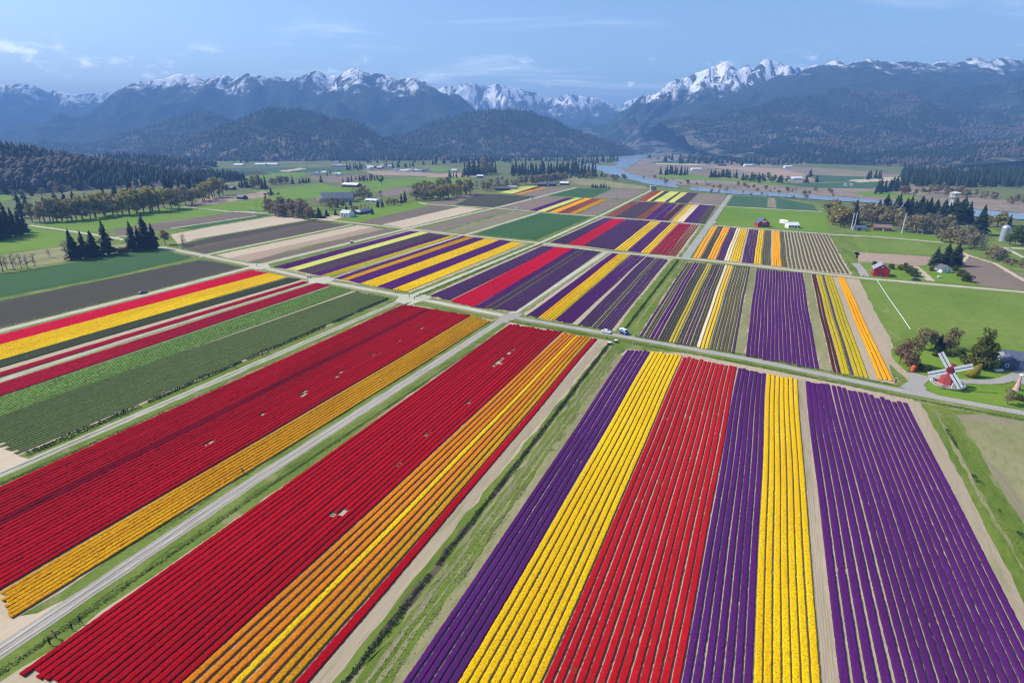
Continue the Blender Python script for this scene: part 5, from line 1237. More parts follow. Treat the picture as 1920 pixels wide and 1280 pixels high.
trees_along(['conifer', 'conifer', 'budding'], [(340, 306), (470, 302), (620, 303), (800, 305)], 46, 11, 'distant fir along the far edge of the fields', 'distant firs at the far fields', 8, 2, 0.35)
trees_along(['conifer'], [(650, 318), (680, 317)], 8, 13, 'fir behind the white village houses', 'firs behind the village', 3, 1)
trees_along(['conifer'], [(718, 316), (780, 312)], 14, 11, 'fir on the right of the white village houses', 'firs right of the village', 3, 1)
trees_along(['conifer'], [(612, 330), (640, 327)], 5, 8, 'small fir at the far farmhouse', 'firs at the far farmhouse', 2, 1)
trees_along(['conifer', 'conifer_b'], [(1075, 309), (1120, 305), (1155, 302)], 22, 14, 'fir on the far river bank under the central hill', 'firs on the far river bank', 3, 1.5, 0.3)
# across the river
trees_along(['conifer'], [(1236, 328), (1262, 327), (1286, 329)], 15, 17, 'fir of the first clump across the river', 'first fir clump across the river', 2, 1, 0.3)
trees_along(['conifer', 'conifer_b'], [(1331, 333), (1356, 332), (1384, 334)], 14, 15, 'fir of the second clump across the river', 'second fir clump across the river', 2, 1, 0.25, 1.2)
trees_along(['conifer_b', 'conifer', 'green'], [(1388, 338), (1440, 340)], 17, 14, 'fir of the long clump across the river', 'long fir clump across the river', 2.5, 1.5, 0.25, 1.2)
trees_along(['green', 'conifer_b'], [(1444, 342), (1474, 342)], 7, 12, 'rounded dark tree right of the long clump across the river', 'rounded trees across the river', 2, 1, 0.2, 1.3)
tree('conifer', 1519, 332, 316, 'tallest fir by the white farm across the river', None, False, 1.4)
tree('conifer', 1511, 343, 328, 'left round fir by the white farm across the river', None, False, 1.7)
tree('conifer', 1531, 342, 327, 'right round fir by the white farm across the river', None, False, 1.6)
trees_along(['budding', 'bare', 'rusty'], [(1205, 332), (1280, 345), (1360, 352), (1450, 358), (1560, 366)], 40, 7, 'low leafless bush on the far river bank', 'bushes on the far river bank', 6, 3, 0.4, 1.5, 'bush')
trees_along(['bare', 'budding'], [(1290, 358), (1400, 366), (1500, 374)], 16, 6, 'low leafless bush on the near river bank', 'bushes on the near river bank', 6, 1.5, 0.4, 1.5, 'bush')
trees_along(['conifer', 'budding'], [(1215, 301), (1300, 303), (1370, 307), (1480, 312)], 40, 12, 'distant fir under the right mountain', 'distant firs under the right mountain', 6, 2, 0.35)
# right woods
trees_along(['conifer', 'conifer_b'], [(1637, 360), (1670, 360), (1700, 352)], 22, 22, 'fir of the wood on the far bank right of the fields', 'far bank fir wood', 3, 2.5, 0.25)
trees_along(['conifer'], [(1620, 335), (1655, 336)], 6, 16, 'fir before the distant crimson strip', 'firs before the crimson strip', 2, 1, 0.2)
trees_along(['budding', 'rusty', 'yellowish'], [(1680, 364), (1740, 362), (1800, 368), (1925, 380)], 34, 14, 'budding tree at the foot of the right forest', 'budding trees under the right forest', 5, 2, 0.3, 1.2)
for x, b, t in ((1630, 412, 378), (1644, 410, 373), (1657, 408, 362), (1676, 408, 364), (1680, 410, 360), (1695, 410, 370), (1703, 408, 365), (1722, 412, 366), (1738, 412, 368), (1750, 414, 372), (1765, 416, 372), (1784, 418, 368), (1800, 418, 366), (1812, 420, 376), (1665, 406, 374), (1712, 410, 374), (1730, 414, 372), (1775, 418, 378), (1795, 420, 374)):
    tree('conifer_b' if x in (1676, 1800, 1784) else 'conifer', x, b, t, 'dark fir standing behind the bare wood near the river', 'firs behind the bare wood', True, 1.5)
tree('conifer', 1599, 424, 372, 'dark fir between two pale poles at the brown wood', None, True, 1.0)
tree('conifer', 1834, 440, 382, 'tall dark fir at the right end of the bare wood', None, True, 1.15)
trees_along(['budding', 'yellowish', 'rusty'], [(1556, 402), (1572, 418), (1590, 422)], 16, 32, 'tawny budding tree at the left end of the bare wood', 'tawny trees at the wood edge', 3, 4, 0.2, 1.1)
trees_along(['bare', 'budding', 'budding'], [(1600, 416), (1650, 420), (1700, 428), (1760, 440), (1830, 455)], 50, 30, 'bare brown tree of the wood behind the pale poles', 'bare brown wood', 5, 5, 0.25, 1.15)
trees_along(['bare', 'budding'], [(1760, 452), (1800, 462), (1845, 468)], 14, 26, 'bare tree at the near edge of the brown wood', 'near edge of the brown wood', 4, 3, 0.2, 1.15)
trees_along(['yellowish', 'budding'], [(1850, 424), (1885, 426)], 7, 26, 'yellowish tree left of the silver silo', 'yellowish trees near the silo', 4, 2, 0.2, 1.1)
tree('conifer', 1891, 425, 400, 'fir behind the silver silo', None, False, 1.2)
for x, b, t in ((1893, 460, 424), (1904, 458, 420), (1916, 460, 424), (1930, 462, 424)): tree('green', x, b, t, 'leafy green tree right of the silver silo', 'leafy trees by the silo', True, 0.9)
trees_along(['budding', 'bare'], [(1850, 484), (1868, 486), (1888, 484)], 8, 24, 'leafless bush below the silver silo', 'bushes below the silo', 4, 3, 0.25, 1.3, 'bush')
trees_along(['budding'], [(1880, 494), (1920, 500)], 7, 10, 'low brown bush along the green strip on the right', 'brown bushes on the right', 4, 2, 0.25, 1.5, 'bush')
trees_along(['conifer_b'], [(1830, 445), (1840, 446)], 2, 22, 'small fir beside the tall fir at the wood end', 'small firs at the wood end', 3, 1, 0.25, 1.3)
# barnyard
tree('cypress', 1752, 499, 461, 'olive cypress at the left of the group by the white cottage', None, True, 2.0)
tree('conifer', 1772, 497, 454, 'tallest dark cypress in the group by the white cottage', None, True, 1.5)
tree('conifer', 1790, 498, 454, 'dark cypress right in the group by the white cottage', None, True, 1.5)
tree('conifer', 1781, 500, 466, 'short dark cypress in the middle of the cottage group', None, True, 1.5)
for x, b, t, k, lab in ((1671, 504, 494, 'shrub', 'first clipped olive shrub right of the red barn'), (1687, 506, 495, 'gold_bush', 'yellowish rounded shrub behind the red barn lawn'), (1697, 503, 492, 'shrub', 'dark shrub behind the yellowish one'), (1703, 512, 498, 'shrub', 'round dark shrub in the barn lawn row'), (1715, 518, 502, 'shrub', 'last round shrub of the barn lawn row before the drive'),
                        (1745, 508, 497, 'gold_bush', 'golden bush left of the white cottage'), (1760, 509, 499, 'gold_bush', 'small golden bush next to the white cottage'), (1791, 508, 496, 'shrub', 'dark bush right of the white cottage'), (1802, 518, 504, 'shrub', 'upper of the two round bushes by the dark field'), (1812, 528, 510, 'shrub', 'lower of the two round bushes by the dark field'), (1639, 497, 489, 'shrub', 'dark bush behind the red barn')):
    tree(k, x, b, t, lab, None, True, 1.05, 'shrub')
# windmill garden
tree('rusty', 1700, 687, 630, 'rusty brown tree left of the windmill', None, True, 0.95)
tree('rusty', 1686, 681, 640, 'tawny small tree at the left end of the windmill garden', None, True, 0.9)
tree('budding', 1727, 656, 612, 'reddish budding tree behind the windmill garden', None, True, 1.05)
tree('budding', 1745, 658, 618, 'grey budding tree in the middle of the windmill garden', None, True, 0.95)
tree('rusty', 1780, 656, 611, 'orange tinged tree behind the windmill sails', None, True, 0.95)
tree('conifer', 1759, 660, 624, 'small dark fir in the windmill garden', None, True, 1.2)
tree('budding', 1770, 662, 632, 'pale blossoming bush tree by the small fir', None, True, 0.9)
tree('cedar', 1838, 688, 608, 'big olive cedar behind the windmill', None, True, 0.98)
for x, b, t, k, lab in ((1735, 696, 682, 'shrub', 'round shrub with yellow top left of the windmill'), (1712, 684, 668, 'shrub', 'dark shrub under the rusty tree'), (1792, 668, 648, 'green', 'green bush between the orange tree and the cedar'), (1803, 672, 650, 'green', 'taller green bush touching the cedar'), (1775, 667, 655, 'shrub', 'low shrub behind the windmill sails'), (1755, 668, 657, 'shrub', 'low shrub under the small fir'), (1912, 750, 738, 'shrub', 'dark round bush at the right edge below the statue'), (1862, 690, 676, 'conifer', 'dark bush in the shade of the cedar')):
    tree(k, x, b, t, lab, None, True, 1.3, 'shrub')
tree('budding', 1888, 758, 727, 'small olive tree on the lawn below the statue', None, True, 1.15)

# ------------------------------------------------------------------ woods on the hills (masses: one object each)
def far_trees(name, hf, boxes, n, hrange, mat_mix, label, seed, tris=True, minh=3.0, keepf=None, given=None):
    rs = np.random.RandomState(seed)
    X = np.concatenate([rs.uniform(b[0], b[1], n // len(boxes)) for b in boxes]); Y = np.concatenate([rs.uniform(b[2], b[3], n // len(boxes)) for b in boxes])
    H = hf(X, Y); ok = H > minh
    if keepf is not None: ok &= keepf(X, Y, H)
    X, Y, H = X[ok], Y[ok], H[ok]; m = len(X)
    if given is not None: X, Y, H, hr = given; m = len(X)
    hh = rs.uniform(*hrange, m) if given is None else hr
    kind = (fbm(X / 330, Y / 330, 4) + rs.normal(0, 0.07, m)) > mat_mix
    k = 6
    ang = np.arange(k) * 2 * np.pi / k + rs.uniform(0, 6, (m, 1))
    jr = rs.uniform(0.7, 1.25, (m, k))
    def ring(z, r): return np.stack([X[:, None] + np.cos(ang) * r * jr, Y[:, None] + np.sin(ang) * r * jr, (H + z)[:, None] + np.zeros((m, k))], -1)
    R = np.where(kind, 0.36, 0.24) * hh
    r1 = ring(np.where(kind, 0.35, 0.08) * hh, R[:, None]); r2 = ring(np.where(kind, 0.75, 0.5) * hh, (R * np.where(kind, 0.85, 0.55))[:, None])
    tip = np.stack([X, Y, H + hh], -1)[:, None, :]
    V = np.concatenate([r1, r2, tip], 1)
    i = np.arange(k); j = (i + 1) % k
    t1 = np.stack([i, j, k + j], 1); t2 = np.stack([i, k + j, k + i], 1); t3 = np.stack([k + i, k + j, np.full(k, 2 * k)], 1)
    t = np.concatenate([t1, t2, t3]); T = (np.arange(m)[:, None, None] * (2 * k + 1) + t[None])
    mi = np.repeat(np.where(kind, 1, 0), 3 * k)
    ob = obj(name, mesh_np(name, V.reshape(-1, 3), tris=T.reshape(-1, 3), mats=[ML['conifer'], ML['far_brown']], midx=mi))
    return tag(ob, label, 'forest', None, 'stuff')
FAR_PTS = {}
ML['far_brown'] = m_leaf('far_leafless_wood', [(0.08, 0.07, 0.055), (0.115, 0.098, 0.078), (0.15, 0.128, 0.102)])
far_trees('hill_forest', hf_left, [(-1500, -420, 750, 1450)], 9000, (8, 19), 0.32, 'dark fir forest covering the low hill on the left', 21, minh=1.5)
far_trees('hill_forest', hf_left, [(-1250, -800, 1550, 1950)], 1100, (12, 22), 0.4, 'dark wooded ridge behind the left hill', 22, minh=1.5)
far_trees('hill_forest', hf_hills, [(-3400, 1000, 2250, 3900)], 34000, (8, 17), 0.13, 'mixed forest on the rounded central hills', 23, minh=2.0)
far_trees('slope_forest', hf_front, [(1000, 4200, 1800, 3600)], 32000, (9, 18), 0.10, 'mixed forest climbing the right mountain slope', 24, minh=2.0)
# flat woodland at the foot of the mountains
flat = lambda X, Y: np.where((fbm(X / 240, Y / 110, 3) > 0.02), 0.01, -1.0)
def in_view_band(y0, y1, x0, x1):
    def f(X, Y, H):
        t = Y; z = -CAMH; fz = Y * CP - z * SP * 0 + CAMH * SP; up = Y * SP - CAMH * CP
        px = 960 + F * X / fz; py = 640 - F * up / fz
        return (py > y0) & (py < y1) & (px > x0) & (px < x1)
    return f
far_trees('valley_wood', flat, [(-1500, 600, 1750, 2800)], 5200, (10, 22), 0.25, 'distant woods between the fields and the central hills', 25, minh=0.0, keepf=in_view_band(282, 303, 200, 1080))
far_trees('valley_wood', flat, [(400, 1700, 1500, 2600)], 3200, (10, 22), 0.20, 'distant woods along the foot of the right mountain', 26, minh=0.0, keepf=in_view_band(284, 308, 1270, 1800))
always = lambda X, Y: np.where((fbm(X / 60, Y / 60, 2) > -0.22), 0.01, -1.0)
far_trees('valley_wood', always, [(640, 1500, 850, 1500)], 3600, (13, 25), 0.25, 'dense dark fir forest on the right below the mountain', 27, minh=0.0, keepf=lambda X, Y, H: in_view_band(308, 352, 1690, 2300)(X, Y, H))

for q, (pts, n, hpx, lab, jx, jy, hv) in enumerate(FAR_TODO):
    P_ = np.array(pts, float); seg = np.r_[0, np.cumsum(np.hypot(*np.diff(P_, axis=0).T))]
    xs_ = []; 
    for i in range(n):
        s_ = (i + rnd.uniform(0.1, 0.9)) / n * seg[-1]
        x = np.interp(s_, seg, P_[:, 0]) + rnd.gauss(0, jx); y = np.interp(s_, seg, P_[:, 1]) + rnd.gauss(0, jy)
        g = G(x, y); xs_.append((g[0], g[1], 0.0, top_h(x, y, y - hpx * rnd.uniform(1 - hv, 1 + hv))))
    a_ = np.array(xs_).T
    far_trees('distant_trees', flat, [(0, 1, 0, 1)], 2, (1, 2), 0.1, lab.replace('distant fir', 'distant firs'), 40 + q, given=(a_[0], a_[1], a_[2], a_[3]))
# ------------------------------------------------------------------ hedges, brambles, grass tufts
def leafy_line(name, px, width, height, per_m, size, mat, label, cat, kind=None, offs=0.0, gap=0.0, ext=0.0):
    _seed[0] += 1; rs = np.random.RandomState(_seed[0])
    pts = [G(*p) for p in px]
    if ext:
        d = pts[0] - pts[1]; pts[0] = pts[0] + d / np.linalg.norm(d) * ext
    V, T = [], []; o = 0
    for a, b in zip(pts[:-1], pts[1:]):
        L = np.linalg.norm(b - a); d = (b - a) / L; nr = np.array([-d[1], d[0]]); n = int(L * per_m)
        t = rs.uniform(0, L, n)
        thick = np.clip(0.75 + 0.9 * fbm(t / 9 + a[0], t * 0 + a[1], 3), 0.12, 1.5)
        if gap:
            keep = fbm(t / 14 + 3 + a[1], t * 0 + 7, 2) > gap; t, thick = t[keep], thick[keep]; n = len(t)
        if n == 0: continue
        u = rs.normal(0, 0.42, n) * width / 2 * (0.6 + 0.4 * thick) + offs
        z = rs.uniform(0, 1, n) ** 0.7 * height * thick * np.clip(1.1 - np.abs((u - offs) / width), 0.2, 1)
        c = np.stack([a[0] + d[0] * t + nr[0] * u, a[1] + d[1] * t + nr[1] * u, 0.13 + z], 1)
        nn = rs.normal(0, 0.7, (n, 3)); nn[:, 2] += (2.2 if kind == 'stuff' else 0.7); nn /= np.linalg.norm(nn, axis=1)[:, None]
        q = np.cross(nn, rs.normal(0, 1, (n, 3))); q /= np.linalg.norm(q, axis=1)[:, None]; w = np.cross(nn, q)
        s = size * rs.uniform(0.5, 1.5, (n, 1))
        v = np.stack([c - q * s, c - w * s * 0.7, c + q * s, c + w * s * 0.7 + nn * s * 0.3], 1)
        V.append(v.reshape(-1, 3)); i = np.arange(n)[:, None] * 4 + o
        T += [i + np.array([[0, 1, 2]]), i + np.array([[0, 2, 3]])]; o += 4 * n
    ob = obj(name, mesh_np(name, np.concatenate(V), tris=np.concatenate(T), mats=[mat]))
    return tag(ob, label, cat, None, kind)
ML['tuft'] = m_leaf('verge_grass_tufts', [(0.12, 0.18, 0.024), (0.18, 0.25, 0.04), (0.26, 0.30, 0.075)])
ML['dry_tuft'] = m_leaf('dry_grass_tufts', [(0.20, 0.18, 0.08), (0.28, 0.245, 0.12), (0.38, 0.33, 0.19)])
leafy_line('hedge', [(60, 858), (200, 797), (480, 673), (640, 604), (735, 562)], 2.2, 1.1, 34, 0.22, ML['hedge'], 'dark bramble hedge along the track below the dark green rows', 'hedge', offs=2.6, gap=-0.22)
leafy_line('ditch_brambles', [(600, 1345), (650, 1277), (977, 860), (1144, 643)], 1.5, 0.7, 34, 0.17, ML['hedge'], 'dark brambles in the ditch between the two big foreground fields', 'brambles', gap=-0.55, ext=10)
leafy_line('ditch_brambles', [(1166, 628), (1180, 607), (1272, 488)], 1.8, 0.5, 24, 0.2, ML['hedge'], 'dark line of brambles in the grass strip beyond the lane', 'brambles')
leafy_line('ditch_brambles', [zg(1460, 740), zg(1300, 560), zg(1200, 420), zg(1090, 230)], 1.5, 0.4, 8, 0.25, ML['hedge'], 'sparse weeds along the grassy ditch on the right edge', 'weeds', 'stuff', gap=-0.05)
leafy_line('verge_weeds', [(-40, 1262), (0, 1236), (478, 912), (940, 612)], 1.5, 0.45, 34, 0.15, ML['tuft'], 'rank green grass along the lower side of the gravel lane', 'grass', 'stuff', offs=-2.9, ext=30)
leafy_line('verge_weeds', [(40, 1185), (470, 897), (925, 604)], 1.4, 0.3, 22, 0.13, ML['tuft'], 'thin grass along the upper side of the gravel lane', 'grass', 'stuff', offs=2.7, gap=-0.05)
leafy_line('verge_weeds', [(-60, 925), (0, 898), (480, 690), (762, 566)], 1.8, 0.4, 34, 0.15, ML['tuft'], 'rank green grass between the hedge lane and the red field', 'grass', 'stuff', offs=-2.6, ext=30)
leafy_line('verge_weeds', [(690, 1277), (1000, 860), (1155, 650)], 6.5, 0.08, 26, 0.12, ML['tuft'], 'grass tufts on the ditch bank', 'grass', 'stuff', offs=-1.0, ext=25)
leafy_line('verge_weeds', [(720, 1277), (1018, 860), (1165, 655)], 2.0, 0.3, 16, 0.13, ML['dry_tuft'], 'dry pale tufts beside the ditch', 'grass', 'stuff', offs=-0.6, gap=0.02, ext=20)
leafy_line('verge_weeds', [zg(1500, 1050), zg(1412, 900), zg(1180, 480), zg(1030, 150)], 8, 0.08, 26, 0.12, ML['tuft'], 'grass tufts on the right grass band', 'grass', 'stuff', offs=-3.0)
leafy_line('verge_weeds', [(958, 600), (1140, 632), (1400, 679), (1700, 742), (1920, 783)], 1.6, 0.4, 14, 0.22, ML['tuft'], 'grass along the near side of the cross lane', 'grass', 'stuff', offs=-2.0)
leafy_line('verge_weeds', [(1190, 634), (1400, 668), (1690, 728)], 1.2, 0.35, 12, 0.22, ML['tuft'], 'grass along the far side of the cross lane', 'grass', 'stuff', offs=1.6)
leafy_line('verge_weeds', [(768, 556), (1012, 455)], 2.0, 0.6, 12, 0.3, ML['tuft'], 'rank grass along the upper pale lane', 'grass', 'stuff', offs=-3.6)
leafy_line('verge_weeds', [(0, 618), (300, 543), (470, 500)], 2.0, 0.5, 5, 0.3, ML['dry_tuft'], 'dry grass along the lane by the ploughed field', 'grass', 'stuff', offs=3.0)

# ------------------------------------------------------------------ buildings
PM = {
 'red_wall': m_plain('red_barn_boards', (0.42, 0.025, 0.035), 0.8, 0.2, 0.18, 2.0), 'white': m_plain('white_paint', (0.78, 0.77, 0.74), 0.6, 0.3, 0.06),
 'grey_roof': m_roof('grey_metal_roof', (0.30, 0.31, 0.34)), 'slate': m_roof('blue_slate_roof', (0.10, 0.115, 0.16)), 'dark_roof': m_roof('dark_shingle_roof', (0.12, 0.115, 0.13)),
 'pale_roof': m_roof('pale_blue_roof', (0.48, 0.55, 0.58)), 'brown_roof': m_roof('brown_roof', (0.24, 0.15, 0.11)), 'white_roof': m_roof('white_metal_roof', (0.72, 0.72, 0.70)),
 'blue': m_plain('blue_boards', (0.045, 0.085, 0.19), 0.7, 0.3, 0.15), 'grey_wall': m_plain('grey_boards', (0.32, 0.33, 0.36), 0.8, 0.2, 0.12), 'dark_wall': m_plain('dark_boards', (0.07, 0.065, 0.07), 0.85, 0.2, 0.2),
 'brown_wall': m_plain('brown_boards', (0.20, 0.08, 0.05), 0.85, 0.2, 0.15), 'glass': m_plain('dark_window_glass', (0.03, 0.04, 0.055), 0.12, 0.6, 0.1), 'concrete': m_plain('pale_concrete', (0.48, 0.45, 0.41), 0.9, 0.1, 0.1),
 'mill_red': m_plain('faded_red_mill_boards', (0.30, 0.045, 0.05), 0.75, 0.25, 0.2, 1.5), 'mill_dark': m_plain('dark_red_trim', (0.22, 0.02, 0.03), 0.7, 0.3, 0.15), 'black': m_plain('black_iron', (0.02, 0.02, 0.022), 0.6, 0.3, 0.1),
 'steel': m_plain('galvanised_steel', (0.50, 0.53, 0.60), 0.35, 0.5, 0.08, 1.0, 0.4), 'pink': m_plain('faded_pink_paint', (0.62, 0.36, 0.32), 0.7, 0.2, 0.12), 'pale_wood': m_plain('weathered_pole_wood', (0.52, 0.49, 0.45), 0.85, 0.1, 0.15),
 'orange': m_plain('orange_plastic', (0.70, 0.13, 0.03), 0.5, 0.3, 0.1), 'tyre': m_plain('tyre_rubber', (0.02, 0.02, 0.02), 0.85, 0.1, 0.1), 'car_white': m_plain('white_car_paint', (0.75, 0.76, 0.78), 0.25, 0.5, 0.03),
 'car_blue': m_plain('blue_car_paint', (0.02, 0.045, 0.30), 0.25, 0.5, 0.05), 'car_dark': m_plain('dark_blue_car_paint', (0.03, 0.045, 0.09), 0.25, 0.5, 0.05), 'lamp': m_plain('headlamp_glass', (0.7, 0.7, 0.68), 0.2, 0.5, 0.05), 'topiary': ML['gold_bush'],
 'skin': m_plain('skin', (0.50, 0.30, 0.21), 0.6, 0.3, 0.05), 'hair': m_plain('dark_hair', (0.03, 0.02, 0.015), 0.7, 0.2, 0.2), 'jeans': m_plain('dark_jeans', (0.035, 0.045, 0.09), 0.9, 0.1, 0.15), 'cloth_black': m_plain('black_cloth', (0.018, 0.018, 0.022), 0.9, 0.1, 0.2),
 'cloth_white': m_plain('white_cloth', (0.70, 0.70, 0.68), 0.9, 0.1, 0.05), 'cloth_blue': m_plain('blue_cloth', (0.06, 0.13, 0.35), 0.9, 0.1, 0.1), 'cloth_red': m_plain('red_cloth', (0.45, 0.04, 0.04), 0.9, 0.1, 0.1), 'cloth_pink': m_plain('pink_cloth', (0.55, 0.22, 0.22), 0.9, 0.1, 0.1), 'cloth_yellow': m_plain('pale_yellow_cloth', (0.75, 0.68, 0.30), 0.9, 0.1, 0.1),
}
def gable(name, px, w, d, eave, ridge, wall, roof, label, cat='building', rz=-ROW_ANG, over=0.35, doors=(), windows=(), ridge_along='y', base=0.1, rzoff=0.0):
    """gabled building; px = middle of the near wall's foot; w across, d deep; doors/windows = (side, x, z, w, h, material)"""
    g = G(*px); rz = rz + rzoff
    root = empty(name, (g[0], g[1], base), rz)
    tag(root, label, cat)
    mb = MB()
    if ridge_along == 'y':
        mb.extrude_xz([(-w / 2, -0.3), (w / 2, -0.3), (w / 2, eave), (0, ridge), (-w / 2, eave)], 0, d)
    else:
        mb.box((0, d / 2, (eave - 0.3) / 2), (w, d, eave + 0.3))
        mb.add([(-w / 2, 0, eave), (-w / 2, d, eave), (-w / 2, d / 2, ridge), (w / 2, 0, eave), (w / 2, d, eave), (w / 2, d / 2, ridge)], [(0, 1, 2), (3, 5, 4)])
    mb.build('wall', PM[wall], root)
    rb = MB(); th = 0.18
    if ridge_along == 'y':
        s = (ridge - eave) / (w / 2)
        for q in (-1, 1):
            x1 = q * (w / 2 + over); z1 = eave - s * over
            vs = [(0, -over, ridge + .05), (x1, -over, z1 + .05), (x1, d + over, z1 + .05), (0, d + over, ridge + .05)]
            vs += [(a, b, c + th) for a, b, c in vs]
            rb.add(vs, [(0, 1, 2, 3), (7, 6, 5, 4), (0, 4, 5, 1), (1, 5, 6, 2), (2, 6, 7, 3), (3, 7, 4, 0)])
    else:
        s = (ridge - eave) / (d / 2)
        for q in (-1, 1):
            y1 = d / 2 + q * (d / 2 + over); z1 = eave - s * over
            vs = [(-w / 2 - over, d / 2, ridge + .05), (-w / 2 - over, y1, z1 + .05), (w / 2 + over, y1, z1 + .05), (w / 2 + over, d / 2, ridge + .05)]
            vs += [(a, b, c + th) for a, b, c in vs]
            rb.add(vs, [(0, 1, 2, 3), (7, 6, 5, 4), (0, 4, 5, 1), (1, 5, 6, 2), (2, 6, 7, 3), (3, 7, 4, 0)])
    rb.build('roof', PM[roof], root)
    def opening(nm, side, x, z, ww, hh, mat, frame=None):
        b = MB()
        def bx(b, t, e):
            if side == 'front': b.box((x, -t / 2, z), (ww + e, t, hh + e))
            elif side == 'left': b.box((-w / 2 - t / 2, x, z), (t, ww + e, hh + e))
            elif side == 'right': b.box((w / 2 + t / 2, x, z), (t, ww + e, hh + e))
            else: b.box((x, d + t / 2, z), (ww + e, t, hh + e))
        bx(b, 0.10, 0.0); p = b.build(nm, PM[mat], root)
        if frame:
            f = MB(); bx(f, 0.06, 0.3); f.build('frame', PM[frame], p)
    for q in doors: opening('door', *q)
    for q in windows: opening('window', *q)
    return root
gable('red_barn', zr(630, 1050), 8.6, 9.0, 4.4, 7.6, 'red_wall', 'grey_roof', 'red barn with grey metal roof beside the cross lane', 'barn',
      doors=[('front', 0, 1.6, 3.0, 3.1, 'mill_dark', 'red_wall'), ('left', 4.5, 1.5, 2.4, 2.8, 'mill_dark', 'red_wall')], windows=[('front', 0, 5.9, 0.7, 0.8, 'white', None), ('front', -0.6, 1.0, 1.4, 0.5, 'white', None), ('left', 2.0, 2.4, 0.9, 1.0, 'glass', 'white'), ('left', 7.2, 2.4, 0.9, 1.0, 'glass', 'white')])
gable('white_cottage', zr(1222, 1015), 7.0, 6.0, 2.4, 4.4, 'white', 'dark_roof', 'small white cottage with dark roof beside the cypress group', 'house', rzoff=0.5, doors=[('front', 1.6, 1.05, 0.9, 2.0, 'grey_wall', None)], windows=[('front', -1.2, 1.4, 1.0, 0.9, 'glass', 'white'), ('left', 3.0, 1.4, 1.0, 0.9, 'glass', 'white')])
gable('far_barn', zc_(1235, 832), 11.0, 11.0, 3.6, 8.2, 'red_wall', 'slate', 'small red and white barn with slate roof on the bright green field', 'barn', rzoff=0.35, doors=[('front', 0, 1.5, 3.2, 2.8, 'dark_wall', 'white')], windows=[('front', 0, 5.4, 4.2, 1.8, 'white', None)])
gable('white_shed', zc_(1535, 845), 10.0, 9.0, 3.0, 5.2, 'white', 'white_roof', 'white farmhouse with white roof on the bright green field', 'house', ridge_along='x', rzoff=0.35, doors=[('front', 2.0, 1.1, 1.2, 2.1, 'glass', 'white')], windows=[('front', -3.5, 1.7, 2.2, 1.3, 'glass', 'white'), ('front', -0.6, 1.7, 1.6, 1.3, 'glass', 'white'), ('front', 4.8, 1.7, 1.6, 1.3, 'glass', 'white')])
gable('white_shed', zc_(1480, 800), 3.4, 10.0, 2.2, 3.2, 'white', 'white_roof', 'narrow white annex behind the white farmhouse', 'shed', rzoff=0.75)
gable('brown_house', zr(645, 640), 14.0, 9.0, 3.0, 5.4, 'brown_wall', 'brown_roof', 'brown roofed house at the edge of the bare wood', 'house', ridge_along='x', doors=[('front', 0.5, 1.1, 1.1, 2.1, 'white', None)], windows=[('front', -4, 1.6, 2.2, 1.2, 'glass', 'white'), ('front', 3.6, 1.6, 2.2, 1.2, 'glass', 'white')])
gable('grey_shed', zr(435, 640), 10.0, 8.0, 3.2, 4.6, 'grey_wall', 'slate', 'blue grey shed beside the pale pole pair', 'shed', ridge_along='x', doors=[('front', 0, 1.4, 3.0, 2.6, 'dark_wall', None)])
gable('blue_shed', zw(1105, 880), 4.6, 4.4, 3.0, 4.6, 'blue', 'slate', 'small blue shed at the right edge near the windmill', 'shed', doors=[('front', 0.6, 1.1, 1.0, 2.1, 'dark_wall', None)], windows=[('front', -1.2, 1.6, 0.8, 0.9, 'glass', 'white')])
gable('slate_house', zw(1260, 880), 16.0, 9.0, 3.0, 5.0, 'grey_wall', 'slate', 'long slate roofed house cut by the right edge', 'house', ridge_along='x', doors=[('front', -2, 1.1, 1.1, 2.1, 'white', None)], windows=[('front', -5.5, 1.5, 1.6, 1.2, 'glass', 'white'), ('front', 2, 1.5, 1.6, 1.2, 'glass', 'white')])
# farmstead in the middle distance
gable('slate_barn', za(930, 438), 42.0, 20.0, 5.5, 12.0, 'grey_wall', 'slate', 'large slate roofed barn behind the farmyard trees', 'barn', ridge_along='x', rzoff=0.62, doors=[('front', 0, 2.2, 5, 4.2, 'dark_wall', None)], windows=[('front', -12, 2.4, 3, 1.6, 'glass', 'white'), ('front', 12, 2.4, 3, 1.6, 'glass', 'white')])
gable('farmhouse', za(985, 550), 12.0, 9.0, 4.4, 7.2, 'white', 'pale_roof', 'two storey farmhouse with pale blue roof by the road', 'house', ridge_along='x', doors=[('front', 0, 1.2, 1.2, 2.3, 'brown_wall', None)], windows=[('front', -3.5, 1.5, 1.6, 1.2, 'glass', 'white'), ('front', 3.5, 1.5, 1.6, 1.2, 'glass', 'white'), ('front', -3, 3.6, 1.4, 1.0, 'glass', 'white'), ('front', 3, 3.6, 1.4, 1.0, 'glass', 'white')])
gable('farmhouse_annex', za(1018, 545), 6.0, 7.0, 3.0, 4.6, 'grey_wall', 'dark_roof', 'dark roofed annex right of the pale blue farmhouse', 'shed')
for k, (x, y, lab) in enumerate(((1062, 530, 'first low blue shed right of the farmhouse'), (1098, 526, 'second low blue shed right of the farmhouse'), (1132, 518, 'third low blue shed right of the farmhouse'))):
    gable('blue_shed', za(x, y), 10.0, 9.0, 2.8, 4.6, 'blue', ('white_roof', 'slate', 'slate')[k], lab, 'shed', doors=[('front', 0, 1.2, 2.4, 2.2, 'dark_wall', None)])
gable('greenhouse', za(1180, 440), 20.0, 10.0, 3.0, 4.6, 'white', 'white_roof', 'white greenhouse shed left of two conical firs', 'greenhouse', ridge_along='x', windows=[('front', -5, 1.6, 6, 1.4, 'glass', 'white'), ('front', 5, 1.6, 6, 1.4, 'glass', 'white')])
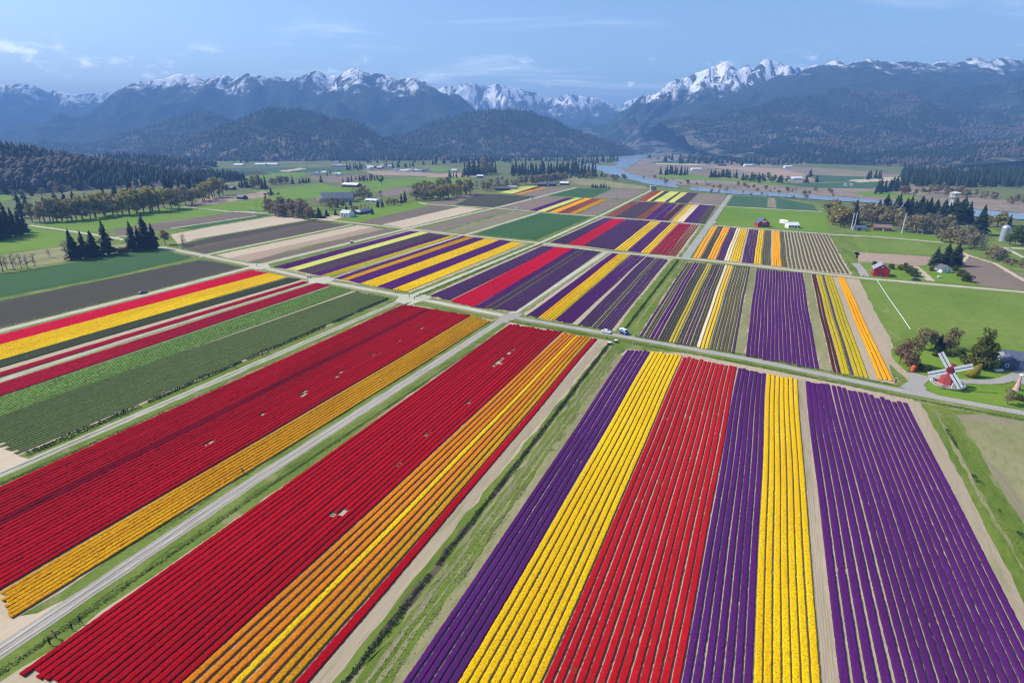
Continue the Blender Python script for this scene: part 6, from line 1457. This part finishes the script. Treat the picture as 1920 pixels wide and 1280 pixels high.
gable('long_barn', za(1020, 326), 34.0, 14.0, 4.5, 7.5, 'brown_wall', 'white_roof', 'long low barn with white roof on the green pasture', 'barn', ridge_along='x', doors=[('front', 4, 2, 4, 3.6, 'dark_wall', None)])
gable('small_barn', za(198, 416), 12.0, 9.0, 3.4, 5.6, 'dark_wall', 'slate', 'small dark barn on the bare tan ground at left', 'barn', ridge_along='x')
gable('farm_shed', za(120, 345), 14.0, 9.0, 3.4, 5.4, 'dark_wall', 'dark_roof', 'dark shed at the end of the left tree line', 'shed', ridge_along='x')
gable('long_house', zl(405, 470), 26.0, 10.0, 3.4, 6.2, 'blue', 'slate', 'long dark blue house under the left wooded hill', 'house', ridge_along='x', windows=[('front', 8, 1.8, 4, 1.6, 'white', None)])
for (x, y, w, lab) in ((185, 168, 30, 'leftmost of the three distant white barns'), (348, 164, 34, 'middle one of the three distant white barns'), (428, 163, 46, 'rightmost of the three distant white barns')):
    gable('white_barn', za(x, y), w, 16, 4.5, 8.0, 'white', 'white_roof', lab, 'barn', ridge_along='x', rz=-0.1)
rv = random.Random(3)
for i in range(11):
    x = 905 + i * 9 + rv.uniform(-4, 4) if i < 9 else 1115 + (i - 9) * 14
    gable('village_house', za(x, 172 + rv.uniform(-3, 5)), rv.uniform(9, 16), 10, 4, 7, rv.choice(['white', 'white', 'grey_wall']), rv.choice(['white_roof', 'grey_roof', 'brown_roof']), 'small white house of the left village row far off', 'house', ridge_along='x', rz=rv.uniform(-.3, .3))['group'] = 'left village row'
for i in range(16):
    gable('village_house', za(1160 + i * 10.5 + rv.uniform(-5, 5), 184 + rv.uniform(-14, 14)), rv.uniform(9, 17), 10, 4, 7.5, rv.choice(['white', 'white', 'brown_wall']), rv.choice(['white_roof', 'grey_roof', 'brown_roof', 'brown_roof']), 'house in the clustered far village before the central hill', 'house', ridge_along='x', rz=rv.uniform(-.4, .4))['group'] = 'clustered far village'
for i in range(12):
    gable('village_house', za(1370 + i * 22 + rv.uniform(-6, 6), 207 + rv.uniform(-3, 4)), rv.uniform(8, 15), 9, 3.5, 6.2, rv.choice(['white', 'grey_wall', 'white']), rv.choice(['white_roof', 'grey_roof', 'slate']), 'house along the far straight road right of the village', 'house', ridge_along='x', rz=rv.uniform(-.2, .2))['group'] = 'houses along the far road'
for i, (x, y) in enumerate(((745, 235), (770, 232), (828, 225), (900, 240), (930, 237))):
    gable('farmhouse', za(x, y), rv.uniform(10, 15), 9, 3.5, 6.5, 'white', rv.choice(['white_roof', 'brown_roof', 'grey_roof']), 'white farmhouse of the far hamlet above the mauve field', 'house', ridge_along='x', rz=rv.uniform(-.3, .3))['group'] = 'far hamlet'
for x, y, w, wl_, rf, lab in ((690, 216, 22, 'white', 'white_roof', 'white shed in front of the river fir wall'), (400, 254, 14, 'dark_wall', 'white_roof', 'small white roofed shed by the far road firs'), (205, 208, 14, 'white', 'white_roof', 'white house between the far road firs'), (570, 350, 24, 'dark_wall', 'dark_roof', 'dark shed beside the lemon strip'), (640, 342, 16, 'grey_wall', 'grey_roof', 'grey shed beside the lemon strip'),
                              (862, 318, 16, 'dark_wall', 'slate', 'left dark farm shed by the planted tree row'), (905, 314, 18, 'white', 'slate', 'pale walled farm house by the planted tree row'), (945, 316, 14, 'dark_wall', 'slate', 'right dark farm shed by the planted tree row'), (1030, 310, 16, 'brown_wall', 'white_roof', 'brown shed at the right of the planted tree row')):
    gable('farm_shed', zb(x, y), w, 10, 3.6, 6.4, wl_, rf, lab, 'shed', ridge_along='x', rz=rv.uniform(-.3, .1))
for x, y, w, wl_, rf, lab in ((565, 266, 26, 'white', 'white_roof', 'white barn right of the first clump across the river'), (1085, 226, 26, 'white', 'white_roof', 'bright white far barn below the right mountain'), (1120, 222, 16, 'white', 'grey_roof', 'tall white house beside the bright far barn'), (1575, 362, 22, 'white', 'white_roof', 'white barn of the farm beside round firs across the river'), (1515, 366, 10, 'white', 'white_roof', 'small white shed left of the round fir farm'), (825, 220, 24, 'dark_wall', 'dark_roof', 'dark long barn across the river under the mountain'), (1485, 240, 22, 'white', 'white_roof', 'low white shed far right under the mountain')):
    gable('far_barn', zc_(x, y), w, 11, 4.0, 7.0, wl_, rf, lab, 'barn', ridge_along='x', rz=rv.uniform(-.3, .2))
for x, y, lab in ((318, 236, 'left tiny white shed on the grey green field across the river'), (370, 234, 'right tiny white shed on the grey green field across the river')):
    gable('field_shed', zr(x, y), 6, 5, 2.6, 4.0, 'white', 'white_roof', lab, 'shed')

# ------------------------------------------------------------------ windmill
def windmill():
    g = G(1775.5, 722); mpp = scale_at(1775, 715)
    root = empty('windmill', (g[0], g[1], 0.1), 0.0)
    tag(root, 'red windmill with white sails and round white railing beside the lane', 'windmill')
    hub_px = (1780.6, 694)
    hub = P(hub_px[0], hub_px[1], g[1] - 2.6); hub = Vector((hub[0] - g[0], hub[1] - g[1], hub[2] - 0.1))
    H = hub.z
    b = MB(); b.lathe([(3.5, 0.0), (3.3, 0.5), (2.1, H * 0.55), (1.35, H * 0.86), (1.25, H * 0.9)], 8, rot=0.39); b.build('tower', PM['mill_red'], root)
    c = MB(); c.lathe([(1.5, H * 0.88), (1.55, H * 0.95), (1.35, H * 1.05), (0.8, H * 1.17), (0.1, H * 1.22)], 12); c.build('cap', PM['mill_dark'], root)
    # hull shaped white railing: wall, floor, posts, top rail
    w = MB(); n = 24
    for i in range(n):
        a0, a1 = 2 * math.pi * i / n, 2 * math.pi * (i + 1) / n
        q = []
        for a in (a0, a1):
            for r, z in ((4.5, 0.0), (5.1, 0.9), (4.85, 0.9), (4.3, 0.05)): q.append((r * math.cos(a), r * math.sin(a), z))
        w.add(q, [(0, 4, 5, 1), (1, 5, 6, 2), (2, 6, 7, 3), (3, 7, 4, 0)])
    w.build('balcony', PM['white'], root)
    dk = MB(); dk.lathe([(4.6, 0.1), (4.6, 0.22)], 24); dk.build('deck', PM['black'], root)
    rl = MB()
    for i in range(24):
        a0, a1 = 2 * math.pi * i / 24, 2 * math.pi * (i + 1) / 24
        p0 = Vector((4.6 * math.cos(a0), 4.6 * math.sin(a0), 1.35)); p1 = Vector((4.6 * math.cos(a1), 4.6 * math.sin(a1), 1.35))
        rl.tube(p0, p1, 0.09, n=5); rl.tube((p0.x, p0.y, 0.9), p0, 0.06, n=5)
    rl.build('railing', PM['white'], root)
    d = MB(); d.box((-0.6, -3.35, 1.1), (1.0, 0.3, 2.0)); d.build('door', PM['white'], root)
    # axle and sails, turned to the camera's side
    nrm = Vector((-0.28, -0.90, 0.32)).normalized()
    ax = MB(); ax.tube(hub - nrm * 1.8, hub + nrm * 0.5, 0.35, 0.3, 10); ax.build('axle', PM['mill_dark'], root)
    hb = MB(); hb.tube(hub + nrm * 0.3, hub + nrm * 0.75, 0.9, 0.8, 10); hb.build('hub', PM['mill_dark'], root)
    ex = Vector((0, 0, 1)).cross(nrm).normalized(); ey = nrm.cross(ex)
    if ex.x < 0: ex, ey = -ex, -ey
    if ey.z < 0: ey = -ey
    o = hub + nrm * 0.55
    for k, ang in enumerate((19, 121, 199, 302)):
        a = math.radians(ang); u = ex * math.cos(a) + ey * math.sin(a); v = ex * -math.sin(a) + ey * math.cos(a)
        L = (6.6, 6.6, 6.6, 6.6)[k]
        s = MB()
        def bar(p, q, wd, th, m=0):
            t = (q - p).normalized(); sd = nrm.cross(t).normalized()
            vs = [x + sd * (sx * wd / 2) + nrm * (sz * th / 2) for x in (p, q) for sx, sz in ((-1, -1), (1, -1), (1, 1), (-1, 1))]
            s.add(vs, [(3, 2, 1, 0), (4, 5, 6, 7), (0, 1, 5, 4), (1, 2, 6, 5), (2, 3, 7, 6), (3, 0, 4, 7)], m)
        for off in (-0.52, 0.52): bar(o + u * 1.2 + v * off, o + u * L + v * off, 0.78, 0.10)
        so = s.build('sail', PM['white'], root)
        s = MB(); bar(o + u * 0.3, o + u * L, 0.16, 0.2); s.build('stock', PM['black'], so)
        s = MB()
        for j in range(11):
            r = 1.4 + (L - 1.5) * j / 10; bar(o + u * r - v * 0.9 - nrm * 0.06, o + u * r + v * 0.9 - nrm * 0.06, 0.09, 0.06)
        s.build('sail_bars', PM['white'], so)
windmill()

# ------------------------------------------------------------------ towers, poles, statue, pipe
def pole(px, base, top, r, label, lean=0.0):
    g = G(px, base); h = top_h(px, base, top)
    root = empty('wooden_pole', (g[0], g[1], 0)); tag(root, label, 'pole')
    m = MB(); m.tube((0, 0, -0.2), (lean, 0, h), r, r * 0.7, 10); m.build('shaft', PM['pale_wood'], root)
    m = MB(); m.lathe([(r * 0.75, 0), (r * 0.8, 0.15), (r * 0.4, 0.3)], 10, (lean, 0, h)); m.build('cap', PM['steel'], root)
pole(1596, 430, 400, 0.55, 'left pole of the pale pair beside the grey shed')
pole(1601, 432, 398, 0.45, 'right pole of the pale pair beside the grey shed')
pole(1690.5, 439, 400, 0.62, 'single tall pale pole before the bare wood')
def lattice_tower(px, base, top, label):
    g = G(px, base); h = top_h(px, base, top); s = scale_at(px, base)
    root = empty('lookout_tower', (g[0], g[1], 0)); tag(root, label, 'tower')
    b0, b1 = 3.6, 1.3; hb = h * 0.80
    for sx in (-1, 1):
        for sy in (-1, 1):
            m = MB(); m.tube((sx * b0, sy * b0, -0.2), (sx * b1, sy * b1, hb), 0.45, 0.35, 6); m.build('leg', PM['white'], root)
    m = MB()
    for k in range(5):
        z0, z1 = hb * k / 5, hb * (k + 1) / 5; w0, w1 = b0 + (b1 - b0) * k / 5, b0 + (b1 - b0) * (k + 1) / 5
        for (ax, ay), (bx_, by) in (((-1, -1), (1, -1)), ((1, -1), (1, 1)), ((1, 1), (-1, 1)), ((-1, 1), (-1, -1))):
            m.tube((ax * w0, ay * w0, z0), (bx_ * w1, by * w1, z1), 0.22, n=4); m.tube((bx_ * w0, by * w0, z0), (ax * w1, ay * w1, z1), 0.22, n=4)
    m.build('bracing', PM['white'], root)
    m = MB(); m.lathe([(1.6, hb), (4.6, hb + 0.5), (4.8, hb + 0.9), (1.0, hb + 1.0)], 12); m.build('platform', PM['white'], root)
    for k in range(8):
        a = k * math.pi / 4; m = MB(); m.tube((4.2 * math.cos(a), 4.2 * math.sin(a), hb + 0.8), (4.5 * math.cos(a), 4.5 * math.sin(a), h - 0.8), 0.3, n=5); m.build('post', PM['white'], root)
    m = MB(); m.lathe([(4.4, h - 1.0), (4.9, h - 0.9), (2.0, h - 0.2), (0.2, h)], 12); m.build('roof', PM['white'], root)
lattice_tower(1779, 412, 359, 'white lattice tower with flared top behind the firs')
def silo(px, base, top, label):
    g = G(px, base); h = top_h(px, base, top)
    root = empty('silo', (g[0], g[1], 0)); tag(root, label, 'silo'); r = 2.9
    m = MB(); m.lathe([(r, -0.2), (r, h * 0.84)], 18); m.build('barrel', PM['steel'], root)
    for k in range(7):
        z = h * 0.82 * (k + 0.5) / 7; m = MB(); m.lathe([(r + 0.01, z), (r + 0.07, z + 0.08), (r + 0.01, z + 0.16)], 18); m.build('hoop', PM['grey_wall'], root)
    m = MB(); m.lathe([(r + 0.15, h * 0.84), (r * 0.85, h * 0.92), (r * 0.4, h * 0.985), (0.1, h)], 18); m.build('dome', PM['steel'], root)
silo(1880, 452, 421, 'silver silo with domed top among bare trees on the right')
def grey_tower():
    g = G(*zb(1698, 348)); root = empty('pump_house', (g[0], g[1], 0), 0.1)
    tag(root, 'tall grey pump house at the end of the pale lane by the river', 'building')
    m = MB(); m.box((-2.6, 0, 3.6), (4.6, 5.0, 7.6)); m.box((2.6, 0.4, 3.2), (4.4, 4.4, 6.8)); m.build('wall', PM['grey_wall'], root)
    m = MB(); m.box((-2.6, 0, 7.6), (5.2, 5.6, 0.3)); m.box((2.6, 0.4, 6.8), (5.0, 5.0, 0.3)); m.build('roof', PM['white_roof'], root)
    for x in (-3.6, -1.6, 1.8, 3.4):
        m = MB(); m.box((x, -2.56 if x < 0 else -1.85, 4.4), (0.9, 0.1, 2.4)); m.build('window', PM['glass'], root)
    for x in (-4.2, -2.6, 2.4):
        m = MB(); m.tube((x, 0, 7.5), (x, 0, 9.8), 0.35, n=8); m.build('pipe', PM['steel'], root)
grey_tower()
def statue():
    g = G(1906, 731); h = top_h(1906, 731, 700)
    root = empty('statue', (g[0], g[1], 0.15)); tag(root, 'tall pale pink tapering statue with small head beside the drive', 'statue')
    m = MB(); m.lathe([(0.95, 0), (0.85, h * 0.2), (0.5, h * 0.5), (0.32, h * 0.85), (0.28, h * 0.9)], 10); m.build('body', PM['pink'], root)
    m = MB(); m.lathe([(0.2, h * 0.86), (0.62, h * 0.92), (0.6, h * 0.97), (0.2, h)], 10, (0.15, 0, 0)); m.build('head', PM['white'], root)
    m = MB(); m.box((0.05, -0.86, h * 0.09), (0.5, 0.2, h * 0.16)); m.build('door', PM['dark_wall'], root)
    m = MB(); m.lathe([(1.25, -0.1), (1.25, 0.12)], 12); m.build('plinth', PM['concrete'], root)
statue()
# white irrigation pipe: separate lengths laid end to end
_p = [G(*zw(168, 252)), G(*zw(255, 385)), G(*zw(345, 512)), G(*zw(402, 598))]
root = empty('irrigation_pipe', (*_p[0], 0)); tag(root, 'long white pipe laid across the pasture below the red barn', 'pipe')
for a, b in zip(_p[:-1], _p[1:]):
    for k in range(5):
        q0 = a + (b - a) * (k / 5 + 0.004) - _p[0]; q1 = a + (b - a) * ((k + 1) / 5 - 0.004) - _p[0]
        m = MB(); m.tube((*q0, 0.38), (*q1, 0.38), 0.14, n=8); o = m.build('pipe_length', PM['white'], root)
        mid_ = (q0 + q1) / 2; m = MB(); m.box((mid_[0], mid_[1], 0.15), (0.3, 0.3, 0.24)); m.build('support', PM['dark_wall'], o)
# topiary
def topiary():
    g = G(1820, 706); h = top_h(1820, 706, 681); rs = np.random.RandomState(4)
    root = empty('topiary', (g[0], g[1], 0.12)); tag(root, 'clipped yellow green teardrop topiary leaning right beside the windmill', 'topiary')
    m = MB(); rings = [(1.5, 0.0, 0), (2.15, 0.16, 0.1), (2.2, 0.32, 0.3), (1.9, 0.5, 0.7), (1.35, 0.68, 1.3), (0.8, 0.85, 2.0), (0.35, 1.0, 2.6)]
    n = 20; vs = []
    for r, z, off in rings:
        for i in range(n):
            a = 2 * math.pi * i / n; k = r * rs.uniform(0.94, 1.06); vs.append((off + k * math.cos(a), k * 0.9 * math.sin(a), h * z + rs.normal(0, .04)))
    fs = [(j * n + i, j * n + (i + 1) % n, (j + 1) * n + (i + 1) % n, (j + 1) * n + i) for j in range(len(rings) - 1) for i in range(n)] + [tuple(range((len(rings) - 1) * n, len(rings) * n))]
    m.add(vs, fs); m.build('clipped_body', ML['gold_bush'], root)
    lb = [(off, 0, h * z, r * 0.96, r * 0.87, h * 0.12) for r, z, off in rings[1:-1]]
    V, T = leaf_geo(lb, 1500, 0.16, rs); obj('crown', mesh_np('crown', V, tris=T, mats=[ML['gold_bush']]), root)
    m = MB(); m.tube((0, 0, -0.2), (0, 0, 0.6), 0.18); m.build('trunk', MBARK, root)
topiary()

# ------------------------------------------------------------------ vehicles
def car(px, rz, paint, label, kind='car', scale=1.0, cat=None, z=0.18):
    g = G(*px); root = empty({'car': 'parked_car', 'van': 'parked_van'}[kind], (g[0], g[1], z), rz); root.scale = (scale,) * 3
    tag(root, label, cat or kind)
    if kind == 'car':
        body = [(-2.15, .35), (2.15, .35), (2.2, .7), (2.05, .92), (1.1, 1.0), (-1.9, 1.02), (-2.2, .9), (-2.22, .6)]
        cab = [(1.05, 0.99), (0.45, 1.46), (-1.2, 1.5), (-1.95, 1.01)]; wx, hw, cw = (1.35, -1.35), 0.88, 0.76
    else:
        body = [(-2.4, .4), (2.4, .4), (2.45, .85), (2.2, 1.15), (1.7, 1.22), (-2.4, 1.22)]
        cab = [(1.75, 1.2), (1.1, 2.05), (-2.35, 2.1), (-2.4, 1.2)]; wx, hw, cw = (1.5, -1.5), 0.98, 0.93
    lower, upper = paint if isinstance(paint, tuple) else (paint, paint)
    m = MB(); m.extrude_xz(body, -hw, hw); m.build('body', PM[lower], root, 0.05)
    m = MB(); m.extrude_xz(cab, -cw, cw); cb = m.build('cabin', PM[upper], root, 0.05)
    xs_ = [c[0] for c in cab]; top = max(c[1] for c in cab); lo = min(c[1] for c in cab)
    for s in (-1, 1):
        m = MB(); m.box(((max(xs_) + min(xs_)) / 2 + 0.05, s * (cw + 0.006), (lo + top) / 2 + 0.04), ((max(xs_) - min(xs_)) * 0.55, 0.03, (top - lo) * 0.55)); m.build('side_window', PM['glass'], cb)
    a, b = Vector((cab[0][0], 0, cab[0][1])), Vector((cab[1][0], 0, cab[1][1])); nn = Vector((b.z - a.z, 0, a.x - b.x)).normalized() * 0.012
    m = MB(); p, q = a.lerp(b, .15) + nn, a.lerp(b, .9) + nn; m.add([(p.x, -cw * .85, p.z), (p.x, cw * .85, p.z), (q.x, cw * .8, q.z), (q.x, -cw * .8, q.z)], [(0, 1, 2, 3)]); m.build('windscreen', PM['glass'], cb)
    for x in wx:
        for s in (-1, 1):
            m = MB(); m.tube((x, s * (hw - 0.16), .34), (x, s * (hw + 0.03), .34), .34, n=14); w = m.build('wheel', PM['tyre'], root)
            m = MB(); m.tube((x, s * (hw + 0.031), .34), (x, s * (hw + 0.045), .34), .2, n=10); m.build('rim', PM['steel'], w)
    for s in (-1, 1):
        m = MB(); m.box((2.19, s * .62, .74), (.06, .3, .14)); m.build('headlight', PM['lamp'], root)
car((1137, 624.5), math.radians(-40), 'car_white', 'white car parked on the lane verge beside the purple rows')
car((1170, 626), math.radians(-62), ('car_blue', 'car_white'), 'blue and white van parked at the end of the grass strip', 'van')
car(zr(945, 1085), math.radians(-14), 'car_dark', 'dark blue car on the lawn edge right of the red barn')
car(zb(675, 493), math.radians(-10), 'car_white', 'white van on the far lane left of the small purple strip', 'van')
car(zb(1395, 412), math.radians(-8), 'car_white', 'left white van at the top of the small striped field', 'van')
car(zb(1420, 413), math.radians(-8), 'car_white', 'right white van at the top of the small striped field', 'van')
car(zb(790, 412), math.radians(20), 'car_white', 'white car on the lane beside the dark far field')
car(z3(818, 216), math.radians(62), 'car_dark', 'dark car on the lane above the pinkish red strip')
car(zl(1900, 612), math.radians(-8), 'car_white', 'white car on the lane by the left meadow')
car(zc_(750, 796), math.radians(60), 'car_white', 'white car at the corner of the bright green field')
def cart(px, rz, label, paint='car_white'):
    g = G(*px); root = empty('farm_cart', (g[0], g[1], 0.2), rz); tag(root, label, 'cart')
    m = MB(); m.extrude_xz([(-1.3, .35), (1.3, .35), (1.35, .8), (0.7, .95), (-1.3, .85)], -.6, .6); m.build('body', PM[paint], root, 0.04)
    m = MB(); m.box((-0.2, 0, 1.9), (1.9, 1.25, .08)); m.build('canopy', PM['white'], root)
    for x in (-1.0, .6):
        for s in (-.55, .55): m = MB(); m.tube((x, s, .8), (x, s, 1.87), .04, n=5); m.build('post', PM['black'], root)
    m = MB(); m.box((-0.5, 0, 1.0), (.6, 1.1, .3)); m.build('seat', PM['black'], root)
    for x in (-.9, .9):
        for s in (-.62, .62): m = MB(); m.tube((x, s - .08, .28), (x, s + .08, .28), .28, n=12); m.build('wheel', PM['tyre'], root)
cart((579, 521), 0.6, 'white farm cart at the corner of the yellow and red strips')
cart((660, 456), 0.9, 'farm cart on the lane above the purple far strip', 'car_blue')
# barrels at the ditch head
for x, y, lab in ((1143.5, 646, 'white lidded tank left of the ditch head'), (1155, 642, 'white lidded tank nearer the lane at the ditch head')):
    g = G(x, y); root = empty('water_tank', (g[0], g[1], 0.1)); tag(root, label=lab, cat='tank')
    m = MB(); m.lathe([(0.75, 0), (0.8, 0.4), (0.8, 0.95)], 14); m.build('barrel', PM['car_dark'], root)
    m = MB(); m.lathe([(0.82, 0.95), (0.8, 1.05), (0.4, 1.15), (0.1, 1.17)], 14); m.build('lid', PM['white'], root)
# bits in the windmill garden
def small(name, px, parts, label, cat):
    g = G(*px); root = empty(name, (g[0], g[1], 0.12)); tag(root, label, cat)
    for nm, mk, mt in parts: m = MB(); mk(m); m.build(nm, PM[mt], root)
small('orange_kiosk', (1711.5, 696), [('body', lambda m: m.lathe([(.8, 0), (.9, .5), (.9, 1.9), (.7, 2.3), (.2, 2.45)], 10), 'orange'), ('base', lambda m: m.lathe([(1.0, -.1), (1.0, .1)], 10), 'dark_wall'), ('door', lambda m: m.box((0, -.88, 1.0), (.7, .15, 1.6)), 'mill_dark')], 'orange booth under the rusty tree at the drive', 'booth')
small('flag_sign', (1677, 722), [('post', lambda m: m.tube((0, 0, -.2), (0.2, 0, 2.6), .07, n=6), 'white'), ('panel', lambda m: m.box((.12, 0, 1.5), (.5, .12, 1.7)), 'cloth_red'), ('border', lambda m: m.box((.2, 0, 2.5), (.6, .16, .35)), 'white')], 'red and white upright sign at the amber strip end', 'sign')
small('garden_boat', (1871, 696), [('hull', lambda m: m.extrude_xz([(-1.6, .6), (-1.2, .1), (1.2, .1), (1.7, .7)], -.5, .5), 'white'), ('seat', lambda m: m.box((0, 0, .62), (.4, .9, .08)), 'pale_wood')], 'small white boat on the lawn right of the topiary', 'boat')
small('marker_post', (1186, 651), [('post', lambda m: m.tube((0, 0, -.2), (0, 0, 1.9), .09, n=6), 'pale_wood'), ('cap', lambda m: m.box((0, 0, 1.95), (.26, .26, .1)), 'white')], 'pale marker post at the head of the purple strip', 'post')
small('marker_post', zr(495, 892), [('post', lambda m: m.tube((0, 0, -.2), (0, 0, 3.4), .16, n=6), 'white'), ('cap', lambda m: m.box((0, 0, 3.45), (.4, .4, .12)), 'white')], 'white post on the bare field left of the red barn', 'post')
small('marker_post', zr(682, 915), [('post', lambda m: m.tube((0, 0, -.2), (0, 0, 5.0), .14, n=6), 'pale_wood'), ('lamp_head', lambda m: m.box((0.2, 0, 5.0), (.7, .3, .25)), 'white')], 'thin lamp post on the bare field behind the red barn', 'post')
small('garden_table', zr(1155, 1058), [('top', lambda m: m.box((0, 0, .8), (2.4, 1.2, .1)), 'white'), ('leg', lambda m: m.box((-.8, 0, .4), (.12, .9, .78)), 'white'), ('leg', lambda m: m.box((.8, 0, .4), (.12, .9, .78)), 'white')], 'white garden table on the cottage lawn', 'table')

# ------------------------------------------------------------------ people
def person_mesh(pose, mats):
    """one continuous skinned body; pose 0 standing, 1 walking, 2 bending"""
    b = {0: 0.0, 1: 0.06, 2: 0.55}[pose]; st = {0: 0.09, 1: 0.26, 2: 0.14}[pose]
    fw = math.sin(b)
    J = {'pel': (0, 0, .94), 'chest': (0, -.42 * fw, .94 + .42 * math.cos(b)), 'neck': (0, -.58 * fw, .94 + .56 * math.cos(b)), 'head': (0, -.68 * fw - .01, .94 + .70 * math.cos(b)), 'crown': (0, -.74 * fw, .94 + .82 * math.cos(b)),
         'lsh': (-.19, -.50 * fw, .94 + .48 * math.cos(b)), 'lel': (-.25, -.50 * fw + .02, .94 + .48 * math.cos(b) - .29), 'lha': (-.24, -.50 * fw - .14, .94 + .48 * math.cos(b) - .52), 'lfi': (-.235, -.50 * fw - .18, .94 + .48 * math.cos(b) - .62),
         'rsh': (.19, -.50 * fw, .94 + .48 * math.cos(b)), 'rel': (.25, -.50 * fw - .03, .94 + .48 * math.cos(b) - .29), 'rha': (.24, -.50 * fw - .2, .94 + .48 * math.cos(b) - .50), 'rfi': (.235, -.50 * fw - .24, .94 + .48 * math.cos(b) - .60),
         'lhip': (-.1, 0, .90), 'lkn': (-.11, -st * .5, .50), 'lan': (-.11, -st * .55, .09), 'lto': (-.12, -st * .55 - .17, .04),
         'rhip': (.1, 0, .90), 'rkn': (.11, st * .35 - .03, .50), 'ran': (.11, st * .9, .09), 'rto': (.12, st * .9 - .17, .04)}
    R = {'pel': .15, 'chest': .16, 'neck': .06, 'head': .105, 'crown': .075, 'lsh': .075, 'lel': .05, 'lha': .038, 'lfi': .028, 'rsh': .075, 'rel': .05, 'rha': .038, 'rfi': .028, 'lhip': .10, 'lkn': .07, 'lan': .05, 'lto': .04, 'rhip': .10, 'rkn': .07, 'ran': .05, 'rto': .04}
    E = [('pel', 'chest'), ('chest', 'neck'), ('neck', 'head'), ('head', 'crown'), ('chest', 'lsh'), ('lsh', 'lel'), ('lel', 'lha'), ('lha', 'lfi'), ('chest', 'rsh'), ('rsh', 'rel'), ('rel', 'rha'), ('rha', 'rfi'), ('pel', 'lhip'), ('lhip', 'lkn'), ('lkn', 'lan'), ('lan', 'lto'), ('pel', 'rhip'), ('rhip', 'rkn'), ('rkn', 'ran'), ('ran', 'rto')]
    ks = list(J); me = bpy.data.meshes.new('figure'); me.from_pydata([J[k] for k in ks], [(ks.index(a), ks.index(c)) for a, c in E], [])
    o = bpy.data.objects.new('figure', me); COL.objects.link(o)
    o.modifiers.new('skin', 'SKIN'); o.modifiers.new('sub', 'SUBSURF').levels = 1
    for i, k in enumerate(ks): me.skin_vertices[0].data[i].radius = (R[k], R[k]); me.skin_vertices[0].data[i].use_root = (k == 'pel')
    dg = bpy.context.evaluated_depsgraph_get(); ev = o.evaluated_get(dg); out = bpy.data.meshes.new_from_object(ev)
    bpy.data.objects.remove(o)
    out.materials.clear()
    for q in mats: out.materials.append(q)
    chz = J['neck'][2]; hz_ = J['lha'][2]
    for p in out.polygons:
        c = p.center; m_ = 1
        if c.z < 0.93 and abs(c.x) < 0.22 : m_ = 2
        if c.z > chz + .02 and abs(c.x) < .16: m_ = 0
        if abs(c.x) > .19 and c.z < hz_ + .05: m_ = 0
        p.material_index = m_; p.use_smooth = True
    return out, J
def person(px, pose, shirt, trousers, label, group=None, rz=None, hat=None):
    me, J = person_mesh(pose, [PM['skin'], PM[shirt], PM[trousers]])
    g = G(*px); o = obj('person', me); o.location = (g[0], g[1], 0.17); o.rotation_euler = (0, 0, rnd.uniform(0, 6.28) if rz is None else rz); o.scale = (1.05,) * 3
    tag(o, label, 'person', group)
    c = J['crown']; m = MB(); m.lathe([(.118, -.06), (.125, .0), (.10, .08), (.03, .115)], 10, (c[0], c[1] + .02, c[2] - .02)); m.build('hair' if not hat else 'hat', PM[hat or 'hair'], o)
    return o
for px, pose, s, t, lab in (
    ((742, 550.5), 0, 'cloth_black', 'jeans', 'leftmost person in black at the yellow field corner'), ((745, 550), 0, 'cloth_white', 'jeans', 'person in white at the yellow field corner'), ((747.5, 547), 0, 'cloth_black', 'cloth_black', 'person in black standing inside the yellow field corner'),
    ((767.5, 558), 1, 'cloth_black', 'jeans', 'person in black walking at the middle of the crossing'), ((777, 562.5), 1, 'cloth_black', 'cloth_black', 'person in black at the near side of the crossing'), ((786.5, 556), 0, 'cloth_black', 'jeans', 'person in black at the right side of the crossing'),
    ((482, 500), 0, 'cloth_black', 'jeans', 'person standing at the far left crossing'), ((492.5, 669), 0, 'cloth_blue', 'jeans', 'person in blue beside the hedge'), ((500, 666), 0, 'cloth_white', 'jeans', 'person in white in the pair beside the hedge'), ((503.5, 664), 0, 'cloth_black', 'cloth_black', 'person in black right of the pair beside the hedge'),
    ((440, 690), 1, 'cloth_black', 'jeans', 'person walking alone along the hedge'), ((607, 620), 2, 'cloth_black', 'jeans', 'person bending at the hedge farther up the track'), ((219, 781), 0, 'cloth_white', 'jeans', 'person in white at the lower hedge'), ((233, 777), 0, 'cloth_black', 'jeans', 'person in black at the lower hedge'),
    ((95, 1210), 0, 'cloth_black', 'cloth_black', 'nearest person in black on the lane verge'), ((107, 1197), 2, 'cloth_pink', 'jeans', 'person in pink bending on the lane verge'), ((137, 1182), 0, 'cloth_black', 'cloth_black', 'third person up the lane verge in black'), ((152, 1171), 1, 'cloth_black', 'jeans', 'farthest person of the four on the lane verge'),
    ((457, 888), 2, 'cloth_blue', 'jeans', 'person in blue crouching in the golden strip'), ((713, 719), 2, 'cloth_white', 'cloth_black', 'person bending in the upper golden strip'), ((1146, 623), 0, 'cloth_black', 'cloth_black', 'person in black between the white car and the van'), ((1192.5, 630.5), 0, 'cloth_yellow', 'cloth_black', 'person in pale yellow at the end of the mixed rows'),
    ((1619, 520), 0, 'cloth_black', 'jeans', 'person on the drive left of the red barn'), ((1590, 495), 2, 'cloth_red', 'jeans', 'person in red at the edge of the olive field'), ((1592.5, 438), 0, 'cloth_white', 'jeans', 'person in white on the lane near the bare wood'), ((1556, 436), 0, 'cloth_black', 'jeans', 'person in black at the corner of the olive field'), ((1543, 394), 0, 'cloth_white', 'cloth_black', 'person at the far green field corner')):
    person(px, pose, s, t, lab, None)
for r_ in list(bpy.data.meshes):
    if r_.users == 0: bpy.data.meshes.remove(r_)
